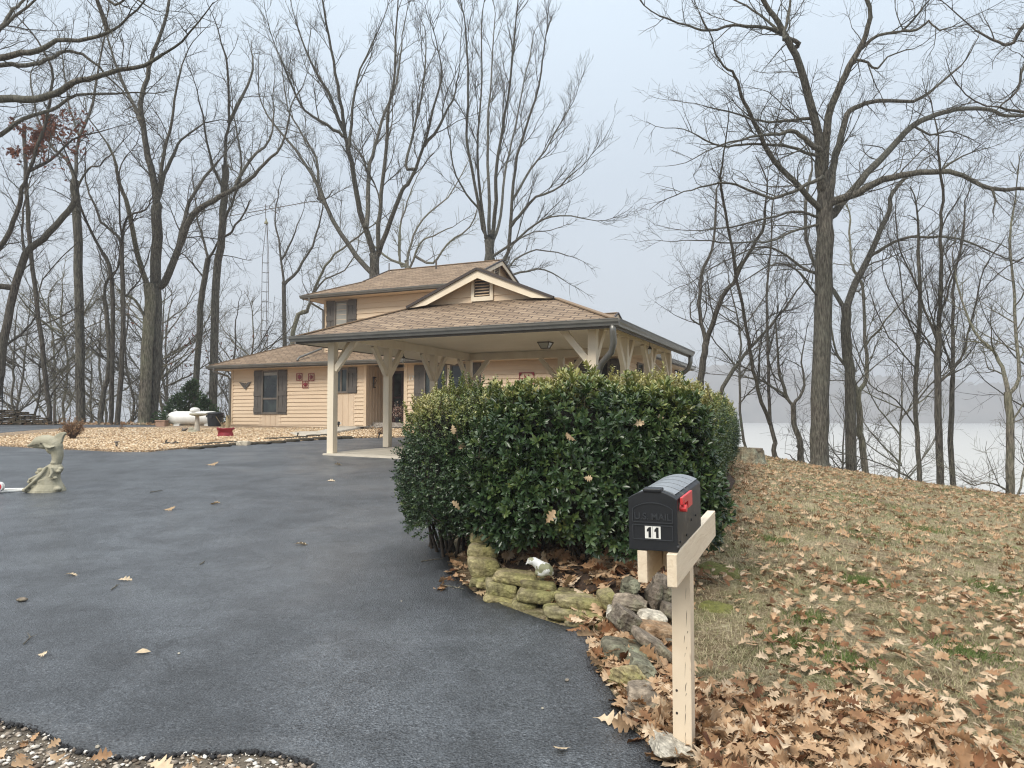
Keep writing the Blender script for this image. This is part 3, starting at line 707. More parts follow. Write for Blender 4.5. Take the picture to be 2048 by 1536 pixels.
o = mb.build('wall_bracket', M['trimdark']); o.location = (*hw(6.93, .32), 3.05); o.rotation_euler = (0, 0, HA + R(90)); tag(o, 'small dark iron bracket on the boards beside the entry', 'bracket')
cu = bpy.data.curves.new('digits', 'FONT'); cu.body = '17'; cu.size = .26; cu.extrude = .006
tmp = bpy.data.objects.new('tmp', cu); COL.objects.link(tmp); dg = bpy.context.evaluated_depsgraph_get(); me = bpy.data.meshes.new_from_object(tmp.evaluated_get(dg)); bpy.data.objects.remove(tmp)
o = link('house_number', me, M['white'], house); o.location = (8.76, -.036, 3.05); o.rotation_euler = (R(90), 0, 0)
mb = MB(); mb.beam((0, 0, 0), (0, -.22, -.05), .05, .05); 
for s_ in (-1, 1): mb.tube([(s_ * .02, -.2, -.05), (s_ * .14, -.27, -.14)], [.035, .07], 10)
o = mb.build('floodlight', M['black']); o.location = (*hw(17.2, 7.3), 3.66); o.rotation_euler = (0, 0, HA + R(90)); tag(o, 'twin black floodlight under the right house eave', 'floodlight')

# ================================================================ CARPORT
carport = thing('carport', 'open carport on cream braced posts with gabled shingle roof', 'carport', (*CO, 0), HA)
CZ, W, DP = 3.46, 7.42, 7.49
GZ = lambda a, b: gz(*cw(a, b))
posts = [(.585, .585), (.585, 2.85), (.585, 5.2), (.585, 7.4), (3.65, 7.4), (6.82, .585), (6.82, 2.9), (6.82, 5.2), (6.82, 7.4)]
PW = .085; BT = 3.42
for a, b in posts:
    mb = MB(); mb.box(a - PW, a + PW, b - PW, b + PW, GZ(a, b) + .03, BT - .002); mb.build('post', M['paint'], carport, bevel=.006)
def brace(a, b, da, db, n=.58):
    mb = MB(); s_ = .05
    p = Vector((a + da * PW * .9, b + db * PW * .9, BT - n - .12)); q = Vector((a + da * (PW + n), b + db * (PW + n), BT - .0))
    mb.beam(p, q, .10, .13, up=(0, 0, 1)); mb.build('brace', M['paint'], carport, bevel=.004)
for a, b in posts:
    if b < 7.3 or True:
        if a in (.585, 6.82):
            if b > .6: brace(a, b, 0, -1)
            if b < 7.3: brace(a, b, 0, 1)
    if b in (.585, 7.4):
        if a < 6.8: brace(a, b, 1, 0)
        if a > .6: brace(a, b, -1, 0)
mb = MB(); bw = .07
mb.box(.585 - bw, .585 + bw, .45, 7.5, BT, 3.64); mb.box(6.82 - bw, 6.82 + bw, .45, 7.5, BT, 3.64)
mb.box(.585 + bw, 6.82 - bw, .585 - bw, .585 + bw, BT - .001, 3.638); mb.box(.585 + bw, 6.82 - bw, 7.4 - bw, 7.4 + bw, BT - .001, 3.638)
mb.build('beam', M['paint'], carport, bevel=.004)
mb = MB(); mb.box(.6, 6.8, .6, 7.45, 3.645, 3.66); mb.build('ceiling', M['ceiling'], carport)
mb = MB(); roofgeo(mb, 0, DP, 0, W, CZ, MS, 1.85, 0, swap=True)
# lower connecting roof back to the house
h = 1.6; xr = W / 2; zr = CZ + MS * W / 2
for s_ in (-1, 1):
    pts = [(xr + s_ * h, DP, zr - MS * h), (xr, DP, zr), (xr, 13.0, zr), (xr + s_ * h, 13.0, zr - MS * h)]
    mb.face(pts, [(p[1], (h - abs(p[0] - xr)) * 1.08) for p in pts])
mb.build('roof', M['shingle'], carport)
mb = MB(); mb.beam((xr, 1.72, zr + .012), (xr, 13, zr + .012), .16, .03)
mb.beam((0, 0, CZ + .012), (1.85, 1.85, CZ + MS * 1.85 + .012), .14, .025); mb.beam((W, 0, CZ + .012), (W - 1.85, 1.85, CZ + MS * 1.85 + .012), .14, .025)
mb.build('ridge_cap', M['shingle'], carport)
rake(1.72, 1.85, W - 1.85, CZ + MS * 1.85, MS, carport, swap=True, side=-1)
mb = MB(); t_ = .025; fd = .17
mb.box(0, W, 0, t_, CZ - fd, CZ - .005); mb.box(0, t_, t_, DP, CZ - fd, CZ - .005); mb.box(W - t_, W, t_, DP, CZ - fd, CZ - .005)
mb.build('fascia', M['fascia'], carport)
mb = MB(); zi = CZ - fd + .02
mb.face([(t_, t_, zi), (W - t_, t_, zi), (W - .5, .52, 3.56), (.5, .52, 3.56)])
mb.face([(t_, t_, zi), (.5, .52, 3.56), (.5, DP, 3.56), (t_, DP, zi)]); mb.face([(W - t_, t_, zi), (W - .5, .52, 3.56), (W - .5, DP, 3.56), (W - t_, DP, zi)])
mb.build('soffit', M['ceiling'], carport)
mb = MB()
mb.face([(0, DP, CZ - fd), (.6, DP, 3.6), (6.8, DP, 3.6), (W, DP, CZ - fd), (W, DP, CZ), (xr, DP, zr), (0, DP, CZ)])
mb.build('gable_wall', M['siding'], carport)
mb = MB(); gutter(mb, (-.11, 0, CZ + .0), (W + .11, 0, CZ), (0, -1, 0), .13, .12); gutter(mb, (W, 0, CZ), (W, DP + .05, CZ), (1, 0, 0), .13, .12); gutter(mb, (0, DP, CZ), (0, 0, CZ), (-1, 0, 0), .13, .12)
mb.build('gutter', M['gutter'], carport)
def rspout(pts):
    mb = MB(); mb.tube(pts, .062, 10); return mb.build('downspout', M['gutter'], carport, smooth=True)
rspout([(W - .02, -.02, CZ - .1), (W - .02, -.02, CZ - .22), (W - .03, .05, CZ - .45), (W - .1, .15, CZ - .6), (W - .35, .38, CZ - .78), (W - .45, .5, CZ - .9), (W - .47, .52, CZ - 1.05), (W - .47, .52, GZ(W, 0) + .1)])
rspout([(W + .02, DP - .1, CZ - .1), (W + .02, DP - .1, CZ - .3), (W - .05, DP - .05, CZ - .48), (W - .4, DP + .0, CZ - .75), (W - .48, DP, CZ - .9), (W - .48, DP, GZ(W, DP) + .1)])
# ceiling lamp
lp = thing('ceiling_light', 'square glass ceiling lamp in a dark metal frame', 'ceiling light', (*cw(4.05, 5.1), 3.645), HA)
mb = MB(); mb.box(-.17, .17, -.17, .17, -.03, 0); 
for sx in (-1, 1):
    for sy in (-1, 1): mb.beam((sx * .155, sy * .155, -.03), (sx * .09, sy * .09, -.17), .014, .014)
mb.box(-.1, .1, -.1, .1, -.18, -.165); mb.build('frame', M['fascia'], lp)
mb = MB(); a, b = .148, .085
for q in range(4):
    c_, s_ = (1, 0, -1, 0)[q], (0, 1, 0, -1)[q]; r_ = lambda x, y: (x * c_ - y * s_, x * s_ + y * c_)
    mb.face([(*r_(-a, -a), -.03), (*r_(a, -a), -.03), (*r_(b, -b), -.165), (*r_(-b, -b), -.165)])
mb.build('shade', pm('frosted_glass', (.42, .40, .33), (.38, .36, .30), 5, .2, 0), lp)
# hanging chimes
def chime(loc, label, z):
    t = thing('wind_chime', label, 'wind chime', (*loc, z), 0, 'wind chimes hanging under the carport')
    mb = MB(); mb.tube([(0, 0, 0), (0, 0, -.16)], .005, 5); mb.build('cord', M['black'], t)
    mb = MB(); mb.lathe([(.005, -.14), (.02, -.17), (.055, -.22), (.06, -.225), (0.0, -.225)], 14); mb.build('cap', M['trimdark'], t)
    mb = MB(); mb.tube([(-.028, 0, -.225), (-.028, 0, -.34)], .02, 8); mb.tube([(.02, .02, -.225), (.02, .02, -.31)], .012, 8); mb.build('pipe', M['white'], t)
    mb = MB(); mb.tube([(-.02, 0, -.34), (-.01, 0, -.46)], .004, 4); mb.tube([(0, 0, -.34), (.03, 0, -.47)], .006, 4); mb.build('tassel', M['paint'], t)
chime(cw(.3, 4.05), 'wind chime hanging left of the front door', 3.48)
chime(cw(7.1, 4.1), 'wind chime hanging between the right carport posts', 3.48)
# ================================================================ TREES
def tubes_np(polys, sides):
    """polys: list of (pts list, rad list) -> V,F"""
    groups = {}
    for p, r in polys: groups.setdefault(len(p), []).append((p, r))
    Vs, Fs, off = [], [], 0
    ang = np.arange(sides) * 2 * np.pi / sides
    for n, g in groups.items():
        Pn = np.array([x[0] for x in g]); Rn = np.array([x[1] for x in g])
        T = np.empty_like(Pn); T[:, 1:-1] = Pn[:, 2:] - Pn[:, :-2]; T[:, 0] = Pn[:, 1] - Pn[:, 0]; T[:, -1] = Pn[:, -1] - Pn[:, -2]
        T /= np.linalg.norm(T, axis=2, keepdims=True) + 1e-9
        mt = T.mean(1); ref = np.where(np.abs(mt[:, 2:3]) < .8, np.array([[0, 0, 1.]]), np.array([[1., .2, 0]]))
        A = np.cross(T, ref[:, None, :]); A /= np.linalg.norm(A, axis=2, keepdims=True) + 1e-9; B = np.cross(A, T)
        V = Pn[:, :, None, :] + (A[:, :, None, :] * np.cos(ang)[None, None, :, None] + B[:, :, None, :] * np.sin(ang)[None, None, :, None]) * Rn[:, :, None, None]
        N = len(g); Vs.append(V.reshape(-1, 3)); base = off + (np.arange(N) * n * sides)[:, None, None] + (np.arange(n - 1) * sides)[None, :, None]
        j = np.arange(sides)[None, None, :]; j2 = (np.arange(sides) + 1) % sides; j2 = j2[None, None, :]
        Fs.append(np.stack([base + j, base + j2, base + sides + j2, base + sides + j], -1).reshape(-1, 4)); off += N * n * sides
    return np.concatenate(Vs), np.concatenate(Fs)
def unit(a): 
    l = math.sqrt(a[0] * a[0] + a[1] * a[1] + a[2] * a[2]) + 1e-9; return (a[0] / l, a[1] / l, a[2] / l)
def perp_rot(d, ang, rr, bias_up=0):
    az = rr.uniform(0, 6.283); ref = (0, 0, 1) if abs(d[2]) < .9 else (1, 0, 0)
    a = unit((d[1] * ref[2] - d[2] * ref[1], d[2] * ref[0] - d[0] * ref[2], d[0] * ref[1] - d[1] * ref[0]))
    b = (a[1] * d[2] - a[2] * d[1], a[2] * d[0] - a[0] * d[2], a[0] * d[1] - a[1] * d[0])
    c, s = math.cos(ang), math.sin(ang); ca, sa = math.cos(az), math.sin(az)
    return unit(tuple(d[i] * c + (a[i] * ca + b[i] * sa) * s + (bias_up if i == 2 else 0) for i in range(3)))
def grow(out, p, d, Ln, r, lvl, st, rr):
    n = max(2, min(6, int(Ln / st['seg']))); step = Ln / n; g = rr.gauss; wg = st['wig']; up = st['up']
    pts = [p]; rad = [r]; rm = st['rmin']; dirs = [d]; re = max(rm, r * .35)
    for i in range(n):
        d = unit((d[0] + g(0, wg), d[1] + g(0, wg), d[2] + g(0, wg) + up)); p = (p[0] + d[0] * step, p[1] + d[1] * step, p[2] + d[2] * step)
        pts.append(p); rad.append(max(rm, r + (re - r) * (i + 1) / n)); dirs.append(d)
    out.append((pts, rad))
    if lvl <= 0: return
    k = int(Ln * st['den'][lvl] + rr.random()); k = max(k, 2)
    for _ in range(k):
        t = rr.uniform(.12, 1.0) * n; i = min(int(t), n - 1); f = t - i
        q = tuple(pts[i][j] + (pts[i + 1][j] - pts[i][j]) * f for j in range(3))
        L2 = Ln * (1.05 - .55 * t / n) * rr.uniform(.32, .62)
        grow(out, q, perp_rot(dirs[i + 1], R(rr.uniform(*st['ang'])), rr, st['bu']), max(L2, st['seg'] * 1.5), max(rm, rad[i] * .62), lvl - 1, st, rr)
def spline(pts, sub=3):
    P_ = [pts[0]] + list(pts) + [pts[-1]]; out = []
    for i in range(1, len(P_) - 2):
        a, b, c, d = P_[i - 1], P_[i], P_[i + 1], P_[i + 2]
        for k in range(sub):
            t = k / sub; t2, t3 = t * t, t * t * t
            out.append(tuple(.5 * (2 * b[j] + (c[j] - a[j]) * t + (2 * a[j] - 5 * b[j] + 4 * c[j] - d[j]) * t2 + (3 * b[j] - a[j] - 3 * c[j] + d[j]) * t3) for j in range(3)))
    out.append(tuple(P_[-2])); return out
TREES = []
def tree(label, D, limbs, bark='bark', seed=1, den=(0, 3.6, 3.0, 2.3), up=.05, ang=(28, 62), spawn=.42, clen=(.9, 2.4), lv=3, wig=.17, bu=.08, name='bare_tree', group=None, lean=.45, dead=None, flare=1.5, rmul=1.0, zb=None, frm=.12):
    """limbs: (w0,w1,[(px,py)..]) traced in photo pixels, placed at depth D; the first is the trunk"""
    rr = random.Random(seed); k1 = D / 1500; out = []; big = []; ref = []
    st = dict(seg=.16 + .004 * D, wig=wig, up=up, rmin=.00009 * D * rmul + .0011, den=den, ang=ang, bu=bu)
    x0 = (limbs[0][2][0][0] - 1024) / 1500 * D; zb = gz(x0, D) if zb is None else zb; root = (x0, D, zb)
    for li, lb in enumerate(limbs):
        w0, w1, px = lb[:3]; opt = lb[3] if len(lb) > 3 else {}
        if ref and li:
            nq = min(ref, key=lambda q: (q[0] - px[0][0]) ** 2 + (q[1] - px[0][1]) ** 2); y0 = nq[2]
            if math.hypot(nq[0] - px[0][0], nq[1] - px[0][1]) > 1.5: px = [(nq[0], nq[1])] + list(px)
        else: y0 = D
        sl = opt.get('dy', rr.choice((-1, 1)) * rr.uniform(.15, lean)) if li else 0
        pts = []; acc = 0; last = None
        for q in px:
            if last: acc += math.hypot(q[0] - last[0], q[1] - last[1]) * k1
            yy = y0 + sl * acc; pts.append(tuple(P(q[0], q[1], yy))); ref.append((q[0], q[1], yy)); last = q
        for a, b in zip(px, px[1:]):
            i = len(ref) - len(px) + px.index(a)
            for t in (.15, .3, .45, .6, .75, .9): ref.append((a[0] + (b[0] - a[0]) * t, a[1] + (b[1] - a[1]) * t, ref[i][2] + (ref[min(i + 1, len(ref) - 1)][2] - ref[i][2]) * t))
        if li == 0: pts = [(x0, D, zb - .15), (x0 + (pts[0][0] - x0) * .5, D, zb + .45)] + pts[1:]
        sp_ = spline(pts, 3); n = len(sp_)
        jt = .012 * D * .05
        sp_ = [sp_[0]] + [tuple(c + rr.gauss(0, jt) for c in q) for q in sp_[1:]]
        r0, r1 = w0 * k1 / 2, w1 * k1 / 2
        rad = [max(st['rmin'], r0 + (r1 - r0) * (i / (n - 1)) ** .9) for i in range(n)]
        if li == 0: rad[0] *= flare; rad[1] *= 1 + (flare - 1) * .35
        big.append((sp_, rad))
        # children
        seglen = [math.dist(a, b) for a, b in zip(sp_, sp_[1:])]; tot = sum(seglen); pos = tot * opt.get('from', .62 if li == 0 else frm)
        cl = opt.get('clen', clen)
        while pos < tot:
            a = 0; i = 0
            while i < n - 2 and a + seglen[i] < pos: a += seglen[i]; i += 1
            f = (pos - a) / max(seglen[i], 1e-6); q = tuple(sp_[i][j] + (sp_[i + 1][j] - sp_[i][j]) * min(f, 1) for j in range(3)); d = unit(tuple(sp_[i + 1][j] - sp_[i][j] for j in range(3)))
            fr = pos / tot; rl = rad[i]
            Lc = rr.uniform(*cl) * (1.15 - .6 * fr)
            grow(out, q, perp_rot(d, R(rr.uniform(*ang)), rr, bu), Lc, max(st['rmin'], min(rl * .6, Lc * .012 + .004)), lv, st, rr)
            pos += rr.uniform(.5, 1.5) * spawn * opt.get('sp', 1)
        if r1 < .06 and not opt.get('cut'):
            d = unit(tuple(sp_[-1][j] - sp_[-2][j] for j in range(3))); grow(out, sp_[-1], d, cl[1] * .9, r1, lv, st, rr)
    rt = thing(name, label, 'tree', root, 0, group)
    V1, F1 = tubes_np(big, 9); V2, F2 = tubes_np(out, 3)
    V1 = V1 - np.array(root); V2 = V2 - np.array(root)
    o1 = link('trunk', mesh_np('trunk', V1, [F1], smooth=True), M[bark], rt); o2 = link('crown', mesh_np('crown', V2, [F2]), M[bark], rt)
    if dead:
        T_ = []; N = []; 
        tips = [p[0][-1] for p in out]
        for (cx, cy, rad_, cnt) in dead:
            c = P(cx, cy, D); near = [t for t in tips if (t[0] - c.x) ** 2 + (t[2] - c.z) ** 2 < rad_ ** 2 and abs(t[1] - D) < rad_ * 1.2] or [tuple(c)]
            for _ in range(cnt):
                q = rr.choice(near); T_.append([q[j] + rr.gauss(0, .12) for j in range(3)])
        T_ = np.array(T_) - np.array(root); n = len(T_); rs_ = np.random.RandomState(seed)
        lo = leafinst(LEAF_OAK_LO, T_, rs_.randn(n, 3), rs_.randn(n, 3), np.full(n, .17), rs_.rand(n))
        link('dead_leaves', lo, M['leaf_dead'], rt)
    return rt
# ---- leaf templates: (verts, faces) axis +y, normal +z, unit length
def oak(stations, curl=.25, fold=.06, droop=.2, asym=0):
    V = []; 
    for t, w_, s_ in stations:
        zc = -droop * t * t
        V += [(-w_ - asym * w_ * .2, t + s_, zc + fold * abs(w_) * 3 + curl * w_ * w_ * 4), (0, t, zc), (w_, t + s_ * .8, zc + fold * abs(w_) * 3 - curl * w_)]
    F = []
    for i in range(len(stations) - 1):
        a = 3 * i; b = a + 3; F += [(a, a + 1, b + 1, b), (a + 1, a + 2, b + 2, b + 1)]
    return np.array(V), np.array(F)
ST_HI = [(-.18, .006, 0), (0, .014, 0), (.1, .07, 0), (.17, .20, .05), (.26, .12, .02), (.34, .13, 0), (.42, .36, .10), (.50, .26, .06), (.56, .13, 0), (.66, .37, .10), (.74, .24, .05), (.79, .13, 0), (.88, .19, .06), (1, .02, 0)]
ST_LO = [(-.05, .01, 0), (.2, .2, .05), (.33, .07, 0), (.5, .36, .08), (.62, .08, 0), (.74, .3, .08), (1, .01, 0)]
LEAF_OAK = oak(ST_HI); LEAF_OAK2 = oak(ST_HI, .5, -.12, -.15, .6); LEAF_OAK3 = oak(ST_HI, -.3, .18, .35); LEAF_OAK_LO = oak(ST_LO, .5, .25, .3)
ST_OV = [(-.1, .008, 0), (0, .02, 0), (.2, .16, 0), (.45, .25, 0), (.7, .2, 0), (.9, .08, 0), (1, .01, 0)]
LEAF_OVAL = oak(ST_OV, .4, .1, .15)
LEAF_SM = (np.array([(0, 0, 0), (.24, .5, .06), (0, 1, -.04), (-.24, .5, .06)]), np.array([(0, 1, 2), (0, 2, 3)]))
LEAF_BIG = (np.array([(0, 0, 0), (.13, .3, .05), (.17, .6, .05), (.1, .85, .0), (0, 1, -.05), (-.1, .85, .0), (-.17, .6, .05), (-.13, .3, .05), (0, .35, 0), (0, .7, -.01)]),
            np.array([(0, 1, 8, 8), (1, 2, 9, 8), (2, 3, 4, 9), (9, 4, 5, 6), (8, 9, 6, 7), (0, 8, 7, 7)]))
def leafinst(tpl, pos, axis, nrm, size, attr, me_name='leaves', build=True):
    tv, tf = tpl; Y = axis / (np.linalg.norm(axis, axis=1, keepdims=True) + 1e-9)
    X = np.cross(Y, nrm); X /= np.linalg.norm(X, axis=1, keepdims=True) + 1e-9; Z = np.cross(X, Y); s = np.asarray(size)[:, None, None]
    V = pos[:, None, :] + s * (tv[None, :, 0:1] * X[:, None, :] + tv[None, :, 1:2] * Y[:, None, :] + tv[None, :, 2:3] * Z[:, None, :])
    m = len(tv); n = len(pos); F = (np.arange(n) * m)[:, None, None] + tf[None]; F = F.reshape(-1, tf.shape[1])
    A = np.repeat(attr, m)
    if not build: return V.reshape(-1, 3), F, A
    return mesh_np(me_name, V.reshape(-1, 3), clean(F), A)
def clean(F):
    if F.shape[1] == 4:
        t3 = F[F[:, 2] == F[:, 3]][:, :3]; t4 = F[F[:, 2] != F[:, 3]]; return [t4, t3]
    return [F]
def merge(parts):
    V, F, A, off = [], [], [], 0
    for v, f, a in parts:
        V.append(v); A.append(a); F += [q + off for q in clean(f)]; off += len(v)
    return mesh_np('leaves', np.concatenate(V), F, np.concatenate(A))
DEADST = [(0, (.09, .036, .018)), (.2, (.22, .105, .05)), (.45, (.37, .225, .12)), (.7, (.50, .35, .215)), (1, (.64, .51, .36))]
M['leaf_litter'] = attrmat('leaf_litter', DEADST, .75, .12, .25, vary=.5, vscale=18)
M['leaf_dead'] = attrmat('leaf_dead', [(0, (.09, .03, .02)), (1, (.24, .10, .06))], .8, .2, .2)

# ---- right bank
tree('largest grey tree on the right bank with wide arching limbs', 25, [
 (37, 32, [(1638, 945), (1640, 800), (1646, 620), (1648, 500), (1649, 430), (1650, 372)], {'from': .97}),
 (25, 8, [(1648, 390), (1640, 330), (1639, 289), (1623, 219), (1600, 133), (1572, 74), (1549, 35), (1515, -15)]),
 (20, 7, [(1650, 380), (1650, 312), (1658, 234), (1682, 168), (1705, 121), (1725, 86), (1740, 35), (1730, -20)]),
 (18, 4, [(1660, 380), (1668, 324), (1682, 273), (1693, 230), (1717, 213), (1756, 201), (1826, 203), (1873, 172), (1920, 133)]),
 (20, 6, [(1650, 440), (1668, 426), (1697, 391), (1736, 344), (1783, 297), (1826, 250), (1873, 230), (1912, 219), (1971, 217), (2014, 232), (2060, 228)]),
 (18, 6, [(1650, 412), (1672, 402), (1717, 385), (1767, 359), (1822, 348), (1881, 344), (1928, 350), (1982, 377), (2060, 377)]),
 (15, 3, [(1648, 425), (1633, 410), (1588, 363), (1549, 324), (1521, 273), (1502, 230), (1482, 191), (1471, 152), (1447, 133), (1428, 98)]),
 (9, 3, [(1645, 355), (1627, 363), (1588, 383), (1545, 395), (1498, 379), (1459, 367), (1400, 375)]),
 (8, 3, [(1648, 315), (1625, 309), (1580, 293), (1541, 289), (1482, 289), (1443, 293), (1396, 273)]),
 (12, 3, [(1640, 300), (1623, 289), (1600, 270), (1576, 262), (1549, 270), (1502, 273), (1443, 291)]),
 (9, 2, [(1632, 240), (1615, 238), (1568, 242), (1521, 242), (1459, 223), (1404, 211)]),
 (10, 3, [(1598, 88), (1568, 72), (1545, 59), (1498, 53), (1467, 51), (1416, 62), (1377, 51), (1318, 31)]),
 (8, 2, [(1645, 438), (1629, 432), (1588, 422), (1537, 437), (1463, 453), (1404, 461)]),
 (7, 2, [(1645, 450), (1629, 451), (1580, 465), (1533, 484), (1443, 484), (1385, 480)]),
 (9, 2, [(1645, 552), (1629, 547), (1588, 523), (1545, 496), (1498, 500), (1404, 547)]),
 (7, 2, [(1640, 590), (1627, 582), (1600, 547), (1553, 527), (1482, 566)]),
 (9, 2, [(1722, 96), (1756, 70), (1803, 61), (1838, 23), (1869, -10)]), (6, 2, [(1803, 61), (1834, 59), (1857, 43), (1880, 60), (1910, 50)]),
 (8, 2, [(1705, 125), (1725, 121), (1756, 137), (1775, 113), (1826, 98)]),
 (9, 3, [(1568, 78), (1576, 31), (1584, -20)]), (7, 2, [(1560, 62), (1520, 30), (1480, 5), (1440, -10)]),
 (6, 1.5, [(1826, 250), (1860, 270), (1900, 262), (1950, 280)]), (6, 1.5, [(1881, 344), (1910, 320), (1960, 300)]), (6, 1.5, [(1982, 377), (1990, 400), (1985, 425)]),
 ], seed=11, spawn=.36, clen=(.8, 2.1), up=.03)
tree('grey forked tree just right of the largest bank tree', 27, [
 (22, 19, [(1702, 957), (1700, 829), (1698, 737), (1691, 675), (1692, 615)], {'from': .98}),
 (15, 7, [(1692, 620), (1713, 562), (1738, 515), (1756, 473), (1779, 422), (1783, 387), (1814, 355)]),
 (8, 3, [(1738, 515), (1756, 504), (1806, 477), (1857, 475), (1920, 477), (1990, 508)]),
 (10, 6, [(1691, 618), (1658, 569), (1640, 545), (1623, 515), (1611, 461), (1613, 395), (1620, 350)]),
 (4, 1.5, [(1700, 780), (1740, 740), (1790, 700)]), (4, 1.5, [(1700, 740), (1665, 700), (1650, 640)])], seed=12, spawn=.4, bark='bark')
tree('pale crooked tree splitting into two thin stems behind the forked one', 28, [
 (14, 12, [(1733, 957), (1727, 902), (1718, 847), (1716, 781)], {'from': .98}),
 (7, 3, [(1716, 785), (1702, 748), (1680, 719), (1665, 675), (1662, 600)]), (9, 4, [(1717, 785), (1733, 755), (1731, 682), (1724, 573), (1702, 522), (1700, 440)]),
 (5, 2, [(1733, 690), (1771, 639), (1818, 591)])], seed=13, bark='bark_pale')
tree('slender double-stemmed tree on the bank beside the hedge end', 26, [
 (10, 8, [(1548, 931), (1550, 883), (1540, 845)], {'from': .98}), (8, 4, [(1540, 848), (1515, 778), (1504, 719), (1493, 657), (1479, 580), (1464, 500), (1452, 430), (1440, 350)]),
 (7, 3, [(1540, 845), (1537, 737), (1534, 646), (1534, 573), (1541, 500), (1545, 400)])], seed=14, spawn=.45, bark='bark_dark')
tree('short crooked tree with forked top left of the largest bank tree', 26, [
 (13, 10, [(1600, 938), (1600, 883), (1588, 847), (1587, 807)], {'from': .9}), (7, 2, [(1587, 810), (1567, 788), (1534, 767), (1504, 756), (1464, 752)]),
 (8, 3, [(1575, 798), (1563, 763), (1556, 719), (1552, 646)]), (8, 2, [(1587, 810), (1592, 803), (1610, 770), (1603, 726), (1612, 680)]), (4, 1, [(1600, 930), (1585, 915), (1568, 906)], {'cut': 1})], seed=15)
tree('two-stemmed dark tree behind the right corner of the carport', 30, [
 (14, 13, [(1400, 900), (1403, 760), (1406, 719), (1413, 683)], {'from': .98}), (9, 4, [(1412, 686), (1402, 646), (1400, 591), (1406, 537), (1424, 500), (1430, 440), (1432, 380)]),
 (11, 5, [(1413, 684), (1431, 628), (1453, 580), (1470, 560), (1490, 520), (1525, 460), (1530, 420)]), (4, 1.5, [(1402, 650), (1385, 640), (1380, 615), (1392, 590)])], seed=16, spawn=.4, bark='bark_dark')
tree('thin tree leaning right above the end of the hedge', 29, [
 (9, 8, [(1425, 860), (1446, 777), (1475, 726)], {'from': .95}), (7, 2.5, [(1475, 726), (1504, 693), (1555, 635), (1585, 595), (1610, 560)])], seed=17, spawn=.5)
tree('grey upright tree with many fanned branches, third from the right edge', 25, [
 (10, 7, [(1837, 975), (1837, 902), (1831, 829), (1833, 737), (1837, 682), (1840, 600), (1836, 500)], {'from': .4}),
 (5, 1.5, [(1837, 971), (1800, 945), (1738, 920), (1665, 900)]), (4, 1.5, [(1835, 860), (1790, 800), (1740, 770), (1700, 700)]), (4, 1.5, [(1834, 740), (1790, 690), (1760, 640), (1740, 580)]),
 (4, 1.5, [(1836, 800), (1870, 760), (1900, 740), (1940, 690)]), (4, 1.5, [(1837, 690), (1810, 620), (1800, 540), (1780, 480)])], seed=18, ang=(25, 50))
tree('straight dark tree with upswept branches near the right edge', 24, [
 (15, 12, [(1879, 978), (1877, 865), (1875, 755), (1877, 653)], {'from': .7}), (10, 4, [(1877, 655), (1881, 591), (1884, 537), (1882, 450), (1886, 380), (1875, 300)]),
 (6, 2, [(1877, 690), (1850, 620), (1830, 560), (1800, 500), (1790, 430)]), (6, 2, [(1878, 640), (1900, 570), (1920, 500), (1930, 420)]), (6, 2, [(1876, 770), (1920, 720), (1945, 640), (1960, 560), (1990, 500)]),
 (5, 2, [(1876, 720), (1840, 660), (1800, 620), (1770, 560)])], seed=19, spawn=.4, bark='bark_dark', ang=(20, 45))
tree('dark tree standing close behind the straight one near the right edge', 26.5, [
 (12, 9, [(1906, 982), (1901, 883), (1903, 829), (1906, 755)], {'from': .9}), (8, 3, [(1906, 755), (1906, 640), (1908, 560), (1925, 480), (1930, 400)]), (6, 2, [(1905, 750), (1890, 700), (1865, 640), (1850, 570)])], seed=20, spawn=.42, bark='bark_dark', ang=(20, 48))
tree('pale multi-stemmed tree at the far right of the bank', 22, [
 (17, 14, [(2018, 993), (2021, 865), (2016, 785)], {'from': .95}), (9, 3, [(2016, 785), (2005, 734), (1985, 700), (1950, 664), (1925, 600), (1905, 520)]),
 (9, 4, [(2018, 788), (2038, 755), (2030, 646), (2028, 573), (2020, 480), (2030, 400)]), (5, 1.5, [(2020, 985), (1985, 965), (1950, 970), (1925, 960)]), (6, 2, [(2035, 990), (2050, 930), (2060, 870)]), (5, 2, [(2019, 850), (2045, 810), (2075, 780)])], seed=21, bark='bark_pale')
tree('dark limbs of a tree beyond the right edge', 20, [
 (30, 26, [(2330, 1050), (2320, 800), (2300, 500), (2280, 300)], {'from': .98}), (14, 4, [(2290, 420), (2200, 300), (2110, 250), (2048, 225), (2000, 215)], {'sp': .8}),
 (16, 4, [(2285, 330), (2180, 150), (2100, 60), (2048, 50), (2025, 86), (1998, 86), (1950, 60)]), (9, 3, [(2180, 150), (2110, 110), (2050, 130), (2035, 180), (1995, 215)]), (8, 3, [(2150, 110), (2080, 20), (2040, -20)]),
 (9, 3, [(2290, 520), (2180, 470), (2100, 480), (2040, 520)])], seed=22, bark='bark_dark')
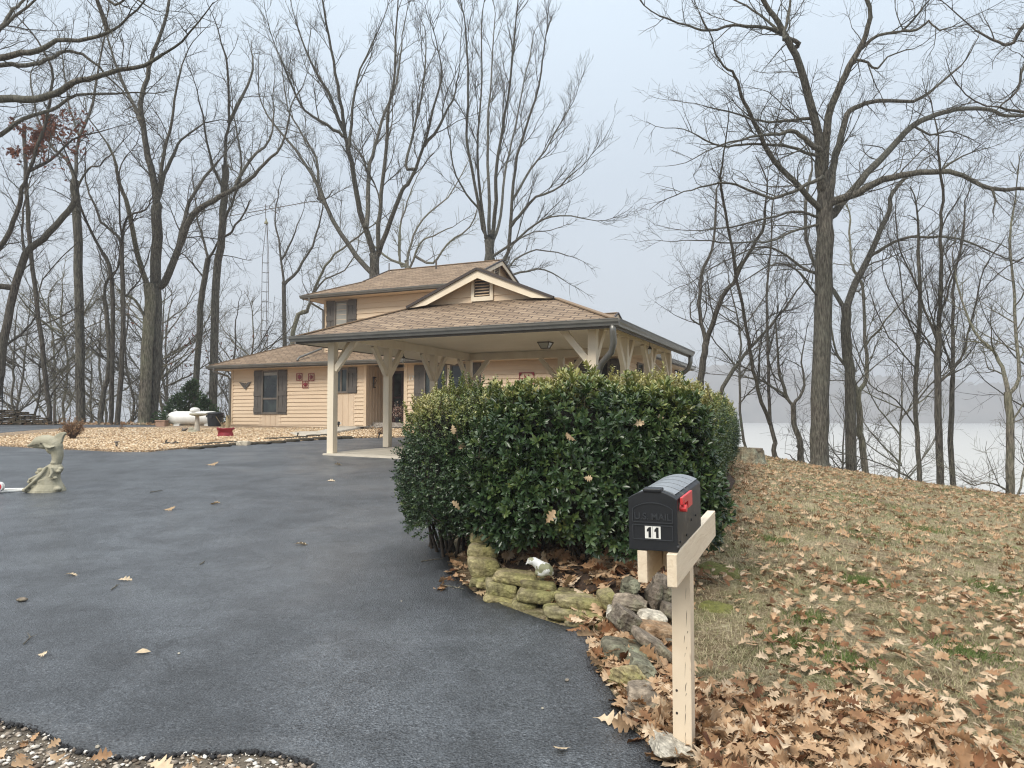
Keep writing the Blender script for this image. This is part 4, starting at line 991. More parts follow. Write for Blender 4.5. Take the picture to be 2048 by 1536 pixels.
# ---- behind the house
tree('tall fan-shaped tree of upright stems behind the house, right of the pair', 44, [
 (24, 22, [(978, 850), (978, 520), (978, 476)], {'from': .99}),
 (8, 2, [(972, 475), (961, 403), (956, 330), (958, 238), (963, 146), (965, 20)]), (8, 2, [(979, 476), (978, 366), (976, 256), (983, 146), (990, 30)]),
 (8, 2, [(987, 478), (1001, 432), (1009, 348), (1023, 286), (1042, 201), (1064, 84)]), (9, 3, [(984, 478), (991, 403), (994, 330), (1005, 256), (1020, 165), (1031, 55)]),
 (8, 3, [(965, 458), (950, 366), (932, 275), (936, 183), (932, 55)]), (9, 3, [(1009, 520), (1020, 454), (1027, 366), (1042, 286), (1071, 201), (1086, 120)]),
 (8, 2, [(1020, 454), (1038, 432), (1071, 395), (1122, 373), (1152, 340)]), (7, 2, [(987, 510), (1031, 483), (1071, 447), (1122, 432), (1177, 439)]),
 (6, 2, [(961, 421), (932, 388), (906, 330), (899, 264)]), (6, 2, [(1025, 400), (1060, 340), (1090, 300), (1140, 215)])], seed=31, up=.07, ang=(14, 40), spawn=.85, clen=(1.4, 3.6), bu=.14, wig=.12, frm=.3)
tree('tall spreading tree with crooked stems behind the upper roof', 40, [
 (22, 20, [(747, 850), (749, 545), (747, 508)], {'from': .99}),
 (14, 3, [(749, 512), (727, 443), (712, 385), (698, 300), (689, 264), (683, 220), (672, 146), (657, 73), (645, 0)]),
 (10, 3, [(734, 447), (738, 348), (749, 293), (771, 220), (793, 165), (804, 92)]), (12, 3, [(756, 508), (782, 439), (804, 381), (822, 359), (848, 293), (866, 220), (885, 146)]),
 (10, 3, [(756, 494), (760, 421), (771, 311), (778, 220), (789, 146), (793, 48)]), (13, 3, [(745, 548), (698, 491), (654, 417), (635, 370), (592, 300), (548, 249), (522, 205)]),
 (8, 2, [(639, 395), (632, 315), (606, 271), (577, 220), (566, 146)]), (8, 2, [(687, 271), (654, 249), (610, 220), (573, 146), (555, 103)]), (8, 2, [(698, 293), (705, 220), (720, 139), (756, 66)]),
 (8, 2, [(689, 264), (654, 183), (621, 121), (592, 44)]), (7, 2, [(811, 330), (830, 256), (848, 165), (852, 73)]), (6, 2, [(635, 400), (655, 395), (668, 378)], {'cut': 1}), (7, 2, [(848, 293), (880, 250), (905, 200), (915, 150)])],
 seed=32, up=.06, ang=(18, 50), spawn=.7, clen=(1.3, 3.6), bu=.10, wig=.13, frm=.22)
tree('low misty tree between the two tall ones behind the house', 56, [
 (9, 8, [(820, 850), (815, 560), (812, 530)], {'from': .99}), (7, 2, [(812, 535), (822, 487), (844, 439), (895, 395), (932, 330)]), (6, 2, [(800, 527), (800, 458), (815, 403), (830, 366)]),
 (6, 2, [(822, 533), (840, 487), (866, 472), (906, 454)]), (6, 2, [(866, 527), (895, 487), (939, 454), (960, 400)]), (6, 2, [(812, 530), (770, 512), (740, 480), (735, 440)])], seed=33, bark='bark_pale', spawn=.6, lv=1, clen=(1.2, 3))
tree('broad faint tree low behind the right gable', 52, [
 (8, 7, [(1010, 850), (1000, 560)], {'from': .99}), (6, 2, [(1000, 565), (1030, 520), (1075, 500), (1130, 510)]), (6, 2, [(1000, 565), (1040, 545), (1090, 540), (1125, 560)]), (5, 2, [(1000, 560), (1020, 500), (1050, 470), (1100, 460)])], seed=34, spawn=.55, lv=1, clen=(1.2, 3))
tree('dark double-forked tree between antenna mast and upper roof', 46, [
 (9, 8, [(575, 850), (569, 612), (567, 564)], {'from': .98}), (6, 2, [(567, 566), (562, 520), (554, 461), (550, 431), (556, 380)]), (7, 2, [(568, 570), (595, 540), (625, 492), (642, 434), (646, 395)]), (5, 2, [(562, 520), (585, 480), (600, 440)])], seed=35, bark='bark_dark', spawn=.5, clen=(.8, 2.2))
tree('pale leaning tree left of the upper storey', 48, [
 (10, 9, [(580, 850), (588, 666), (612, 622)], {'from': .98}), (8, 3, [(612, 624), (626, 588), (640, 554), (660, 520), (700, 485), (740, 455)]), (5, 2, [(625, 590), (650, 560), (690, 540), (715, 500)])], seed=36, bark='bark_pale', spawn=.55, clen=(1, 2.6))
# ---- left wood
tree('massive double trunk left of the evergreen, its limbs forking wide', 35, [
 (22, 20, [(305, 850), (313, 700), (311, 571), (314, 434), (313, 410)], {'from': .98}),
 (15, 5, [(313, 412), (306, 349), (294, 308), (290, 267), (280, 212), (294, 154), (308, 103), (328, 51), (340, -20)]), (12, 3, [(316, 400), (328, 349), (349, 308), (362, 280), (410, 246)]),
 (9, 3, [(290, 267), (270, 219), (236, 137), (222, 103), (200, 20)]), (9, 3, [(318, 380), (330, 300), (345, 240), (352, 180), (365, 130)]),
 (17, 3, [(328, 565), (355, 502), (385, 430), (430, 400), (455, 385), (496, 362), (530, 325), (564, 290), (581, 219)]),
 (10, 4, [(355, 502), (368, 440), (385, 390), (420, 340), (440, 320)]), (9, 3, [(470, 375), (500, 320), (540, 280), (548, 220)])], seed=41, spawn=.4, clen=(1, 2.6), flare=1.3)
tree('pale forked trunk fused against the massive double trunk', 34.5, [
 (24, 21, [(288, 850), (294, 700), (300, 612), (298, 570)], {'from': .99}), (12, 4, [(297, 575), (290, 560), (270, 485), (256, 410), (245, 385), (235, 350), (232, 325), (215, 290)]), (7, 3, [(292, 640), (270, 600), (245, 588), (235, 580)], {'cut': 1})], seed=42, bark='bark_pale', spawn=.5)
tree('straight grey trunk standing alone behind the lane', 34, [
 (18, 16, [(162, 850), (160, 708), (157, 537), (152, 400), (150, 360)], {'from': .98}), (9, 3, [(150, 362), (159, 273), (185, 205), (200, 120), (215, 50)]), (8, 3, [(149, 360), (133, 318), (100, 290), (75, 230), (60, 150)]), (6, 2, [(152, 380), (175, 340), (200, 330), (230, 300)]), (6, 2, [(158, 270), (140, 220), (130, 150), (120, 80)])], seed=43, spawn=.42)
tree('thin dark trunk leaning over the iron stake', 33, [
 (10, 7, [(99, 845), (92, 769), (79, 639), (65, 537), (56, 420), (50, 330), (48, 250)], {'from': .55}), (4, 1.5, [(98, 800), (110, 780), (125, 760), (150, 730)]), (4, 1.5, [(80, 650), (110, 640), (150, 615)])], seed=44, bark='bark_dark', spawn=.5)
tree('leaning dark tree at the left edge with a long fork', 30, [
 (19, 11, [(-25, 870), (-5, 776), (10, 673), (27, 588), (51, 509), (85, 479), (126, 434), (150, 400)], {'from': .6}), (12, 4, [(-40, 560), (0, 495), (20, 461), (38, 410), (44, 376), (58, 342), (82, 273), (99, 205), (103, 137), (85, 100)]),
 (6, 2, [(51, 509), (45, 460), (50, 400), (60, 360)]), (7, 2, [(58, 342), (100, 320), (145, 280), (220, 260)]), (6, 2, [(0, 700), (40, 670), (72, 630), (85, 560), (140, 500)])], seed=45, bark='bark_dark', spawn=.42,
 dead=[(18, 200, 1.3, 230), (45, 260, .9, 160), (120, 290, 1.4, 120), (20, 235, 1.2, 260), (155, 270, .8, 90)])
tree('crooked dark tree, first of three leaning together', 34, [
 (11, 8, [(203, 850), (208, 776), (219, 725), (214, 640), (208, 591)], {'from': .9}), (6, 2, [(208, 595), (215, 560), (232, 540), (240, 500)])], seed=46, spawn=.5)
tree('sinuous dark tree, middle of three leaning together', 33.5, [
 (9, 8, [(222, 850), (226, 708), (224, 554), (205, 506)], {'from': .9}), (6, 2.5, [(205, 506), (181, 461), (157, 400), (150, 350), (130, 300)]), (5, 2, [(222, 560), (240, 520), (232, 480)])], seed=47, bark='bark_dark', spawn=.42)
tree('blackish branching tree, last of three leaning together', 33, [
 (11, 8, [(236, 850), (244, 708), (246, 571), (243, 485)], {'from': .9}), (7, 3, [(243, 487), (232, 468), (202, 444), (185, 400), (175, 380), (170, 330)]), (6, 2, [(244, 485), (256, 434), (291, 420), (305, 395)]), (5, 3, [(243, 490), (240, 420), (239, 345)]), (5, 2, [(245, 600), (262, 580), (280, 560), (300, 500)])], seed=48, bark='bark_dark', spawn=.4)
tree('tall brown tree just left of the house with a forked top', 37, [
 (17, 14, [(424, 850), (429, 673), (434, 554), (444, 468), (447, 400), (450, 330)], {'from': .9}), (8, 3, [(450, 332), (453, 273), (458, 246), (455, 137), (444, 89)]), (8, 3, [(457, 246), (479, 205), (502, 154), (506, 113)]), (7, 3, [(448, 440), (470, 390), (485, 330), (470, 250)]),
 (7, 2, [(448, 380), (425, 330), (410, 260), (395, 180)]), (6, 2, [(455, 470), (480, 440), (492, 420), (500, 400)], {'cut': 1})], seed=49, spawn=.42)
tree('grey tree with forked top between the evergreen and the massive trunk', 38, [
 (13, 11, [(388, 850), (398, 656), (410, 554), (417, 516)], {'from': .9}), (7, 2, [(417, 518), (403, 468), (393, 427), (385, 350)]), (6, 2, [(417, 516), (434, 489), (450, 440)]), (5, 1.5, [(410, 560), (380, 520), (350, 500)])], seed=50, spawn=.42)
tree('overhanging limbs of a tree beyond the left edge', 20, [
 (40, 34, [(-420, 1000), (-400, 600), (-380, 300), (-360, 150)], {'from': .99}),
 (18, 5, [(-370, 250), (-150, 180), (-40, 120), (0, 116), (44, 106), (85, 99), (113, 82), (178, 79), (230, 60)]), (14, 5, [(-370, 280), (-100, 150), (0, 130), (51, 130), (92, 120), (130, 102), (164, 109), (200, 135)]),
 (18, 5, [(-380, 350), (-100, 220), (0, 198), (68, 198), (113, 185), (147, 164), (191, 154), (239, 140), (290, 130), (325, 109)]), (14, 5, [(-385, 420), (-100, 300), (0, 270), (44, 239), (103, 219), (154, 191), (230, 188)]),
 (16, 4, [(-365, 200), (-60, 110), (0, 58), (20, 27), (41, 7), (70, -20)]), (10, 4, [(-30, 80), (0, 58), (40, 25), (85, -10)]), (7, 2, [(190, -20), (230, 10), (260, -5), (300, 15)])], seed=51, bark='bark', spawn=.36, clen=(.7, 1.9))
# ---- background saplings and distant trees, each grown on its own
def sapling(label, px, D, h, seed, bark='bark_pale', w=6, spread=.28, n=5, dead=None, lv=2, py0=None, name='bare_tree', den=(0, 3.4, 2.8, 2.2)):
    rr = random.Random(seed); k = 1500 / D; x = (px - 1024) / 1500 * D
    g = gz(x, D); base_y = 838 + (1.6 - g) * k; hp_ = h * k
    lean = rr.uniform(-.12, .12); trunk = [(px, base_y)]
    for i in range(1, 5): trunk.append((px + lean * hp_ * i / 4 + rr.gauss(0, 1) * hp_ * .012, base_y - hp_ * .8 * i / 4))
    L_ = [(w, w * .35, trunk, {'from': .4, 'sp': 1.0})]
    for i in range(n):
        f = rr.uniform(.3, .85); j = f * 4; a = int(j); fx = trunk[a][0] + (trunk[min(a + 1, 4)][0] - trunk[a][0]) * (j - a); fy = base_y - hp_ * .8 * f
        s_ = rr.choice((-1, 1)) * rr.uniform(.5, 1) * spread * hp_; u = rr.uniform(.12, .34) * hp_ * (1.2 - f * .5)
        L_.append((w * .5, w * .16, [(fx, fy), (fx + s_ * .4, fy - u * .35), (fx + s_ * .75, fy - u * .75), (fx + s_, fy - u * 1.2)]))
    return tree(label, D, L_, bark, seed=seed, spawn=.5 + D * .004, clen=(h * .07, h * .2), lv=lv, flare=1.15, den=den, lean=.6, dead=dead, name=name)
SAP = [
 ('thin sapling at the left edge above the stone wall', 30, 37, 7, 61), ('wiry brush tree behind the end of the stone wall', 62, 38, 5.5, 62), ('slim tree between the iron stake and straight grey trunk', 130, 39, 10, 63),
 ('leafless bush right of the straight grey trunk', 183, 38, 4.5, 64), ('faint tree behind the three leaning trees', 262, 44, 13, 65), ('thin stem beside the terracotta planter', 330, 38, 9, 66),
 ('slender tree rising behind the evergreen', 365, 43, 12, 67), ('fine-branched tree at the left corner of the house', 452, 42, 10, 68), ('slim forked tree left of the antenna mast', 492, 46, 13, 69),
 ('feathery tree right behind the antenna mast', 545, 52, 13, 70), ('small tree low behind the left wing roof', 506, 50, 9, 71), ('distant crown over the left eave of the upper storey', 640, 58, 14, 72),
 ('pale distant tree left of the massive trunk', 225, 50, 16, 73), ('distant tree at the far left', 12, 48, 15, 74), ('distant tree between leaning dark tree and grey trunk', 112, 50, 17, 75),
 ('misty tree behind the massive double trunk', 345, 54, 17, 76), ('feathery tree low on the bank behind the largest tree', 1668, 38, 8, 77), ('fine twiggy tree between the largest bank tree and its fork', 1775, 33, 10, 78),
 
 ('feathery tree left of the largest bank tree', 1500, 34, 11, 82), ('twiggy tree at the far right edge', 2060, 27, 12, 83), ('faint tree over the chimney side of the long roof', 700, 62, 15, 85)]
for lb, px, D, h, sd_ in SAP:
    tree_w = 5 + h * .22
    sapling(lb, px, D, h, sd_, bark=('bark_pale', 'bark', 'bark_dark')[sd_ % 3], w=tree_w, n=6 + sd_ % 4, spread=.3, dead=[(px, 838 - h * 14, h * .3, 40)] if sd_ in (66, 68, 80) else None)
for i, (px, D, h) in enumerate([(18, 36, 2.6), (45, 37, 3), (78, 36.5, 2.4), (120, 36.5, 2.2), (140, 37, 3), (186, 36.5, 2), (212, 36.8, 2.4), (262, 37, 2.6), (276, 36.6, 2), (352, 38, 3.4), (446, 38, 3.2), (458, 37, 2.8), (1668, 28, 2.6), (1760, 28, 2.6), (1945, 25, 2.4), (1990, 24, 2.4), (1800, 26.5, 2)]):
    where = ['behind the stone wall, nearest the left edge', 'behind the stone wall, second from the edge', 'at the falling end of the stone wall', 'just right of the iron stake', 'left of the straight grey trunk', 'at the foot of the straight grey trunk', 'left of the three leaning trees', 'right of the three leaning trees', 'left of the massive trunk', 'between massive trunk and planter', 'behind the black bin', 'beside the house corner', 'right of the largest bank tree', 'right of the pale crooked tree', 'right of the straight dark tree', 'left of the pale tree at the far right', 'left of the fanned tree'][i]
    sapling('wispy leafless shrub ' + where, px, D, h, 200 + i, bark='bark_pale', w=2.2, n=7, spread=.45, lv=1, name='bare_shrub')
# ================================================================ EVERGREEN SHRUBS
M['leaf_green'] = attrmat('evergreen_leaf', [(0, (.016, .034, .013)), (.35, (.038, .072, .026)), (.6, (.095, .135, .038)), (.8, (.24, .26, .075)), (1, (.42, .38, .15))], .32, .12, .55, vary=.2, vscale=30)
M['twig'] = pm('shrub_twigs', (.07, .052, .035), (.035, .026, .018), 20, .9, .2)
M['inner'] = pm('shrub_inner', (.012, .014, .007), (.022, .020, .011), 18, .95, .9, 30, bdist=.05)  # near-black core colour, painted shade seen through the leaf gaps
def shell_pts(n, shape, seed):
    """random points on a lumpy closed form; shape(u,theta)->center path"""
    pass
def superell(rs_, n, c, r, e=.62, yaw=0, cover=(-.75, 1)):
    d = rs_.randn(n, 3); d /= np.linalg.norm(d, axis=1, keepdims=True)
    q = np.sign(d) * np.abs(d) ** e; s = np.maximum(.001, (np.abs(q) ** (2 / e * .5 * 2)).sum(1)) ** 0
    # radial projection on |x|^p+|y|^p+|z|^p = 1
    p = 2 / e; k = (np.abs(d) ** p).sum(1) ** (-1 / p); q = d * k[:, None]
    nr_ = np.sign(q) * np.abs(q) ** (p - 1) / np.array(r)[None, :]; nr_ /= np.linalg.norm(nr_, axis=1, keepdims=True)
    pts = q * np.array(r)[None, :]
    ca, sa = math.cos(yaw), math.sin(yaw); Rm = np.array([[ca, -sa, 0], [sa, ca, 0], [0, 0, 1]])
    keep = (q[:, 2] > cover[0])
    return (pts @ Rm.T + np.array(c))[keep], (nr_ @ Rm.T)[keep]
def lump(P_, amp, sc, seed=0):
    return np.array([mnoise.noise((p[0] * sc + seed, p[1] * sc, p[2] * sc)) + .5 * mnoise.noise((p[0] * sc * 2.7, p[1] * sc * 2.7 + seed, p[2] * sc * 2.7)) for p in P_]) * amp
def shrub(name, label, blobs, leaf, nspr, lsize, per, seed, amp=.10, sc=2.2, whorl=True, top=1.9, yell=.5, base=None, group=None, cat='shrub', depth=.22, brt=0, toplim=None, shoots=160):
    """blobs: (centre, radii, yaw, share). Sprigs of `per` leaves scattered through a shell; opaque dark core under it stands in for shade in the gaps"""
    rs_ = np.random.RandomState(seed); PA, NA, DP_ = [], [], []
    for (c, r, yaw, share) in blobs:
        p, n = superell(rs_, int(nspr * share), c, r, yaw=yaw)
        l = lump(p, amp, sc, seed); l = np.where(n[:, 2] > .3, np.clip(l, -.2, .05), l); dd = rs_.rand(len(p)) ** 1.7 * depth
        fine = rs_.randn(len(p)) * .015
        sprig = (rs_.rand(len(p)) < .04) * rs_.rand(len(p)) * .09 * (n[:, 2] > .2)
        p = p + n * (l + fine + sprig - dd + .03)[:, None]; PA.append(p); NA.append(n); DP_.append(dd / depth)
    P_ = np.concatenate(PA); N_ = np.concatenate(NA); dpt = np.concatenate(DP_)
    # drop sprigs deep inside another blob
    keep = np.ones(len(P_), bool); off = 0
    for bi, (c, r, yaw, share) in enumerate(blobs):
        ca, sa = math.cos(-yaw), math.sin(-yaw); q = (P_ - np.array(c)); x = q[:, 0] * ca - q[:, 1] * sa; y = q[:, 0] * sa + q[:, 1] * ca
        f = (np.abs(x / r[0]) ** 3.2 + np.abs(y / r[1]) ** 3.2 + np.abs(q[:, 2] / r[2]) ** 3.2) ** (1 / 3.2)
        own = np.zeros(len(P_), bool); own[off:off + len(PA[bi])] = True; off += len(PA[bi])
        keep &= ~((f < .72) & ~own)
    g = np.array([gz(a, b) for a, b in P_[:, :2]]); keep &= P_[:, 2] > g + .12
    P_, N_, dpt = P_[keep], N_[keep], dpt[keep]; g = g[keep]
    up_ = np.where((N_[:, 2] > .35) & (dpt < .35))[0]; sh = rs_.choice(up_, min(len(up_), shoots), replace=False); ex = []
    for i in sh:
        d_ = N_[i] * .4 + np.array([0, 0, 1]) + rs_.randn(3) * .22; d_ /= np.linalg.norm(d_); L_ = .05 + rs_.rand() ** 2 * .16
        for q_ in np.arange(0, L_, lsize * .55): ex.append((P_[i] + d_ * q_, d_, g[i]))
    if ex:
        P_ = np.concatenate([P_, np.array([e[0] for e in ex])]); N_ = np.concatenate([N_, np.array([e[1] for e in ex])]); dpt = np.concatenate([dpt, np.zeros(len(ex))]); g = np.concatenate([g, np.array([e[2] for e in ex])])
    n = len(P_)
    base_pt = np.array(base if base is not None else (blobs[0][0][0], blobs[0][0][1], gz(blobs[0][0][0], blobs[0][0][1])), float)
    ax0 = N_ + rs_.randn(n, 3) * .35 + np.array([0, 0, .35]); ax0 /= np.linalg.norm(ax0, axis=1, keepdims=True)
    # leaves of each sprig
    pos = np.repeat(P_, per, 0); ax = np.repeat(ax0, per, 0); m = len(pos); k = np.tile(np.arange(per), n)
    ref = np.tile(np.array([[.31, .52, .79]]), (m, 1)); A = np.cross(ax, ref); A /= np.linalg.norm(A, axis=1, keepdims=True); B = np.cross(ax, A)
    if whorl:
        az = k * 2 * np.pi / per * 1.0 + rs_.randn(m) * .25 + np.repeat(rs_.rand(n) * 6, per); tilt = .95 + rs_.randn(m) * .22 - (k % 2) * .35; along = -(k % 2) * -.0 + rs_.rand(m) * .012
    else:
        az = k * 2.4 + np.repeat(rs_.rand(n) * 6, per) + rs_.randn(m) * .3; tilt = .85 + rs_.randn(m) * .25; along = (k / per - .5) * lsize * 2.6
    out = A * np.cos(az)[:, None] + B * np.sin(az)[:, None]
    la = ax * np.cos(tilt)[:, None] + out * np.sin(tilt)[:, None]; nrm = ax * np.sin(tilt)[:, None] - out * np.cos(tilt)[:, None] + rs_.randn(m, 3) * .15
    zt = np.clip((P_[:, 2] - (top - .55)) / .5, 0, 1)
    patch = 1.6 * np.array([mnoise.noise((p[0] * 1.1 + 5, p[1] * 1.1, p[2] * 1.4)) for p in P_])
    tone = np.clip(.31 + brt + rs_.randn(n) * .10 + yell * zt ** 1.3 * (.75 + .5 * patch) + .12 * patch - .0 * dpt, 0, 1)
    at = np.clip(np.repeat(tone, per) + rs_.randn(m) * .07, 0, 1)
    rt = thing(name, label, cat, tuple(base_pt), 0, group)
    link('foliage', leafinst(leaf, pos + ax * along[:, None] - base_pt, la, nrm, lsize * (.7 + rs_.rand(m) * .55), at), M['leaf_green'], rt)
    # solid dark lump added inside, so gaps between leaves look shaded
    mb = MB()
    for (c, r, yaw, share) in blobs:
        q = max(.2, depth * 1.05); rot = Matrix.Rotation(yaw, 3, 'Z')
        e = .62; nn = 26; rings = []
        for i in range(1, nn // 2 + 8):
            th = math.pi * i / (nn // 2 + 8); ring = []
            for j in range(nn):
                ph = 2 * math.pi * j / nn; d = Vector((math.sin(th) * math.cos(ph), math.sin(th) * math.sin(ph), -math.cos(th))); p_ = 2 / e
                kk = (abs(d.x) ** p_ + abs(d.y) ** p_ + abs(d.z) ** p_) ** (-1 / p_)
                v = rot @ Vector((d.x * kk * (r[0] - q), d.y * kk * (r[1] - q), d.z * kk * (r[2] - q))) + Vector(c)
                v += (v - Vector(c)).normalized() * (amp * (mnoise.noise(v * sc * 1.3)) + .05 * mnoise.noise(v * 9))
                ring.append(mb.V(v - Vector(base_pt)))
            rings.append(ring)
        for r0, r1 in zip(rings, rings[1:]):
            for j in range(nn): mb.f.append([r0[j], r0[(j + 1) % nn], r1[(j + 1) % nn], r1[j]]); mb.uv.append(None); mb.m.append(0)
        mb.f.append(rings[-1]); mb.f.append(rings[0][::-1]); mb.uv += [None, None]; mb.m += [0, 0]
    mb.build('shade_core', M['inner'], rt)
    # woody stems and outer twigs
    rr = random.Random(seed); out = []
    for (c, r, yaw, share) in blobs:
        for _ in range(10):
            a = rr.uniform(0, 6.28); bx, by = c[0] + rr.uniform(-.4, .4) * r[0], c[1] + rr.uniform(-.4, .4) * r[1]; z0 = gz(bx, by) - .02
            q = (c[0] + math.cos(a) * r[0] * .7, c[1] + math.sin(a) * r[1] * .7, c[2] - r[2] * .3)
            out.append(([(bx, by, z0), ((bx * 2 + q[0]) / 3 + rr.uniform(-.05, .05), (by * 2 + q[1]) / 3, z0 + (q[2] - z0) * .5), q], [.018, .014, .009]))
    tw = rs_.choice(n, min(n, 900), replace=False)
    for i in tw:
        p = P_[i]; d = ax0[i]; out.append(([tuple(p - d * .16), tuple(p - d * .07 + rs_.randn(3) * .01), tuple(p + d * .02)], [.0035, .003, .002]))
    V_, F_ = tubes_np(out, 4); link('stems', mesh_np('stems', V_ - base_pt, [F_]), M['twig'], rt)
    return rt
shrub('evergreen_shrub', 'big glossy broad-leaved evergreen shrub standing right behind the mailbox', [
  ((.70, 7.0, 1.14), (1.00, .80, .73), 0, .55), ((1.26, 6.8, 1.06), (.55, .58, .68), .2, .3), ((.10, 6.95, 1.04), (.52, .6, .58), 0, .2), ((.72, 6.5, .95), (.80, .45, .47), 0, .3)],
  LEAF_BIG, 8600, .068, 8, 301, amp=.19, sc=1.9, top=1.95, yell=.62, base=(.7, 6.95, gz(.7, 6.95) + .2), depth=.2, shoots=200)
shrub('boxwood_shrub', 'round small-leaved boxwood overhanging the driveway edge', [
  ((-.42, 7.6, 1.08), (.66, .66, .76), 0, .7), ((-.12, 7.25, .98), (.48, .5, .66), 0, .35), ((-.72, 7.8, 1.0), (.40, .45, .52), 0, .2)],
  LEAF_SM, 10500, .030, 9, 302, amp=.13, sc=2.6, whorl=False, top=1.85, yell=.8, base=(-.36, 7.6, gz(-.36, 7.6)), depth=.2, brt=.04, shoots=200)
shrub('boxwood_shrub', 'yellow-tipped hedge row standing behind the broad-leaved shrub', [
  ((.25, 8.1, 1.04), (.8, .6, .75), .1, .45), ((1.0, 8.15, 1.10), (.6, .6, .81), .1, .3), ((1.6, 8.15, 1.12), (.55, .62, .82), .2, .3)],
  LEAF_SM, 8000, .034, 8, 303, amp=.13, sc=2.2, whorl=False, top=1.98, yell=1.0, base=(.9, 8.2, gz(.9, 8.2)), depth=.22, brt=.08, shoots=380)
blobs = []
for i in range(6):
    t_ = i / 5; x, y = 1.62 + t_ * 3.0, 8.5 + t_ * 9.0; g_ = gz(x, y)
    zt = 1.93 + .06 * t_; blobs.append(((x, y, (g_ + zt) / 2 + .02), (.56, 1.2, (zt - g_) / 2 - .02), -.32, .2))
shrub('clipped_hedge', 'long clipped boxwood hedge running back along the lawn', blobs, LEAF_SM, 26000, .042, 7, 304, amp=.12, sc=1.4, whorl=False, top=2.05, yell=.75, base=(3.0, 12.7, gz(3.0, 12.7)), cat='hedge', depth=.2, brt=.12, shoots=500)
# juniper by the tank
def conifer(label, px, D, blobs, seed, n=14000):
    rs_ = np.random.RandomState(seed); x0 = (px - 1024) / 1500 * D; root = np.array((x0, D, gz(x0, D))); Ps, Ax = [], []
    for (dx, dy, dz, rx, rz, f) in blobs:
        m = int(n * f); u = rs_.rand(m); a = rs_.rand(m) * 6.283; rad = rx * (1 - u ** 1.6) * (.2 + .9 * rs_.rand(m) ** .6) * (1 + .3 * np.sin(a * 3 + u * 11) + .2 * np.sin(a * 5 - u * 17))
        p = np.stack([dx + np.cos(a) * rad, dy + np.sin(a) * rad, dz + u * rz + rs_.randn(m) * .08], 1); Ps.append(p)
        Ax.append(np.stack([np.cos(a), np.sin(a), .35 + .5 * u], 1) + rs_.randn(m, 3) * .3)
    p = np.concatenate(Ps); ax = np.concatenate(Ax); rt = thing('evergreen_bush', label, 'bush', tuple(root))
    link('foliage', leafinst(LEAF_SM, p, ax, rs_.randn(len(p), 3), .07 + rs_.rand(len(p)) * .10, np.clip(.3 + rs_.randn(len(p)) * .15, 0, 1)), M['juniper'], rt)
    out = [([(0, 0, -.1), (.02, 0, .8), (0, .02, 1.7)], [.07, .05, .02])]
    for k in range(60):
        a = rs_.rand() * 6.28; z = rs_.rand() * 1.5; L_ = .9 * (1 - z / 2); out.append(([(0, 0, z), (math.cos(a) * L_ * .5, math.sin(a) * L_ * .5, z + .15), (math.cos(a) * L_, math.sin(a) * L_, z + .4)], [.015, .01, .005]))
    V_, F_ = tubes_np(out, 4); link('trunk', mesh_np('trunk', V_, [F_]), M['bark_dark'], rt)
M['juniper'] = attrmat('juniper', [(0, (.02, .045, .016)), (.5, (.055, .10, .035)), (1, (.12, .17, .06))], .6, .1, .3)
conifer('dark green juniper bush behind the propane tank', 378, 34.5, [(0, 0, .05, 1.0, 1.8, .4), (-.6, 0, .05, .7, 1.2, .2), (.75, 0, .05, .8, 1.05, .25), (.15, .1, .8, .6, 1.2, .15)], 321, 5200)
# brown dried shrub in the gravel
def drybush(label, px, py, w, h, seed, col='leaf_dead', n=420, nl=900, ls=.05):
    b_ = GP(px, py); rr = random.Random(seed); rs_ = np.random.RandomState(seed); out = []; tips = []
    for _ in range(n):
        a = rr.uniform(0, 6.28); ln = rr.uniform(.5, 1); r_ = w / 2 * rr.uniform(.2, 1)
        q = (math.cos(a) * r_ * ln, math.sin(a) * r_ * ln, h * ln * rr.uniform(.5, 1)); md = (q[0] * .4 + rr.gauss(0, .02), q[1] * .4, q[2] * .55)
        out.append(([(rr.gauss(0, .03), rr.gauss(0, .03), -.02), md, q], [.006, .004, .0025])); tips += [q, ((q[0] + md[0]) / 2, (q[1] + md[1]) / 2, (q[2] + md[2]) / 2)]
    rt = thing('dry_shrub', label, 'shrub', tuple(b_)); V_, F_ = tubes_np(out, 3); link('stems', mesh_np('stems', V_, [F_]), M['twig_brown'], rt)
    if nl:
        T_ = np.array([rr.choice(tips) for _ in range(nl)]) + rs_.randn(nl, 3) * .02
        link('dead_leaves', leafinst(LEAF_SM, T_, rs_.randn(nl, 3), rs_.randn(nl, 3), ls * (.6 + rs_.rand(nl)), rs_.rand(nl)), M[col], rt)
M['twig_brown'] = pm('dry_twigs', (.20, .13, .085), (.11, .07, .045), 20, .9, 0)
M['dry_leaf'] = attrmat('dry_shrub_leaf', [(0, (.13, .055, .03)), (.5, (.30, .18, .10)), (1, (.45, .33, .2))], .8, .1, .2)
drybush('round dried brown shrub in the gravel behind the dolphin', 145, 881, .85, .72, 331, 'dry_leaf', 420, 1500, .05)
drybush('small leafless twiggy plant in the gravel left of centre', 243, 862, .35, .45, 332, 'dry_leaf', 22, 30, .04)
drybush('low withered plant along the house wall', 690, 856, 1.0, .22, 333, 'dry_leaf', 160, 500, .05)
drybush('withered clump beside the far carport post', 762, 872, .8, .35, 334, 'dry_leaf', 60, 160, .05)

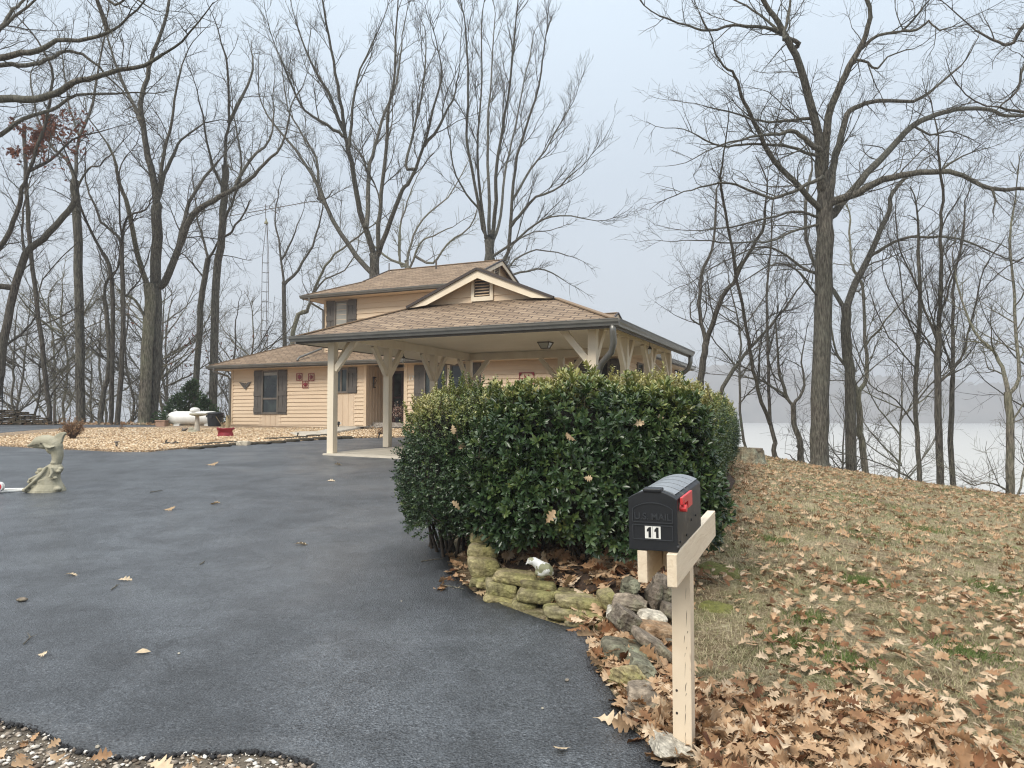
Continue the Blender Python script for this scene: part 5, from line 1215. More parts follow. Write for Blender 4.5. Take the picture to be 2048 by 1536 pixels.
# ================================================================ LEAF LITTER, GRASS, PEBBLES
rsl = np.random.RandomState(77)
driveP = DRIVE; bedP = BED
def ground_pts(n, samp, seed, excl_bed=False, offset=0.0):
    rs_ = np.random.RandomState(seed); out = []
    Q = samp(rs_, n); ok = ~inpoly_np(Q, driveP)
    if excl_bed: ok &= ~inpoly_np(Q, bedP)
    return Q[ok]
def lawn_samp(d0, d1, pw=1.0):
    def f(rs_, n):
        y = d0 + (d1 - d0) * rs_.rand(n) ** pw; x = -.5 + rs_.rand(n) * (y * .78 + 1.5); return np.stack([x, y], 1)
    return f
def zarr(Q, off=0): return np.array([gz(a, b) + (bed_off(a, b) if inb else 0) for (a, b), inb in zip(Q, inpoly_np(Q, bedP))]) + off
def gnormal(Q):
    e = .15; return np.array([Vector((gz(x - e, y) - gz(x + e, y), gz(x, y - e) - gz(x, y + e), 2 * e)).normalized() for x, y in Q])
def lies_on_lawn(Q): return (np.hypot(Q[:, 0] - .86, Q[:, 1] - 3.55) > .11) & ((Q[:, 1] > 3.62) | (Q[:, 1] < 3.2) | (np.abs(Q[:, 0] / Q[:, 1] - .2385) > .032)) & (Q[:, 0] > .45 + np.maximum(0, (Q[:, 1] - 5)) * .0) & (Q[:, 0] > np.interp(Q[:, 1], [2.5, 3.5, 4.3, 5.2, 5.6, 6.4, 7.6, 9.5, 14.5, 18, 24, 30], [.55, .75, .62, .5, 1.15, 1.4, 1.8, 2.5, 4.25, 4.95, 6.8, 9]) - .05)
parts = []
def litter(Q, tpl, size, seed, lift=.02, tilt=.35, heap=None, rg=(0, 1)):
    rs_ = np.random.RandomState(seed); n = len(Q)
    if not n: return
    z = zarr(Q); 
    if heap is not None: z = z + heap * rs_.rand(n)
    N_ = gnormal(Q) + rs_.randn(n, 3) * tilt; a = rs_.rand(n) * 6.283; ax = np.stack([np.cos(a), np.sin(a), rs_.randn(n) * tilt * .7], 1)
    pos = np.stack([Q[:, 0], Q[:, 1], z + lift * rs_.rand(n) + .006], 1); sz = size * (.6 + .7 * rs_.rand(n))
    parts.append(leafinst(tpl, pos, ax, N_, sz, rg[0] + (rg[1] - rg[0]) * rs_.beta(2.2, 1.7, n), build=False))
def density_filter(Q, seed, f):
    rs_ = np.random.RandomState(seed); p = np.array([f(x, y) for x, y in Q]); return Q[rs_.rand(len(Q)) < p]
def near_dens(x, y):
    # deep drift beside the mailbox post, thinning out to the right and further up the lawn
    band = 1 - smooth01((y - 3.9 - max(0, (x - 1.2)) * .12) / .8)
    band *= 1 - .75 * smooth01((x - (1.75 + (3.9 - y) * .7)) / .7)
    ptc = mnoise.noise((x * 1.3, y * 1.3, 2)) * .5 + .5
    far = .14 + .42 * smooth01((ptc - .45) / .25)
    far += (.7 * math.exp(-((x - 2.55 - (y - 9) * .33) ** 2) / .16) if y > 8.5 else 0)      # leaves drifted along the hedge foot
    if y < 8.5: far *= smooth01((x - 1.35) / 1.2 + .15)
    return min(1, max(band, far * .85))
Q = ground_pts(19000, lawn_samp(2.6, 7.5, .9), 401, True); Q = Q[lies_on_lawn(Q)]; Q = density_filter(Q, 402, near_dens)
for k, tp in enumerate((LEAF_OAK, LEAF_OAK2, LEAF_OAK3, LEAF_OVAL)):
    q = Q[k::4] if k < 3 else Q[3::8]
    litter(q, tp, .078 if k < 3 else .075, 410 + k, .03, .27, .05)
Q = ground_pts(2600, lawn_samp(2.7, 4.4, 1), 405, True); Q = Q[lies_on_lawn(Q)]; Q = density_filter(Q, 406, lambda x, y: near_dens(x, y) ** 3); litter(Q, LEAF_OAK3, .095, 420, .08, .5, .05); 
Q = ground_pts(34000, lawn_samp(7, 27, .8), 403, True); Q = Q[lies_on_lawn(Q)]; Q = density_filter(Q, 404, lambda x, y: near_dens(x, y) * .8 + .1); litter(Q, LEAF_OAK_LO, .095, 421, .02, .3, None, (.25, .85))
# in the bed under the shrubs and along its stones
def bedsamp(rs_, n): return np.stack([-.75 + 2.9 * rs_.rand(n), 5.0 + 3.2 * rs_.rand(n)], 1)
Q = bedsamp(np.random.RandomState(430), 2600); Q = Q[inpoly_np(Q, bedP)]; litter(Q, LEAF_OAK2, .11, 431, .04, .4)
Q = bedsamp(np.random.RandomState(432), 900); Q = Q[inpoly_np(Q, bedP)]; litter(Q, LEAF_OAK, .12, 433, .06, .55)
def edgesamp(rs_, n):
    y = 3.0 + 2.6 * rs_.rand(n); x = np.interp(y, [3.0, 3.6, 4.0, 4.5, 5.0, 5.6], [.86, .66, .56, .53, .50, .44]) + rs_.rand(n) * .5; return np.stack([x, y], 1)
Q = edgesamp(np.random.RandomState(434), 900); Q = Q[~inpoly_np(Q, driveP)]; litter(Q, LEAF_OAK2, .10, 435, .05, .5, .03)
# left foot of the planter
Q = np.stack([-.62 + .22 * rsl.rand(70), 6.3 + 1.3 * rsl.rand(70)], 1); litter(Q, LEAF_OAK, .09, 436, .04, .5)
# woodland floor behind the lane and the house
Q = np.stack([-30 + 30 * rsl.rand(2600), 32.5 + 4.5 * rsl.rand(2600)], 1); litter(Q, LEAF_OAK_LO, .16, 437, .05, .6)
o = link('leaf_litter', merge(parts), M['leaf_litter']); tag(o, 'brown fallen oak leaves drifted over the lawn and bed', 'leaf litter', kind='stuff')

# grass blades
def blades(n, samp, hgt, wid, seed, cond=None):
    Q = ground_pts(n, samp, seed, True); Q = Q[lies_on_lawn(Q)]
    if cond: Q = density_filter(Q, seed + 1, cond)
    rs_ = np.random.RandomState(seed + 2); m = len(Q); z = zarr(Q); a = rs_.rand(m) * 6.283; h = hgt * (.4 + rs_.rand(m))
    green = np.array([mnoise.noise((x * .55 + 3, y * .55, 7)) + .5 * mnoise.noise((x * 2.1, y * 2.1, 1)) for x, y in Q])
    lean = .5 + 1.4 * rs_.rand(m); base = np.stack([Q[:, 0], Q[:, 1], z - .003], 1)
    side = np.stack([-np.sin(a), np.cos(a), np.zeros(m)], 1) * (wid * (.6 + .8 * rs_.rand(m)))[:, None]
    dirv = np.stack([np.cos(a) * lean, np.sin(a) * lean, np.ones(m)], 1); dirv /= np.linalg.norm(dirv, axis=1, keepdims=True)
    mid = base + dirv * (h * .55)[:, None]; tip = mid + (dirv * .6 + np.stack([np.cos(a), np.sin(a), -.3 * np.ones(m)], 1) * .5) * (h * .6)[:, None]
    V_ = np.stack([base - side, base + side, mid + side * .6, mid - side * .6, tip], 1).reshape(-1, 3); b = np.arange(m)[:, None] * 5
    at = np.clip(.36 + rs_.randn(m) * .24 + np.clip(green - .10, 0, .5) * 1.3, 0, 1)
    return V_, np.concatenate([b, b + 1, b + 2, b + 3], 1), np.concatenate([b + 3, b + 2, b + 4], 1), np.repeat(at, 5)
M['grass'] = attrmat('grass', [(0, (.12, .085, .05)), (.3, (.54, .46, .30)), (.5, (.48, .43, .25)), (.72, (.20, .23, .08)), (1, (.07, .13, .03))], .8, .15, .2, vary=.2)
VV, F4, F3, AA, off = [], [], [], [], 0
for (n, s_, h_, w_, sd_) in ((170000, lawn_samp(2.6, 7, .85), .045, .0012, 501), (120000, lawn_samp(6.5, 14, .9), .055, .0022, 504), (70000, lawn_samp(13, 29, .9), .07, .0045, 507)):
    v, f4, f3, a_ = blades(n, s_, h_, w_, sd_, lambda x, y: .35 + .65 * smooth01((mnoise.noise((x * .9, y * .9, 11)) + .3) / .5))
    VV.append(v); F4.append(f4 + off); F3.append(f3 + off); AA.append(a_); off += len(v)
o = link('grass', mesh_np('grass', np.concatenate(VV), [np.concatenate(F4), np.concatenate(F3)], np.concatenate(AA)), M['grass']); tag(o, 'short dry winter grass with greener patches on the sloping lawn', 'grass', kind='stuff')
# moss cushions by the post
def mosspatch(px, py, rx, ry, label, col='moss'):
    c = GP(px, py); mb = MB(); n = 22; rr = random.Random(px)
    ring = [mb.V((0, 0, .03))]; R2 = []
    for q in (.35, .7, 1.0):
        rg = []
        for j in range(n):
            a = 2 * math.pi * j / n; k = q * (1 + .35 * mnoise.noise((math.cos(a) * 1.4 + px, math.sin(a) * 1.4, q))); x, y = rx * k * math.cos(a), ry * k * math.sin(a)
            rg.append(mb.V((x, y, gz(c.x + x, c.y + y) - c.z + (.022 * (1 - q) + .012 * rr.random() * (q < 1) + (.004 if q < 1 else -.01)))))
        R2.append(rg)
    for j in range(n): mb.f.append([ring[0], R2[0][j], R2[0][(j + 1) % n]]); mb.uv.append(None); mb.m.append(0)
    for a, b in zip(R2, R2[1:]):
        for j in range(n): mb.f.append([a[j], b[j], b[(j + 1) % n], a[(j + 1) % n]]); mb.uv.append(None); mb.m.append(0)
    o = mb.build('moss_patch', M[col], smooth=True); o.location = c; tag(o, label, 'moss', kind='stuff')
M['moss'] = pm('moss', (.10, .105, .022), (.24, .24, .06), 30, .95, 1.0, 130, bdist=.02, lo=.3, hi=.7)
mosspatch(1440, 1140, .20, .32, 'bright moss right of the mailbox beam'); mosspatch(1432, 1215, .16, .16, 'moss patch beside the mailbox post'); mosspatch(1500, 925, .6, .5, 'yellow moss at the foot of the stump')
# green tufts
tv = []
rs_ = np.random.RandomState(550); ps, ax_ = [], []
for (px, py, r_, n_) in ((1732, 1168, .14, 900), (1600, 1290, .2, 500), (1850, 1060, .25, 500), (1990, 1180, .22, 500), (1545, 1080, .2, 300), (1700, 1330, .16, 260), (1940, 1310, .2, 400), (1620, 1240, .14, 300)):
    c = GP(px, py); q = rs_.randn(n_, 2) * r_ * .6 + np.array([c.x, c.y]); ps.append(np.column_stack([q, [gz(a, b) for a, b in q]])); ax_.append(np.column_stack([rs_.randn(n_, 2) * .6, np.ones(n_)]))
ps = np.concatenate(ps); ax_ = np.concatenate(ax_); o = link('green_grass', leafinst((np.array([(-.05, 0, 0), (.05, 0, 0), (0, 1, .1)]), np.array([(0, 1, 2)])), ps, ax_, rs_.randn(len(ps), 3), .05 + rs_.rand(len(ps)) * .03, np.clip(.88 + rs_.randn(len(ps)) * .1, 0, 1)), M['grass']); tag(o, 'small fresh green grass tufts dotted over the dry lawn', 'grass', kind='stuff')
# pebbles
def pebbles(Q, size, zoff, seed, squash=.6):
    rs_ = np.random.RandomState(seed); n = len(Q)
    t_ = np.array([(1, 0, 0), (-1, 0, 0), (0, 1, 0), (0, -1, 0), (0, 0, 1), (0, 0, -1), (.6, .6, .45), (-.6, .6, .45), (-.6, -.6, .45), (.6, -.6, .45)]) 
    F_ = np.array([(0, 6, 9), (0, 2, 6), (2, 7, 6), (2, 1, 7), (1, 8, 7), (1, 3, 8), (3, 9, 8), (3, 0, 9), (4, 6, 7), (4, 7, 8), (4, 8, 9), (4, 9, 6), (0, 5, 2), (2, 5, 1), (1, 5, 3), (3, 5, 0)])
    z = np.array([gz(a, b) for a, b in Q]) + zoff; s = size * (.35 + rs_.rand(n) ** 3 * 1.5); a = rs_.rand(n) * 6.28; el = .55 + .45 * rs_.rand(n)
    tt = t_[None] * (1 + .18 * rs_.randn(n, len(t_), 3)) * np.stack([s, s * el, s * squash], 1)[:, None, :]
    X = tt[:, :, 0] * np.cos(a)[:, None] - tt[:, :, 1] * np.sin(a)[:, None]; Y = tt[:, :, 0] * np.sin(a)[:, None] + tt[:, :, 1] * np.cos(a)[:, None]
    V_ = np.stack([X + Q[:, 0:1], Y + Q[:, 1:2], tt[:, :, 2] + z[:, None]], 2).reshape(-1, 3)
    return mesh_np('pebbles', V_, [((np.arange(n) * len(t_))[:, None, None] + F_[None]).reshape(-1, 3)], np.repeat(rs_.rand(n), len(t_)), smooth=True)
M['pebble'] = attrmat('pebble', [(0, (.10, .075, .055)), (.3, (.30, .25, .20)), (.6, (.50, .44, .36)), (.85, (.66, .62, .55)), (1, (.78, .76, .70))], .75, 0, .3, vary=.3, vscale=60)
M['pea'] = attrmat('pea_gravel', [(0, (.20, .12, .06)), (.4, (.48, .33, .19)), (.75, (.66, .50, .32)), (1, (.78, .68, .52))], .8, 0, .3)
rs_ = np.random.RandomState(601); Q = np.stack([-4.4 + 4.0 * rs_.rand(16000), 2.6 + 1.9 * rs_.rand(16000)], 1); Q = Q[inpoly_np(Q, SH) & ~inpoly_np(Q, driveP)]
o = link('verge_pebbles', pebbles(Q, .0115, .010, 602), M['pebble']); tag(o, 'pale pebbles along the near edge of the asphalt', 'pebbles', kind='stuff')
parts = []; Q2 = Q[::60]; litter(Q2, LEAF_OAK, .08, 603, .03, .5); 
if parts: o = link('leaf_scraps', merge(parts), M['leaf_litter']); tag(o, 'leaf scraps among the verge pebbles', 'leaf litter', kind='stuff')
Q = np.stack([-16 + 16 * rs_.rand(110000), 17 + 12 * rs_.rand(110000)], 1); Q = Q[inpoly_np(Q, GRAV)]
o = link('pea_gravel', pebbles(Q, .024, .055, 604), M['pea']); tag(o, 'loose tan pea gravel covering the bed', 'gravel', kind='stuff')
# crumbled black lip along the near asphalt edge
rr = random.Random(9); pts = []
for (x0, y0), (x1, y1) in zip(DR_BOTTOM[1:], DR_BOTTOM[2:]):
    n = int(math.hypot(x1 - x0, y1 - y0) / .004)
    for i in range(n): t_ = i / n; pts.append((x0 + (x1 - x0) * t_ + rr.gauss(0, .01), y0 + (y1 - y0) * t_ + rr.gauss(-.012, .014)))
o = link('asphalt_crumbs', pebbles(np.array(pts), .012, .012, 605, .8), M['asphalt_black']  if 'asphalt_black' in M else pm('asphalt_crumb', (.010, .010, .011), (.022, .022, .024), 30, .8, .3)); tag(o, 'broken black crumbs along the ragged asphalt edge', 'asphalt', kind='stuff')
# ================================================================ STONES
M['rock_moss'] = m_rock('mossy_sandstone', (.20, .17, .10), (.46, .40, .26), (.22, .21, .075), .62)
M['rock_grey'] = m_rock('grey_fieldstone', (.15, .125, .10), (.34, .29, .235), (.13, .14, .08), .25)
M['rock_pale'] = m_rock('pale_stone', (.44, .40, .33), (.66, .62, .54), (.30, .28, .20), .1)
M['rock_green'] = m_rock('lichened_stone', (.15, .14, .10), (.33, .32, .24), (.27, .28, .19), .4)
M['rock_rust'] = m_rock('rusty_stone', (.24, .13, .06), (.40, .31, .22), (.16, .12, .07), .1)
def rock(label, px, py, w, h, D, mat, seed, deep=None, rot=0, kind='block', name='stone', group=None, cat='stone', tiltx=0):
    """w,h in photo pixels at depth D; centre at px,py"""
    k = D / 1500; W_, H_ = w * k * (.93 if kind == 'slab' else 1), h * k * (.68 if kind == 'slab' else 1.05); dp = deep or max(.12, min(W_, .3) * .8); c = P(px, py, D + dp * .35); rr = random.Random(seed)
    bm = bmesh.new()
    if kind == 'slab':
        bmesh.ops.create_cube(bm, size=2); bmesh.ops.subdivide_edges(bm, edges=bm.edges, cuts=13, use_grid_fill=True)
        tl, tr_ = rr.uniform(-.22, .12), rr.uniform(-.22, .12); sh = rr.uniform(-.12, .12)
        for v in bm.verts:
            x, y, z = v.co; q = (abs(x) ** 6 + abs(y) ** 6 + abs(z) ** 4) ** (1 / 5.4); k2_ = 1 / max(q, .6) * 1.03; x, y, z = x * k2_, y * k2_, z * k2_
            z *= 1 + (tl if x < 0 else tr_) * abs(x) ** 2; x += sh * z; y *= 1 + .1 * math.sin(x * 2 + seed)
            s_ = Vector((x * W_ * 3, y * dp * 3, z * H_ * 3)); d_ = Vector((x, y, z)).normalized()
            e_ = .09 * mnoise.noise(s_ * 2.4 + Vector((seed, 0, 0))) + .035 * mnoise.noise(s_ * 9 + Vector((0, seed, 0))) + .02 * mnoise.noise(s_ * 24)
            lay = .02 * mnoise.noise(Vector((seed, s_.x * 1.5, s_.z * 34)))
            v.co = Vector(((x + d_.x * e_ * .5) * W_ / 2, (y + d_.y * (e_ + lay) * .7) * dp / 2, (z + d_.z * e_ * .9) * H_ / 2))
        me = bpy.data.meshes.new(name); bm.to_mesh(me); bm.free()
        o = link(name, me, M[mat], None); o.location = c; o.rotation_euler = (tiltx, R(rot), rr.uniform(-.12, .12)); return tag(o, label, cat, group)
    bmesh.ops.create_icosphere(bm, subdivisions=5, radius=1)
    pl = []
    if kind == 'block':
        for ax in ((1, 0, 0), (-1, 0, 0), (0, 1, 0), (0, -1, 0), (0, 0, 1), (0, 0, -1)):
            pl.append((Vector([a + rr.gauss(0, .10) for a in ax]).normalized(), .93 + rr.uniform(-.06, .03)))
        for _ in range(9): pl.append((Vector([rr.gauss(0, 1) for _ in range(3)]).normalized(), rr.uniform(1.08, 1.28)))
    else:
        for _ in range(10): pl.append((Vector([rr.gauss(0, 1) for _ in range(3)]).normalized(), rr.uniform(.62, .95)))
        for ax in ((1, 0, 0), (-1, 0, 0), (0, 0, 1), (0, 0, -1)): pl.append((Vector(ax), .97))
    for v in bm.verts:
        d = v.co.normalized(); r_ = min([q / max(d.dot(n), 1e-3) for n, q in pl if d.dot(n) > .02] + [1.6])
        r_ = min(r_, 1.55); v.co = d * r_
    for _ in range(1): bmesh.ops.smooth_vert(bm, verts=bm.verts, factor=.12, use_axis_x=True, use_axis_y=True, use_axis_z=True)
    for v in bm.verts:
        q = v.co * 1.0; n = q.normalized()
        v.co += n * (.05 * mnoise.noise(q * 2.3 + Vector((seed, 0, 0))) + .05 * mnoise.noise(q * 6 + Vector((0, seed, 0))) + .025 * mnoise.noise(q * 15 + Vector((0, seed, 3))))
        z = v.co.z; v.co += n * .018 * math.sin(z * 19 + 2 * mnoise.noise(q * 1.5 + Vector((seed, 2, 1))))      # bedding layers
        v.co = Vector((v.co.x * W_ / 2, v.co.y * dp / 2, v.co.z * H_ / 2))
    me = bpy.data.meshes.new(name); bm.to_mesh(me); bm.free()
    o = link(name, me, M[mat], None, smooth=False); o.location = c; o.rotation_euler = (tiltx, R(rot), rr.uniform(-.15, .15))
    return tag(o, label, cat, group)
import bmesh
WALLST = [  # label, px, py, w, h, D, mat
 ('olive slab at the far end of the planter edging', 972, 1070, 66, 40, 6.75, 'rock_moss', 0), ('second mossy slab down from the far end of the edging', 967, 1101, 66, 40, 6.55, 'rock_moss', 2),
 ('thick mossy block at the left corner of the planter', 968, 1134, 66, 52, 6.35, 'rock_moss', 3), ('small mossy stone under the left corner block', 958, 1160, 32, 24, 6.25, 'rock_moss', 0),
 ('large mossy stone below the flat cap slab', 1002, 1176, 66, 42, 6.08, 'rock_moss', 8), ('long flat cap slab left of the white bird', 1030, 1154, 88, 30, 6.1, 'rock_moss', 7),
 ('flat cap slab in front of the white bird', 1076, 1167, 74, 24, 5.98, 'rock_moss', 4), ('smooth mossy block under the cap slab by the bird', 1075, 1188, 84, 34, 5.88, 'rock_moss', 4),
 ('rounded mossy block in the bottom course of the planter', 1050, 1207, 54, 30, 5.9, 'rock_moss', 5), ('low mossy ledge stone at the asphalt edge', 1000, 1196, 66, 18, 6.0, 'rock_moss', 12),
 ('long mossy slab in the upper course, right part of the planter', 1161, 1203, 106, 30, 5.62, 'rock_moss', 6), ('longest mossy slab in the middle course of the planter', 1154, 1226, 140, 32, 5.55, 'rock_moss', 5),
 ('dark mossy footing stone under the longest slab', 1172, 1247, 92, 26, 5.45, 'rock_moss', 3), ('small footing stone left of the dark footing stone', 1109, 1238, 40, 22, 5.6, 'rock_moss', 2), ('thin slab in the lowest course left of the rounded block', 1018, 1204, 50, 16, 5.98, 'rock_moss', 10), ('thin mossy sliver at the asphalt below the longest slab', 1128, 1258, 60, 14, 5.5, 'rock_moss', 8), ('thin slab under the thick left corner block', 972, 1166, 44, 18, 6.2, 'rock_moss', 8), ('half-hidden slab behind the upper course', 1146, 1186, 58, 14, 5.8, 'rock_moss', 4)]
for i, (lb, px, py, w_, h_, D, mt, ro) in enumerate(WALLST): rock(lb, px, py, w_, h_, D, mt, 20 + i, deep=.30, rot=ro, kind='slab', group='dry-laid stones of the planter edging')
PILE = [('upright yellow-green stone at the right end of the planter', 1215, 1197, 34, 44, 5.5, 'rock_moss', -12, 'slab'), ('tall pale stone standing on end in the pile', 1256, 1176, 40, 48, 5.55, 'rock_green', 4, 'b2'),
 ('wide brown stone under the tall pale one', 1264, 1208, 80, 38, 5.35, 'rock_grey', 8, 'b2'), ('thin stone leaning at the back of the pile', 1302, 1188, 30, 58, 5.5, 'rock_grey', 14, 'b2'), ('big grey boulder at the back, next to the mailbox post', 1330, 1184, 60, 60, 5.45, 'rock_grey', 20, 'b2'),
 ('dark diamond-shaped stone in the middle of the pile', 1252, 1244, 62, 46, 5.1, 'rock_grey', 38, 'block'), ('small pale chip behind the diamond-shaped stone', 1230, 1226, 34, 22, 5.3, 'rock_pale', 10, 'b2'),
 ('whitish angular stone right of the diamond-shaped one', 1303, 1232, 56, 26, 5.2, 'rock_pale', 14, 'slab'), ('rust-stained block in the pile', 1311, 1259, 70, 36, 5.0, 'rock_rust', 10, 'slab'),
 ('long brown slab slanting down through the pile', 1305, 1287, 96, 30, 4.75, 'rock_grey', 32, 'slab'), ('broad greenish slab beside the asphalt bend', 1252, 1303, 104, 50, 4.72, 'rock_green', 8, 'slab'),
 ('lichened green stone above the peaked one', 1284, 1335, 66, 48, 4.5, 'rock_green', 32, 'b2'), ('peaked mossy stone like a little roof', 1262, 1358, 82, 56, 4.3, 'rock_moss', 14, 'b2'),
 ('rounded brown boulder near the foot of the mailbox post', 1300, 1418, 94, 74, 3.95, 'rock_grey', 6, 'b2'), ('small brown wedge stone beside the rounded boulder', 1264, 1446, 40, 30, 3.85, 'rock_grey', 25, 'block'),
 ('white elongated stone at the foot of the mailbox post', 1345, 1492, 86, 40, 3.5, 'rock_pale', 30, 'b2'), ('little round stone at the right of the pile', 1336, 1282, 24, 18, 4.9, 'rock_grey', 0, 'b2'), ('flat brown stone tucked behind the rust-stained block', 1345, 1222, 50, 34, 5.3, 'rock_grey', 20, 'slab')]
for i, (lb, px, py, w_, h_, D, mt, ro, kd) in enumerate(PILE): rock(lb, px, py, w_, h_, D, mt, 60 + i, deep=.26, rot=ro, kind=kd, group='loose stones piled by the mailbox')
# dark edging of the gravel bed
EDG = [(392, 896), (420, 893), (447, 891), (472, 888), (500, 887), (527, 886), (556, 884), (584, 881), (612, 879), (640, 877), (668, 876), (690, 875), (405, 889), (433, 887), (462, 885), (545, 878), (572, 877), (600, 875), (628, 872), (652, 871)]
ORD = 'first second third fourth fifth sixth seventh eighth ninth tenth eleventh twelfth'.split()
for i, (px, py) in enumerate(EDG):
    p = GP(px, py + 4); rock((('%s stone from the left in the front row of the dark gravel edging' % ORD[i]) if i < 12 else ('%s stone from the left in the upper row of the dark gravel edging' % ORD[i - 12])), px, py, 30, 9, p.y, 'rock_dark' if 'rock_dark' in M else 'rock_grey', 120 + i, deep=.3, rot=0, name='edging_stone', kind='slab', group='dark stones edging the gravel bed')
rock('whitish flat stone lying among the dark edging stones', 487, 887, 26, 10, GP(487, 892).y - .1, 'rock_pale', 150, deep=.3, name='edging_stone')
# far dry-stone wall at the left
M['wallrock'] = m_rock('dark_wall_stone', (.06, .045, .03), (.22, .18, .13), (.12, .11, .06), .3)
ws = thing('stone_wall', 'low dry-stone wall beyond the lane at the far left', 'wall', (*GP(10, 851).xy, 0)); b_ = Vector(ws.location); mb = MB(); rr = random.Random(4)
dirv = Vector((1, .12, 0)).normalized()
for row in range(8):
    x = -4.2
    while x < 2.3 - row * .26:
        L_ = rr.uniform(.12, .36); hh = .085; top = .68 if x < .3 else .68 - (x - .3) * .3
        if row * hh < top:
            q = dirv * x; zz = gz(b_.x + q.x, b_.y + q.y) + row * hh + .05; a = Vector((q.x, q.y + rr.uniform(-.07, .07), zz + rr.uniform(-.012, .012))); e = a + dirv * (L_ - .015); mb.beam(a, e, .4, hh - .012 + rr.uniform(-.01, .01))
        x += L_
o = mb.build('stone_courses', M['wallrock'], ws, bevel=.015)

# ================================================================ MAILBOX
yaw = math.atan2(-.40, .917)
MX = Vector((.7135, 3.25, 1.028)); uL = Vector((.917, -.40, 0)); BW_, BL, BH, BA = .214, .62, .226, .034
mo = MX - uL * BW_ / 2
mb_t = thing('mailbox', 'black plastic mailbox numbered 11 with red flag', 'mailbox', mo, yaw); mb_t.rotation_euler = (R(3.0), 0, yaw)
def arch(x0, x1, z1, rise, n=14, z0=0): return [(x0, z0), (x1, z0), (x1, z1)] + [(x1 + (x0 - x1) * i / n, z1 + rise * math.sin(math.pi * i / n) ** .85) for i in range(1, n)] + [(x0, z1)]
h = BW_ / 2
mb = MB(); mb.prism(arch(-h + .006, h - .006, BH - .004, BA), .022, BL); 
m, t_, b_ = newmat('dusty_black_plastic'); co = coords(t_); n1 = noise(t_, co, 7, 4, .6); n2 = noise(t_, co, 45, 4)
mm = nd(t_, 'ShaderNodeMath', operation='MULTIPLY'); t_.links.new(ramp(t_, n1, [(.5, 0.), (.68, 1.)]), mm.inputs[0]); t_.links.new(ramp(t_, n2, [(.4, .1), (.6, .9)]), mm.inputs[1])
t_.links.new(mixc(t_, mm.outputs[0], (.012, .014, .017), (.11, .09, .07)), b_.inputs['Base Color']); b_.inputs['Roughness'].default_value = .5; M['dusty'] = m
body = mb.build('body', M['dusty'], mb_t, bevel=.003)
mb = MB()
for i in range(5):
    y0 = .07 + i * .112; n = 12; A, B = [], []
    for j in range(n + 1):
        x = (-h + .022) + (2 * h - .044) * j / n; tt = (x + h) / (2 * h); z = BH - .004 + BA * math.sin(math.pi * (1 - tt)) ** .85 + .0035; A.append((x, y0, z)); B.append((x, y0 + .098, z))
    for j in range(n): mb.face([A[j], A[j + 1], B[j + 1], B[j]])
    mb.face([(A[j][0], A[j][1], A[j][2] - .006) for j in range(n + 1)][::-1] + A); mb.face(B[::-1] + [(q[0], q[1], q[2] - .006) for q in B])
mb.build('roof_ribs', M['skysheen'] if 'skysheen' in M else pm('sky_sheen_plastic', (.27, .29, .31), (.22, .24, .26), 6, .34, .04, 30), mb_t)  # sky reflection on the black top is painted in as a paler colour
mb = MB(); mb.prism(arch(-h, h, BH, BA + .004), -.004, .022); door_o = mb.build('door', M['black'], mb_t, bevel=.003)
M['plastic_edge'] = pm('moulded_ridge', (.03, .034, .04), (.024, .028, .034), 6, .45, 0)
mb = MB(); w_ = .004
pz = BH * .60; n = 14; prev = None
for i in range(n + 1):
    t_ = i / n; x = -h + .02 + (2 * h - .04) * t_; z = BH * .80 + .028 * math.sin(math.pi * t_) ** .7
    if prev: mb.beam((prev[0], -.006, prev[1]), (x, -.006, z), w_, w_, up=(0, 1, 0))
    prev = (x, z)
for x in (-h + .02, h - .02): mb.beam((x, -.006, BH * .545), (x, -.006, BH * .80), w_, w_, up=(0, 1, 0))
mb.beam((-h + .02, -.006, BH * .545), (h - .02, -.006, BH * .545), w_, w_, up=(0, 1, 0))
for z in (BH * .49, BH * .215): mb.beam((-h + .02, -.006, z), (h - .02, -.006, z), w_, w_, up=(0, 1, 0))
for x in (-h + .02, h - .02): mb.beam((x, -.006, BH * .215), (x, -.006, BH * .49), w_, w_, up=(0, 1, 0))
mb.build('moulding', M['plastic_edge'], door_o)
mb = MB(); mb.box(-.04, .04, -.012, .05, BH + BA - .004, BH + BA + .011); mb.build('latch', M['black'], mb_t, bevel=.004)
def textmesh(body, size, ext, name, mat, parent, loc, rot, bold=0, sx=1):
    cu = bpy.data.curves.new('t', 'FONT'); cu.body = body; cu.size = size; cu.extrude = ext; cu.align_x = 'CENTER'; cu.offset = bold
    tmp = bpy.data.objects.new('t', cu); COL.objects.link(tmp); dg = bpy.context.evaluated_depsgraph_get(); dg.update(); me = bpy.data.meshes.new_from_object(tmp.evaluated_get(dg)); bpy.data.objects.remove(tmp)
    o = link(name, me, mat, parent); o.location = loc; o.rotation_euler = rot; o.scale = (sx, 1, 1); return o
textmesh('U.S. MAIL', .040, .0022, 'embossed_lettering', M['plastic_edge'], door_o, (0, -.006, BH * .60), (R(90), 0, 0), .0006, 1.0)
mb = MB()
for x in (-.0175, .0175): mb.box(x - .0168, x + .0168, -.0065, -.0045, BH * .235, BH * .475)
mb.mi = 1
for x in (-.0155, .0175):
    z0, z1 = BH * .255, BH * .455; mb.prism([(x - .003, z0), (x + .008, z0), (x + .008, z1), (x - .001, z1), (x - .010, z1 - .011), (x - .010, z1 - .020), (x - .003, z1 - .018)], -.0078, -.0066)
nm = mb.build('number_stickers', [M['white'], M['black']], door_o)
mb = MB(); mb.prism([(.03, 0)] * 0 + [(0, 0), (0, 0)][:0] + [(.03, .0), (.262, .0), (.262, -.066), (.160, -.066), (.160, -.032), (.03, -.032)], 0, .012)
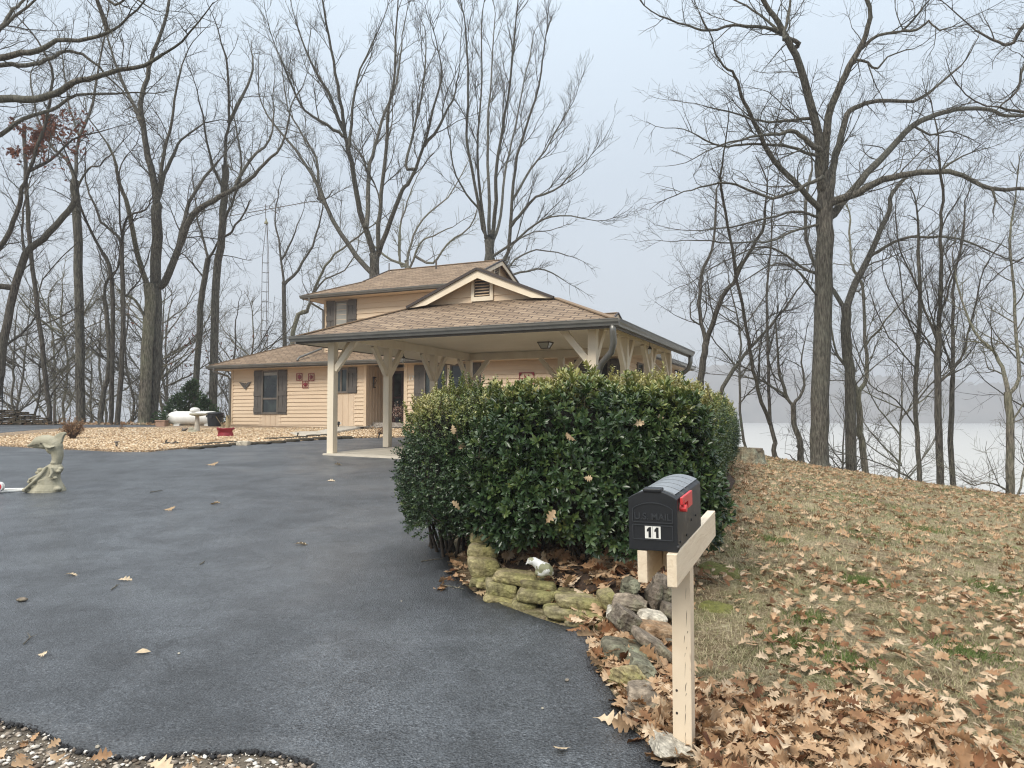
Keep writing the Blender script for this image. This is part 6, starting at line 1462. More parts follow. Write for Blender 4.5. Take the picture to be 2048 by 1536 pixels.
fl = mb.build('flag', M['flagred'] if 'flagred' in M else pm('flag_red', (.62, .045, .05), (.55, .035, .04), 5, .4, .03), mb_t, bevel=.002); fl.location = (h + .006, 0, BH + .005); fl.rotation_euler = (0, 0, R(90)); fl.scale = (1, -1, 1)
mb = MB(); mb.tube([(h, .06, BH - .045), (h + .03, .06, BH - .045)], .016, 12); mb.tube([(h + .012, .06, BH - .045), (h + .012, .06, BH - .01)], .009, 8); mb.build('flag_pivot', M['flagred2'] if 'flagred2' in M else fl.data.materials[0], mb_t)
mb = MB()
for y in (.05, .2, .32, .44): mb.tube([(h - .002, y, .035 + (.05 if y > .3 else 0)), (h + .004, y, .035 + (.05 if y > .3 else 0))], .006, 8)
mb.tube([(h - .004, .005, .022), (h + .006, .005, .022)], .011, 10); mb.build('screw', M['black'], mb_t)
# timber stand
def m_wood():
    m, t, b = newmat('painted_timber'); co = coords(t, (1, .12, 1)); co2 = coords(t)
    wv = noise(t, co, 30, 5, .6, 1.5); n = noise(t, co2, 6, 3)
    c = mixc(t, .5, ramp(t, n, [(.3, (.77, .65, .49)), (.7, (.70, .58, .42))]), ramp(t, wv, [(.3, (.62, .5, .36)), (.6, (.80, .69, .53))]))
    t.links.new(c, b.inputs['Base Color']); b.inputs['Roughness'].default_value = .6; bump(t, b, wv, .5, .006); return m
def m_post():
    m, t, b = newmat('weathered_post'); co = coords(t, (1, 1, .035)); co2 = coords(t)
    n = noise(t, co2, 5, 4); cr = noise(t, co, 38, 3, .5, .3); cut = noise(t, coords(t, (1, 1, .5)), 9, 3)
    base = ramp(t, n, [(.3, (.76, .64, .48)), (.7, (.68, .56, .41))])
    mask = ramp(t, cr, [(.635, 0.), (.66, 1.)]); m2 = ramp(t, cut, [(.5, 0.), (.6, 1.)])
    mk = nd(t, 'ShaderNodeMath', operation='MULTIPLY'); t.links.new(mask, mk.inputs[0]); t.links.new(m2, mk.inputs[1])
    c = mixc(t, mk.outputs[0], base, (.10, .07, .045)); t.links.new(c, b.inputs['Base Color']); b.inputs['Roughness'].default_value = .65
    iv = nd(t, 'ShaderNodeMath', operation='SUBTRACT'); iv.inputs[0].default_value = 1; t.links.new(mk.outputs[0], iv.inputs[1]); bump(t, b, iv.outputs[0], .8, .008); return m
M['timber'] = m_wood(); M['oldpost'] = m_post()
st = thing('mailbox_stand', 'cream timber post and two beams carrying the black mailbox', 'mailbox post', (mo.x, mo.y, 0), yaw)
AH = .142; zt = MX.z - .003
def arm(name, x0, x1, y0, y1, za, zb):
    mb = MB(); mb.box(x0, x1, y0, y1, za, zb); q = mb.build(name, M['timber'], st, bevel=.003); q.location = (0, 0, zt); q.rotation_euler = (R(3.4), 0, 0)
arm('beam', h - .044, h - .001, -.03, 1.06, -AH, 0); arm('beam', -h + .035, -h + .078, 0, .50, -AH, 0); arm('cross_brace', -h + .08, h - .046, .30, .34, -AH + .005, -.004)
pc = Vector((mo.x, mo.y, 0)); lx = h - .045; 
pgz = gz(.86, 3.6)
mb = MB(); mb.box(lx - .058, lx + .031, .35, .439, pgz - .2, zt - AH + .02); mb.build('post', M['oldpost'], st, bevel=.003)
mb = MB(); mb.box(lx - .018, lx + .03, .352, .437, zt - AH - .002, zt - .01) if False else mb.box(h - .134, h - .046, .352, .437, zt - AH - .002, zt + .012); mb.build('post_top', M['oldpost'], st)
mb = MB()
for z_ in (.32, .215): mb.ball((lx - .038, .3495, z_), (.006, .002, .007), 8)
mb.build('knot', M['trimdark'], st)
rr = random.Random(12); mb = MB(); z = .06
while z < zt - AH - .08:
    L_ = rr.uniform(.012, .085); x_ = lx + .004 + rr.gauss(0, .004) + .008 * (z > .55); w_ = rr.uniform(.0008, .0022); mb.face([(x_ - w_, .3495, z), (x_ + w_ * .3, .3493, z + L_ * .2), (x_ + w_ + .002, .3493, z + L_ * .8), (x_ + .002, .3495, z + L_), (x_ - w_ * .4 + .001, .3493, z + L_ * .6)]); z += L_ * rr.uniform(.75, 1.9)
mb.build('split', M['trimdark'], st)

# ================================================================ ORNAMENTS
def remesh(o, v): 
    bm = bmesh.new(); bm.from_mesh(o.data); bmesh.ops.recalc_face_normals(bm, faces=bm.faces); bm.to_mesh(o.data); bm.free()
    m_ = o.modifiers.new('remesh', 'REMESH'); m_.mode = 'VOXEL'; m_.voxel_size = v; m_.use_smooth_shade = True
# dolphin
D = GP(92, 985).y + .0; db = GP(92, 985); k = .0077 * D / 11.7 / 10.24
def dp(x, y, dy=0): return Vector(((x - 930) * k, dy, (1372 - y) * k))
dol = thing('dolphin_statue', 'weathered concrete dolphin leaping from a wave base', 'statue', db, R(4))
mb = MB()
body_ = [(520, 412, 10), (560, 402, 22), (610, 385, 38), (655, 366, 58), (700, 342, 84), (760, 322, 110), (830, 318, 128), (910, 322, 140), (990, 345, 145), (1060, 395, 142), (1105, 470, 132), (1130, 560, 118), (1140, 640, 108), (1130, 720, 98), (1105, 800, 96), (1080, 880, 105), (1060, 980, 120)]
mb.tube([dp(x, y) for x, y, r in body_], [r * k for x, y, r in body_], 20)
mb.tube([dp(540, 425), dp(620, 420), dp(700, 415), dp(790, 400)], [12 * k, 26 * k, 45 * k, 70 * k], 12)
mb.ball(dp(880, 400), (110 * k, 110 * k, 82 * k), 16); mb.ball(dp(1070, 440), (172 * k, 140 * k, 160 * k), 18); mb.ball(dp(760, 335), (110 * k, 100 * k, 100 * k), 16)
fin = [(1050, 300), (1062, 222), (1095, 195), (1140, 160), (1195, 136), (1250, 124), (1290, 138), (1296, 165), (1272, 195), (1248, 235), (1236, 280), (1228, 340), (1150, 420)]
mb.prism([((x - 930) * k, (1372 - y) * k) for x, y in fin], -38 * k, 38 * k)
for sg in (-1, 1): mb.tube([dp(960, 380, sg * 100 * k), dp(1010, 430, sg * 150 * k), dp(1080, 440, sg * 165 * k), dp(1160, 415, sg * 150 * k)], [62 * k, 48 * k, 34 * k, 12 * k], 10, flat=.6)
for sg in (-1, 1): mb.ball(dp(865, 362, sg * 128 * k), 14 * k, 8)
o = mb.build('dolphin_body', M['stonegrey'], dol); remesh(o, .008)
mb = MB(); mb.tube([dp(545, 418, -28 * k), dp(640, 404, -52 * k), dp(720, 392, -88 * k), dp(800, 372, -118 * k)], [5 * k, 7 * k, 7 * k, 4 * k], 6); mb.build('mouth_line', M['rock_dark'], dol)
mb = MB(); mb.ball(dp(868, 352, -136 * k), (20 * k, 8 * k, 9 * k), 8); mb.build('eye', M['rock_dark'], dol)

mb = MB()
prof = [(1372, 560, 1305), (1320, 570, 1300), (1260, 610, 1275), (1200, 660, 1240), (1150, 650, 1210), (1100, 650, 1195), (1040, 770, 1190), (980, 800, 1195), (920, 850, 1240), (870, 880, 1250), (820, 960, 1230), (790, 1030, 1180)]
for a, b in zip(prof, prof[1:]):
    for i in range(2):
        t_ = i / 2; y = a[0] + (b[0] - a[0]) * t_; x0 = a[1] + (b[1] - a[1]) * t_; x1 = a[2] + (b[2] - a[2]) * t_; cx = (x0 + x1) / 2; w_ = (x1 - x0) / 2
        mb.ball(dp(cx, y), (w_ * k * 1.06, w_ * k * .8, 50 * k), 14)
rr = random.Random(3)
for (x, y, r) in [(840, 900, 70), (800, 960, 55), (1240, 880, 55), (1210, 930, 60), (690, 1140, 60), (980, 1150, 95), (1140, 1150, 55), (900, 1130, 60), (1100, 760, 70), (1140, 740, 50), (640, 1300, 80), (1220, 1290, 90), (760, 1230, 90), (1050, 1230, 80), (870, 1050, 80), (1090, 1000, 85), (1180, 1060, 50)]:
    mb.ball(dp(x, y, -rr.uniform(.3, .75) * 260 * k * (1.0 if y > 1000 else .55)), (r * k, r * k * .8, r * k * .62), 12)
for pts in ([(1010, 830), (960, 920), (900, 1020), (800, 1130), (650, 1290)], [(1090, 860), (1130, 960), (1100, 1060)], [(980, 900), (860, 1010), (700, 1100)]):
    mb.tube([dp(x, y, -(.10 + (y - 800) * .00022)) for x, y in pts], [26 * k, 30 * k, 30 * k, 30 * k, 26 * k][:len(pts)], 8)
o = mb.build('wave_base', M['stonegrey'], dol); remesh(o, .009)
# objects at the left edge
p0 = GP(0, 984)
t = thing('reflector_disc', 'round red disc with white rim at the left edge, on white boards', 'reflector', (*GP(-2, 990).xy, GP(-2, 990).z + .04), 0); 
mb = MB(); mb.tube([(0, -.03, .085), (0, .03, .085)], .072, 24); mb.build('rim', M['white'], t, bevel=.006); mb = MB(); mb.tube([(0, -.036, .085), (0, -.029, .085)], .052, 24); mb.build('red_face', fl.data.materials[0], t)
for i, (a, b, lb) in enumerate(((( -60, 993), (58, 984), 'nearer white board lying on the asphalt left of the dolphin'), ((-60, 984), (52, 982), 'farther white board lying on the asphalt left of the dolphin'))):
    A, B = GP(*a), GP(*b); mb = MB(); mb.beam((0, 0, .035), B - A + Vector((0, 0, .035)), .09, .022); o = mb.build('board', M['white'], bevel=.003); o.location = A; tag(o, lb, 'board')
# tank
c = P(391, 840, 31.3); gzt = gz(c.x, 31.3); tk = thing('propane_tank', 'white horizontal propane tank with domed cover', 'propane tank', (c.x, 31.3, gzt), R(-3))
mb = MB(); r_ = .285; x0, x1 = -1.22, 1.1; pts, rd = [], []
for i in range(9): a = math.pi / 2 * i / 8; pts.append((x0 + .42 * (1 - math.sin(a)), 0, .36)); rd.append(max(.004, r_ * math.cos(math.pi / 2 - a) if i else .004))
pts = [(x0 + .42 * (1 - math.cos(a)), 0, .36) for a in np.linspace(0, math.pi / 2, 9)]; rd = [max(.004, r_ * math.sin(a)) for a in np.linspace(0, math.pi / 2, 9)]
pts += [(x1 - .42 * (1 - math.cos(a)), 0, .36) for a in np.linspace(math.pi / 2, 0, 9)]; rd += [max(.004, r_ * math.sin(a)) for a in np.linspace(math.pi / 2, 0, 9)]
mb.tube(pts, rd, 28); mb.build('tank_body', M['white'], tk, smooth=True)
mb = MB(); mb.lathe([(.19, .60), (.20, .66), (.20, .72), (.16, .77), (.08, .80), (0, .805)], 24, c=(-.03, 0, 0)); mb.build('dome_cover', M['white'], tk, smooth=True)
for x in (-.7, .6): mb = MB(); mb.box(x - .12, x + .12, -.22, .22, -.05, .10); mb.build('foot', M['white'], tk)
mb = MB(); mb.tube([(-.88 + .05 * math.cos(a), 0, .66 + .05 * math.sin(a)) for a in np.linspace(0, math.pi, 8)], .012, 6); mb.build('lifting_lug', M['white'], tk)
# bin
c = P(430, 840, 30.6); g = gz(c.x, 30.6); bn = thing('trash_bin', 'black round plastic bin with lid beside the propane tank', 'bin', (c.x, 30.6, g + .03))
mb = MB(); mb.lathe([(.26, 0), (.275, .1), (.305, .44), (.33, .44), (.335, .52), (.32, .53), (0, .53)], 28); mb.build('bin_body', M['black'], bn, smooth=False, bevel=.004)
mb = MB(); mb.lathe([(.35, .505), (.352, .54), (.33, .57), (.2, .59), (.08, .60), (0, .60)], 28); mb.build('lid', M['black'], bn, smooth=True)
for s_ in (-1, 1): mb = MB(); mb.beam((s_ * .33, 0, .38), (s_ * .33, 0, .46), .05, .12, up=(0, 1, 0)); mb.build('handle', M['black'], bn, bevel=.01)
mb = MB(); mb.box(-.16, .0, -.34, -.30, .36, .47); mb.build('front_grip', M['black'], bn)
# bird bath
b_ = GP(394, 866); bb = thing('birdbath', 'pale concrete birdbath with wide shallow bowl', 'birdbath', b_)
s_ = b_.y / 1500
mb = MB(); mb.lathe([(6.5 * s_, 0), (6.2 * s_, 3 * s_), (5.2 * s_, 10 * s_), (4.4 * s_, 22 * s_), (3.9 * s_, 33 * s_), (4.5 * s_, 34 * s_)], 18); mb.build('pedestal', pm('pale_cast', (.58, .53, .45), (.42, .38, .31), 8, .9, .3), bb, smooth=True)
mb = MB(); mb.lathe([(4.5 * s_, 33.5 * s_), (14 * s_, 35 * s_), (16.5 * s_, 36 * s_), (16.7 * s_, 39 * s_), (15.4 * s_, 39.2 * s_), (12 * s_, 37 * s_), (0, 36.4 * s_)], 30, c=(2 * s_, 0, 0)); mb.build('bowl', M['stonegrey'], bb, smooth=False)
b_ = GP(386, 867); t = thing('garden_ornament', 'round grey stone ornament at the foot of the birdbath', 'ornament', b_); mb = MB(); mb.ball((0, -.05, .05), (.2, .14, .07), 14); mb.ball((-.04, -.06, .14), (.1, .09, .09), 14); mb.ball((.08, -.07, .10), (.07, .06, .05), 12); o = mb.build('stone_body', M['stonegrey'], t); remesh(o, .012)
b_ = GP(368, 866); t = thing('garden_ornament', 'small dark bird figure on the gravel left of the birdbath', 'ornament', b_); mb = MB(); mb.tube([(-.07, 0, .0), (-.05, 0, .07), (0, 0, .11), (.09, 0, .14), (.15, 0, .16)], [.02, .05, .06, .035, .01], 10); mb.ball((-.05, 0, .14), .035, 10); mb.tube([(-.02, 0, 0), (-.02, 0, .08)], .012, 6); o = mb.build('bird_body', M['metal'], t); remesh(o, .008)
# driftwood
b_ = GP(340, 892); t = thing('driftwood', 'gnarled dark driftwood lying on the gravel near the driveway', 'driftwood', b_)
mb = MB(); mb.tube([(-.2, 0, .03), (-.08, .02, .06), (.08, -.02, .05), (.24, 0, .08)], [.035, .05, .04, .02], 8); mb.tube([(-.1, 0, .05), (-.11, 0, .13), (-.07, 0, .17)], [.03, .022, .012], 7); mb.tube([(.05, 0, .06), (.14, .03, .12), (.2, 0, .1)], [.025, .015, .01], 7); mb.tube([(-.2, -.05, .02), (.0, -.06, .03), (.2, -.03, .03)], [.02, .03, .015], 7); o = mb.build('wood', M['bark_dark'], t)
# red pot
b_ = GP(451, 876); t = thing('red_pot', 'dark red glazed trough planter with scrolled ends and dry grass', 'planter', b_); s_ = b_.y / 1500
mb = MB(); mb.lathe([(15.5 * s_, 0), (16.5 * s_, 1.5 * s_), (16.5 * s_, 5 * s_), (14.5 * s_, 10 * s_), (13.5 * s_, 14 * s_), (15.5 * s_, 18 * s_), (17 * s_, 20 * s_), (15.5 * s_, 20 * s_), (13 * s_, 16 * s_), (0, 16 * s_)], 26, sy=.55)
mb.build('pot_body', M['red'], t, smooth=True)
for q in (-1, 1): mb = MB(); mb.ball((q * 15.6 * s_, 0, 19 * s_), (2.4 * s_, 4 * s_, 2.4 * s_), 10); mb.build('scroll', M['red'], t)
mb = MB()
for i in range(17): x = (-15 + i * 1.85) * s_; y = -math.sqrt(max(0, 1 - (x / (17 * s_)) ** 2)) * 8.9 * s_; mb.tube([(x * .97, y, 2 * s_), (x * .9, y * .86, 10 * s_), (x, y * 1.0, 17.5 * s_)], .5 * s_, 5)
mb.build('fluting', M['red'], t)
rr = random.Random(8); mb = MB()
for i in range(14): a = rr.uniform(0, 6.28); L_ = rr.uniform(.2, .55); q = rr.uniform(.2, 1); mb.tube([(math.cos(a) * .05, 0, .25), (math.cos(a) * L_ * .4, math.sin(a) * .1, .25 + L_ * .5), (math.cos(a) * L_ * .8 * q, math.sin(a) * .15, .25 + L_ * (1.0 if i % 3 else .4))], .005, 4)
mb.build('dry_stems', M['straw'], t)
# pale post with stick at the house corner
b_ = GP(455, 857); t = thing('garden_post', 'pale weathered post with a dark stick leaning on it at the house corner', 'post', b_); mb = MB(); mb.tube([(0, 0, -.05), (.01, 0, .3), (0, 0, .52)], [.09, .08, .07], 10); mb.build('post_body', M['straw'], t)
mb = MB(); mb.tube([(.06, -.05, .4), (-.06, -.05, .66), (-.12, -.05, .8)], [.025, .02, .01], 6); mb.build('stick', M['bark_dark'], t)
# terracotta planter
b_ = GP(324, 854); t = thing('terracotta_planter', 'square terracotta planter with a dark plant beside the tank', 'planter', b_); mb = MB(); s_ = b_.y / 1500
mb.box(-9 * s_, 9 * s_, -9 * s_, 9 * s_, 0, 11 * s_); mb.box(-10.2 * s_, 10.2 * s_, -10.2 * s_, 10.2 * s_, 11 * s_, 13.5 * s_); mb.build('pot', M['terracotta'], t, bevel=.01)
rs_ = np.random.RandomState(5); n = 240; q = rs_.randn(n, 3) * np.array([.12, .1, .09]) + np.array([.0, 0, .42]); link('foliage', leafinst(LEAF_SM, q, rs_.randn(n, 3), rs_.randn(n, 3), np.full(n, .08), rs_.rand(n) * .4), M['juniper'], t)
# solar light
b_ = GP(233, 898); t = thing('path_light', 'small solar path light at the gravel edge', 'path light', b_); mb = MB(); mb.tube([(0, 0, 0), (0, 0, .10)], .022, 10); mb.build('stake', M['black'], t); mb = MB(); mb.lathe([(.03, .10), (.035, .16), (.03, .17)], 12); mb.build('lens', M['blind'], t); mb = MB(); mb.lathe([(.07, .165), (.075, .175), (.06, .195), (0, .2)], 16); mb.build('cap', M['metal'], t)
for px, py, lb in ((757, 878, 'short dark path-light stake beyond the second carport post'), (594, 877, 'tiny dark sprinkler head on the pale pad')):
    b_ = GP(px, py); t = thing('path_stake', lb, 'stake', b_); mb = MB(); mb.tube([(0, 0, 0), (.03, 0, .16)], .02, 8); mb.build('shaft', M['black'], t); mb = MB(); mb.ball((.03, 0, .17), (.04, .04, .015), 10); mb.build('head', M['black'], t)
# iron stake, thin post left
b_ = GP(107, 851); mb = MB(); mb.beam((0, 0, -.1), (0, 0, .92), .05, .05, up=(0, 1, 0)); mb.tube([(.03, 0, .1), (.03, 0, .8)], .012, 6); o = mb.build('iron_stake', M['metal']); o.location = b_; tag(o, 'dark rusty iron stake standing beside the lane', 'stake')
b_ = GP(3, 851); mb = MB(); mb.tube([(0, 0, -.1), (0, 0, 1.9)], .022, 8); mb.tube([(0, -.03, 1.2), (0, -.03, 1.5)], .03, 8); o = mb.build('thin_pole', M['black']); o.location = b_; tag(o, 'thin black pole behind the stone wall at the left edge', 'pole')
# concrete pad
PAD = px2([(578, 869), (600, 867), (655, 866), (655, 875), (610, 876), (590, 874)]); sheet('concrete_pad', PAD, .12, .075, M['concrete'], 'pale concrete pad set in the gravel', 'pad', bstep=.2)
# statuettes at the door
b_ = GP(716, 855); b_.z += .1; t = thing('white_statuette', 'white angel statuette beside the front walk', 'statuette', b_); mb = MB(); mb.lathe([(.09, 0), (.09, .04), (.06, .06), (.075, .16), (.05, .28), (.03, .31)], 14); mb.ball((0, 0, .36), .045, 12); mb.ball((-.06, .02, .25), (.05, .03, .09), 10); mb.ball((.06, .02, .25), (.05, .03, .09), 10); mb.ball((.03, -.05, .2), (.04, .04, .05), 10); o = mb.build('figure', M['paint'], t); remesh(o, .008)
b_ = GP(677, 860); b_.z += .05; t = thing('garden_lantern', 'small dark metal lantern ornament near the first carport post', 'lantern', b_); mb = MB(); mb.tube([(0, 0, 0), (0, 0, .12)], .02, 8); mb.lathe([(.02, .12), (.06, .17), (.065, .24), (.03, .27), (0, .28)], 12); mb.build('body', M['black'], t); mb = MB(); mb.ball((.07, 0, .2), .035, 10); mb.build('globe', M['white'], t)
c = hw(7.9, .62); t = thing('potted_arrangement', 'dried flower arrangement in a dark pot by the front door', 'potted plant', (*c, 1.46)); mb = MB(); mb.lathe([(.10, 0), (.13, .14), (.14, .2), (.12, .2), (0, .17)], 16); mb.build('pot', M['black'], t)
rs_ = np.random.RandomState(6); n = 420; q = rs_.randn(n, 3) * np.array([.10, .10, .13]) + np.array([0, 0, .42]); link('dried_flowers', leafinst(LEAF_SM, q, rs_.randn(n, 3), rs_.randn(n, 3), np.full(n, .07), rs_.rand(n)), attrmat('dried_flowers', [(0, (.10, .04, .035)), (.6, (.3, .17, .13)), (1, (.6, .5, .42))], .8), t)
mb = MB(); mb.lathe([(.36, 0), (.36, .02), (0, .02)], 24, sy=.7); o = mb.build('doormat', M['shutter']); c = hw(7.35, -.75); o.location = (*c, gz(*c) + .125); tag(o, 'oval grey doormat on the walk before the entry', 'doormat')
# white bird statue in the planter
bp = P(1078, 1137, 6.02); t = thing('bird_statue', 'white bird ornament with flaking paint on the planter leaves', 'statue', bp, R(8)); k2 = 6.02 / 1500 * .2344
def bpnt(x, y, dy=0): return Vector(((x - 332) * k2, dy, (155 - y) * k2))
mb = MB(); mb.tube([bpnt(262, 112), bpnt(262, 90), bpnt(285, 92), bpnt(315, 112), bpnt(350, 142), bpnt(395, 165), bpnt(430, 185), bpnt(450, 210)], [v * k2 for v in (18, 34, 36, 40, 52, 56, 38, 14)], 16); mb.ball(bpnt(262, 90), 32 * k2, 12)
mb.tube([bpnt(245, 95), bpnt(232, 105), bpnt(218, 120)], [v * k2 for v in (16, 10, 3)], 8); mb.ball(bpnt(355, 185), (60 * k2, 40 * k2, 40 * k2), 14)
def m_flake():
    m, t_, b = newmat('flaking_white'); co = coords(t_); n = noise(t_, co, 14, 4); t_.links.new(ramp(t_, n, [(.50, (.74, .74, .72)), (.545, (.26, .26, .16))]), b.inputs['Base Color']); b.inputs['Roughness'].default_value = .6; return m
o = mb.build('bird_body', m_flake(), t); remesh(o, .007)
mb = MB(); mb.tube([bpnt(420, 205), bpnt(460, 245)], .005, 6); mb.build('stick', M['straw'], t)
# stump
b_ = GP(1500, 926); t = thing('tree_stump', 'lichen-covered tree stump at the far end of the hedge', 'stump', b_); mb = MB(); n = 36; rr = random.Random(2); rings = []
for z, s_ in ((-.1, 1.3), (0, 1.14), (.12, 1.03), (.3, .98), (.42, .96)):
    rg = []
    for j in range(n):
        a = 2 * math.pi * j / n; r_ = .37 * s_ * (1 + .10 * math.sin(a * 3 + 1) + .06 * math.sin(a * 7) + .04 * mnoise.noise((math.cos(a) * 3, math.sin(a) * 3, z * 4))); zz = z - (.09 if (z > .4 and math.cos(a) > .1) else 0) + (.015 * rr.random() if z > .4 else 0); rg.append(mb.V((r_ * math.cos(a), r_ * math.sin(a), zz)))
    rings.append(rg)
for r0, r1 in zip(rings, rings[1:]):
    for j in range(n): mb.f.append([r0[j], r0[(j + 1) % n], r1[(j + 1) % n], r1[j]]); mb.uv.append(None); mb.m.append(0)
mb.build('bark_ring', m_rock('stump_bark', (.10, .08, .06), (.26, .23, .17), (.30, .32, .24), .5), t)
mb = MB(); mb.lathe([(.345, .33), (.34, .40), (.2, .41), (0, .405)], 30); mb.build('cut_face', pm('old_wood', (.20, .16, .11), (.12, .095, .07), 12, .9, .4), t)
# antenna mast
D = 43; xm = (528 - 1024) / 1500 * D; gm = gz(xm, D); top = P(528, 510, D).z; tp2 = P(528, 447, D).z
an = thing('antenna_mast', 'slim lattice mast with long television antenna behind the left wing', 'antenna mast', (xm, D, gm)); mb = MB(); legs = [(-.19, -.1), (.19, -.1), (0, .2)]
for x, y in legs: mb.tube([(x, y, -.2), (x, y, top - gm - .8), (x * .9, y * .9, top - gm), (x * .12, y * .12, tp2 - gm)], .016, 6)
mb.build('mast_leg', M['metal'], an)
mb = MB(); z = .3
while z < top - gm:
    for i in range(3): a, b = legs[i], legs[(i + 1) % 3]; mb.tube([(*a, z), (*b, z + (.0 if int(z / .38) % 2 else .0))], .010, 4)
    z += .56
mb.build('rungs', M['metal'], an)
mb = MB(); mb.lathe([(.12, tp2 - gm - .02), (.10, tp2 - gm + .09), (.05, tp2 - gm + .14), (.02, tp2 - gm + .3)], 14, c=(-.03, 0, 0)); mb.build('rotor', pm('rotor', (.30, .29, .18), None, 6, .6), an)
mb = MB(); mb.tube([(-.06, 0, tp2 - gm + .2), (-.09, 0, P(528, 408, D).z - gm)], .018, 6); mb.build('mast_top', M['metal'], an)
mb = MB(); A = P(448, 434, D) - an.location; B = P(622, 403, D) - an.location; mb.tube([A, B], .022, 6); A2 = P(486, 422, D) - an.location; B2 = P(541, 411, D) - an.location; mb.tube([A2, B2], .012, 5); mb.build('boom', M['metal'], an)
mb = MB(); rr = random.Random(5)
for i in range(22):
    f = i / 21; c = A.lerp(B, f); L_ = (.95 - .62 * f) * (.7 + .3 * (i % 2)); mb.tube([c - Vector((.03, L_, 0)), c + Vector((.03, L_, 0))], .010, 4)
c = P(538, 415, D) - an.location
for q in (P(553, 396, D), P(557, 428, D)): mb.tube([c, q - an.location], .02, 5)
mb.build('antenna_element', M['metal'], an)
# ================================================================ SINGLE LEAVES, TWIGS AND PEBBLES ON THE DRIVEWAY
M['leaf_tan'] = attrmat('tan_leaf', [(0, (.30, .20, .11)), (.5, (.55, .41, .25)), (1, (.66, .54, .38))], .7, .15, .3, vary=.3, vscale=30)
def one_leaf(px, py, size, tpl, label, seed, ang, onto=None, curl=.1, col=.6, D=None, parent=None, name='fallen_leaf'):
    c = P(px, py, D) if D else GP(px, py, .024); rs_ = np.random.RandomState(seed); a = R(ang)
    me = leafinst(tpl, np.zeros((1, 3)), np.array([[math.cos(a), math.sin(a), curl]]) if not D else np.array([[math.cos(a), -.3, math.sin(a)]]), np.array([[0, .0, 1.]]) + rs_.randn(1, 3) * .15 if not D else np.array([[.1, -1., .25]]) + rs_.randn(1, 3) * .3, np.array([size * .85]), np.array([col]), me_name=name)
    o = link(name, me, M['leaf_tan']); o.location = c + Vector((0, 0, .012)) if not D else c; tag(o, label, 'leaf', 'single leaves lying on the driveway' if not D else 'oak leaves caught in the shrubs'); return o
DL = [(1195, 1440, .17, LEAF_OAK, 'large curled oak leaf on the asphalt by the stones at lower right', -25), (1136, 1500, .09, LEAF_OAK2, 'small oak leaf on the asphalt at the bottom, right of centre', 200), (590, 1090, .16, LEAF_OAK3, 'curled tan oak leaf on the driveway in mid frame', 10),
 (864, 1084, .15, LEAF_OAK, 'spread oak leaf on the asphalt close to the boxwood', 5), (272, 1309, .10, LEAF_OVAL, 'pale oval leaf on the asphalt at lower left', 25), (76, 1312, .07, LEAF_OAK2, 'crumpled faded leaf at the lower left of the driveway', 0), (236, 1162, .13, LEAF_OAK, 'ragged tan leaf on the asphalt in the left half', 15),
 (132, 1151, .11, LEAF_OAK3, 'curled leaf on the asphalt well left of the ragged tan one', 0), (329, 1020, .17, LEAF_OAK2, 'grey-brown leaf on the driveway below the dolphin level', 0), (440, 1008, .17, LEAF_OAK3, 'dark curled leaf on the driveway left of centre', 170), (415, 930, .26, LEAF_OAK2, 'dark leaf far up the driveway near the gravel', 0),
 (655, 963, .16, LEAF_OAK, 'tiny pale leaf on the driveway centre', 30), (668, 930, .2, LEAF_OAK3, 'leaf on the asphalt just before the first carport post', 0), (800, 980, .16, LEAF_OAK2, 'small pale leaf on the asphalt left of the boxwood', 20), (925, 1172, .10, LEAF_OAK, 'orange oak leaf at the left foot of the planter', 60), (950, 1188, .11, LEAF_OAK2, 'rust-coloured oak leaf beside the bottom course of the planter', 10), (300, 1532, .14, LEAF_OAK, 'pale oak leaf at the very bottom on the pebbles', -20)]
for i, (px, py, s_, tp, lb, an_) in enumerate(DL): one_leaf(px, py, s_, tp, lb, 700 + i, an_, col=.2 if 'dark' in lb or 'grey' in lb else (.35 if 'orange' in lb or 'rust' in lb else .8))
SL = [(1185, 795, .12, 'rust oak leaf on the crown of the hedge', 7.6), (1250, 825, .14, 'pale oak leaf on top of the shrub at right', 6.9), (1050, 812, .12, 'tan leaf resting high in the shrub left of centre', 7.0), (1040, 868, .1, 'small leaf in the shrub below the high tan one', 6.7), (1110, 822, .09, 'pale leaf near the upper middle of the shrub', 6.6),
 (1262, 850, .13, 'broad orange-tan leaf in the right half of the shrub', 6.35), (1318, 852, .12, 'brown leaf high at the right side of the shrub', 6.5), (1150, 880, .12, 'dark rust leaf in the centre of the shrub', 6.25), (935, 885, .11, 'tan leaf at the left of the shrub where boxwood begins', 7.0), (905, 850, .1, 'pale leaf on the boxwood', 7.1), (1168, 955, .08, 'small tan leaf on the lower face of the shrub', 6.1),
 (1093, 1045, .13, 'rust and tan leaf hanging at the lower front of the shrub', 6.0), (920, 1020, .12, 'withered leaf at the lower left of the shrub', 6.7), (1360, 870, .11, 'brown leaf at the right flank of the shrub', 6.6)]
for i, (px, py, s_, lb, D_) in enumerate(SL): one_leaf(px, py, s_, (LEAF_OAK, LEAF_OAK2, LEAF_OAK3)[i % 3], lb, 750 + i, 40 + i * 67, D=D_ - .12, col=.55 if 'rust' not in lb else .2)
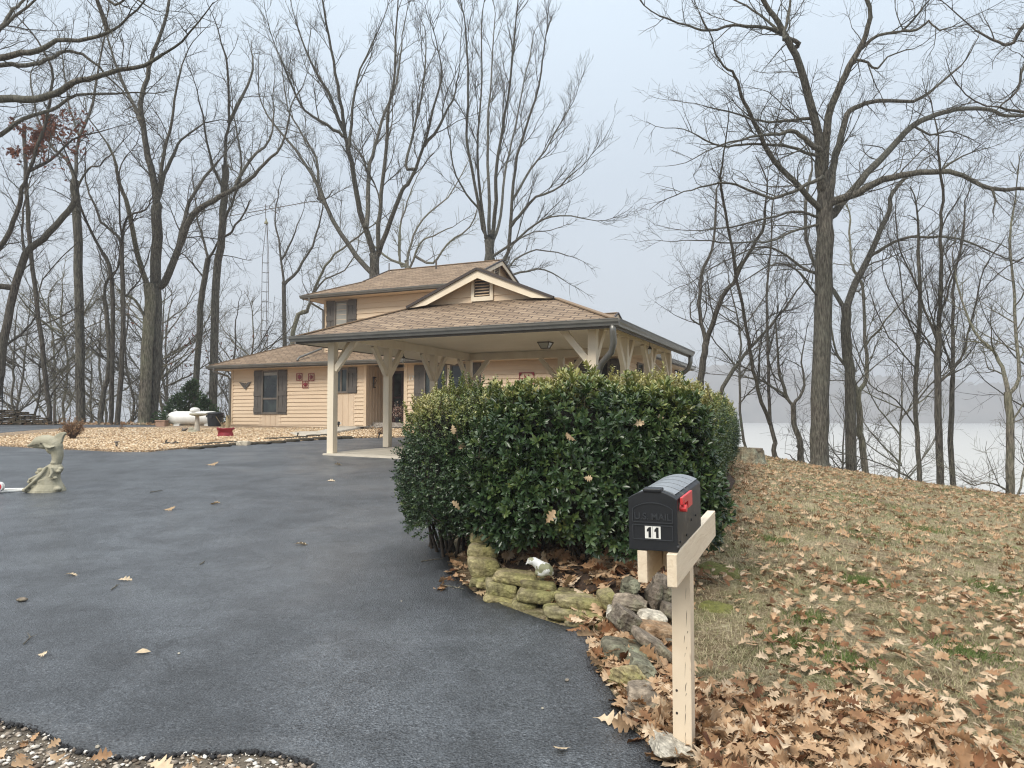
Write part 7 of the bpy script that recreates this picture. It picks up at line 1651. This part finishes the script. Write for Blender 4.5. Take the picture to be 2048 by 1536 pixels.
def twig(px0, py0, px1, py1, r_, label, bend=.01):
    A, B = GP(px0, py0, .024), GP(px1, py1, .024); md = (A + B) / 2 + Vector((bend, bend, .01)); mb = MB(); mb.tube([Vector((0, 0, .006)), md - A, B - A + Vector((0, 0, .008))], [r_, r_, r_ * .6], 6); d_ = (B - A) * .35; mb.tube([md - A, md - A + Vector((d_.y * .4, -d_.x * .4 + d_.y * .3, .012))], [r_ * .7, r_ * .3], 5); o = mb.build('twig', M['bark_pale']); o.location = A; tag(o, label, 'twig')
twig(842, 1124, 886, 1119, .005, 'straight grey twig on the asphalt left of the planter'); twig(888, 1172, 928, 1180, .004, 'thin twig at the left foot of the planter', .0); twig(47, 1290, 55, 1268, .004, 'curved pale twig at the lower left of the driveway', .02); twig(223, 1180, 234, 1170, .005, 'short dark twig near the ragged leaf'); twig(300, 985, 325, 982, .006, 'dark twig on the driveway right of the dolphin'); twig(400, 1130, 408, 1124, .005, 'little twig in the middle of the driveway')
def pebble(px, py, r_, label, mat='rock_pale', sq=.6):
    c = GP(px, py, .024); rr = random.Random(px); mb = MB(); mb.ball((0, 0, r_ * sq * .8), (r_, r_ * .75, r_ * sq), 10)
    mb.v = [tuple(Vector(v) * (1 + .12 * mnoise.noise(Vector(v) * 60 + Vector((px, 0, 0))))) for v in mb.v]; o = mb.build('pebble', M[mat], smooth=True); o.location = c; tag(o, label, 'pebble')
pebble(1134, 1362, .014, 'white angular pebble on the dark asphalt at lower right'); pebble(1085, 1418, .009, 'tiny white pebble near the large oak leaf'); pebble(195, 1496, .013, 'white pebble near the bottom left edge of the asphalt'); pebble(358, 1308, .010, 'small white pebble right of the pale oval leaf'); pebble(44, 1202, .045, 'flat dark stone chip on the left of the driveway', 'rock_grey', .35); pebble(803, 1203, .008, 'tiny pale pebble left of the planter')
# ================================================================ HAZE
HZ_D = .0015
m = bpy.data.materials.new('haze'); m.use_nodes = True; t = m.node_tree; t.nodes.clear()
pv = nd(t, 'ShaderNodeVolumePrincipled'); pv.inputs['Color'].default_value = (.50, .52, .555, 1); pv.inputs['Density'].default_value = HZ_D; pv.inputs['Anisotropy'].default_value = .1
ou = nd(t, 'ShaderNodeOutputMaterial'); t.links.new(pv.outputs[0], ou.inputs['Volume'])
mb = MB(); mb.box(-1450, 1450, -60, 2400, -5.8, 62); o = mb.build('haze', m); tag(o, 'thin winter mist over the lake and woods', 'haze', kind='stuff')
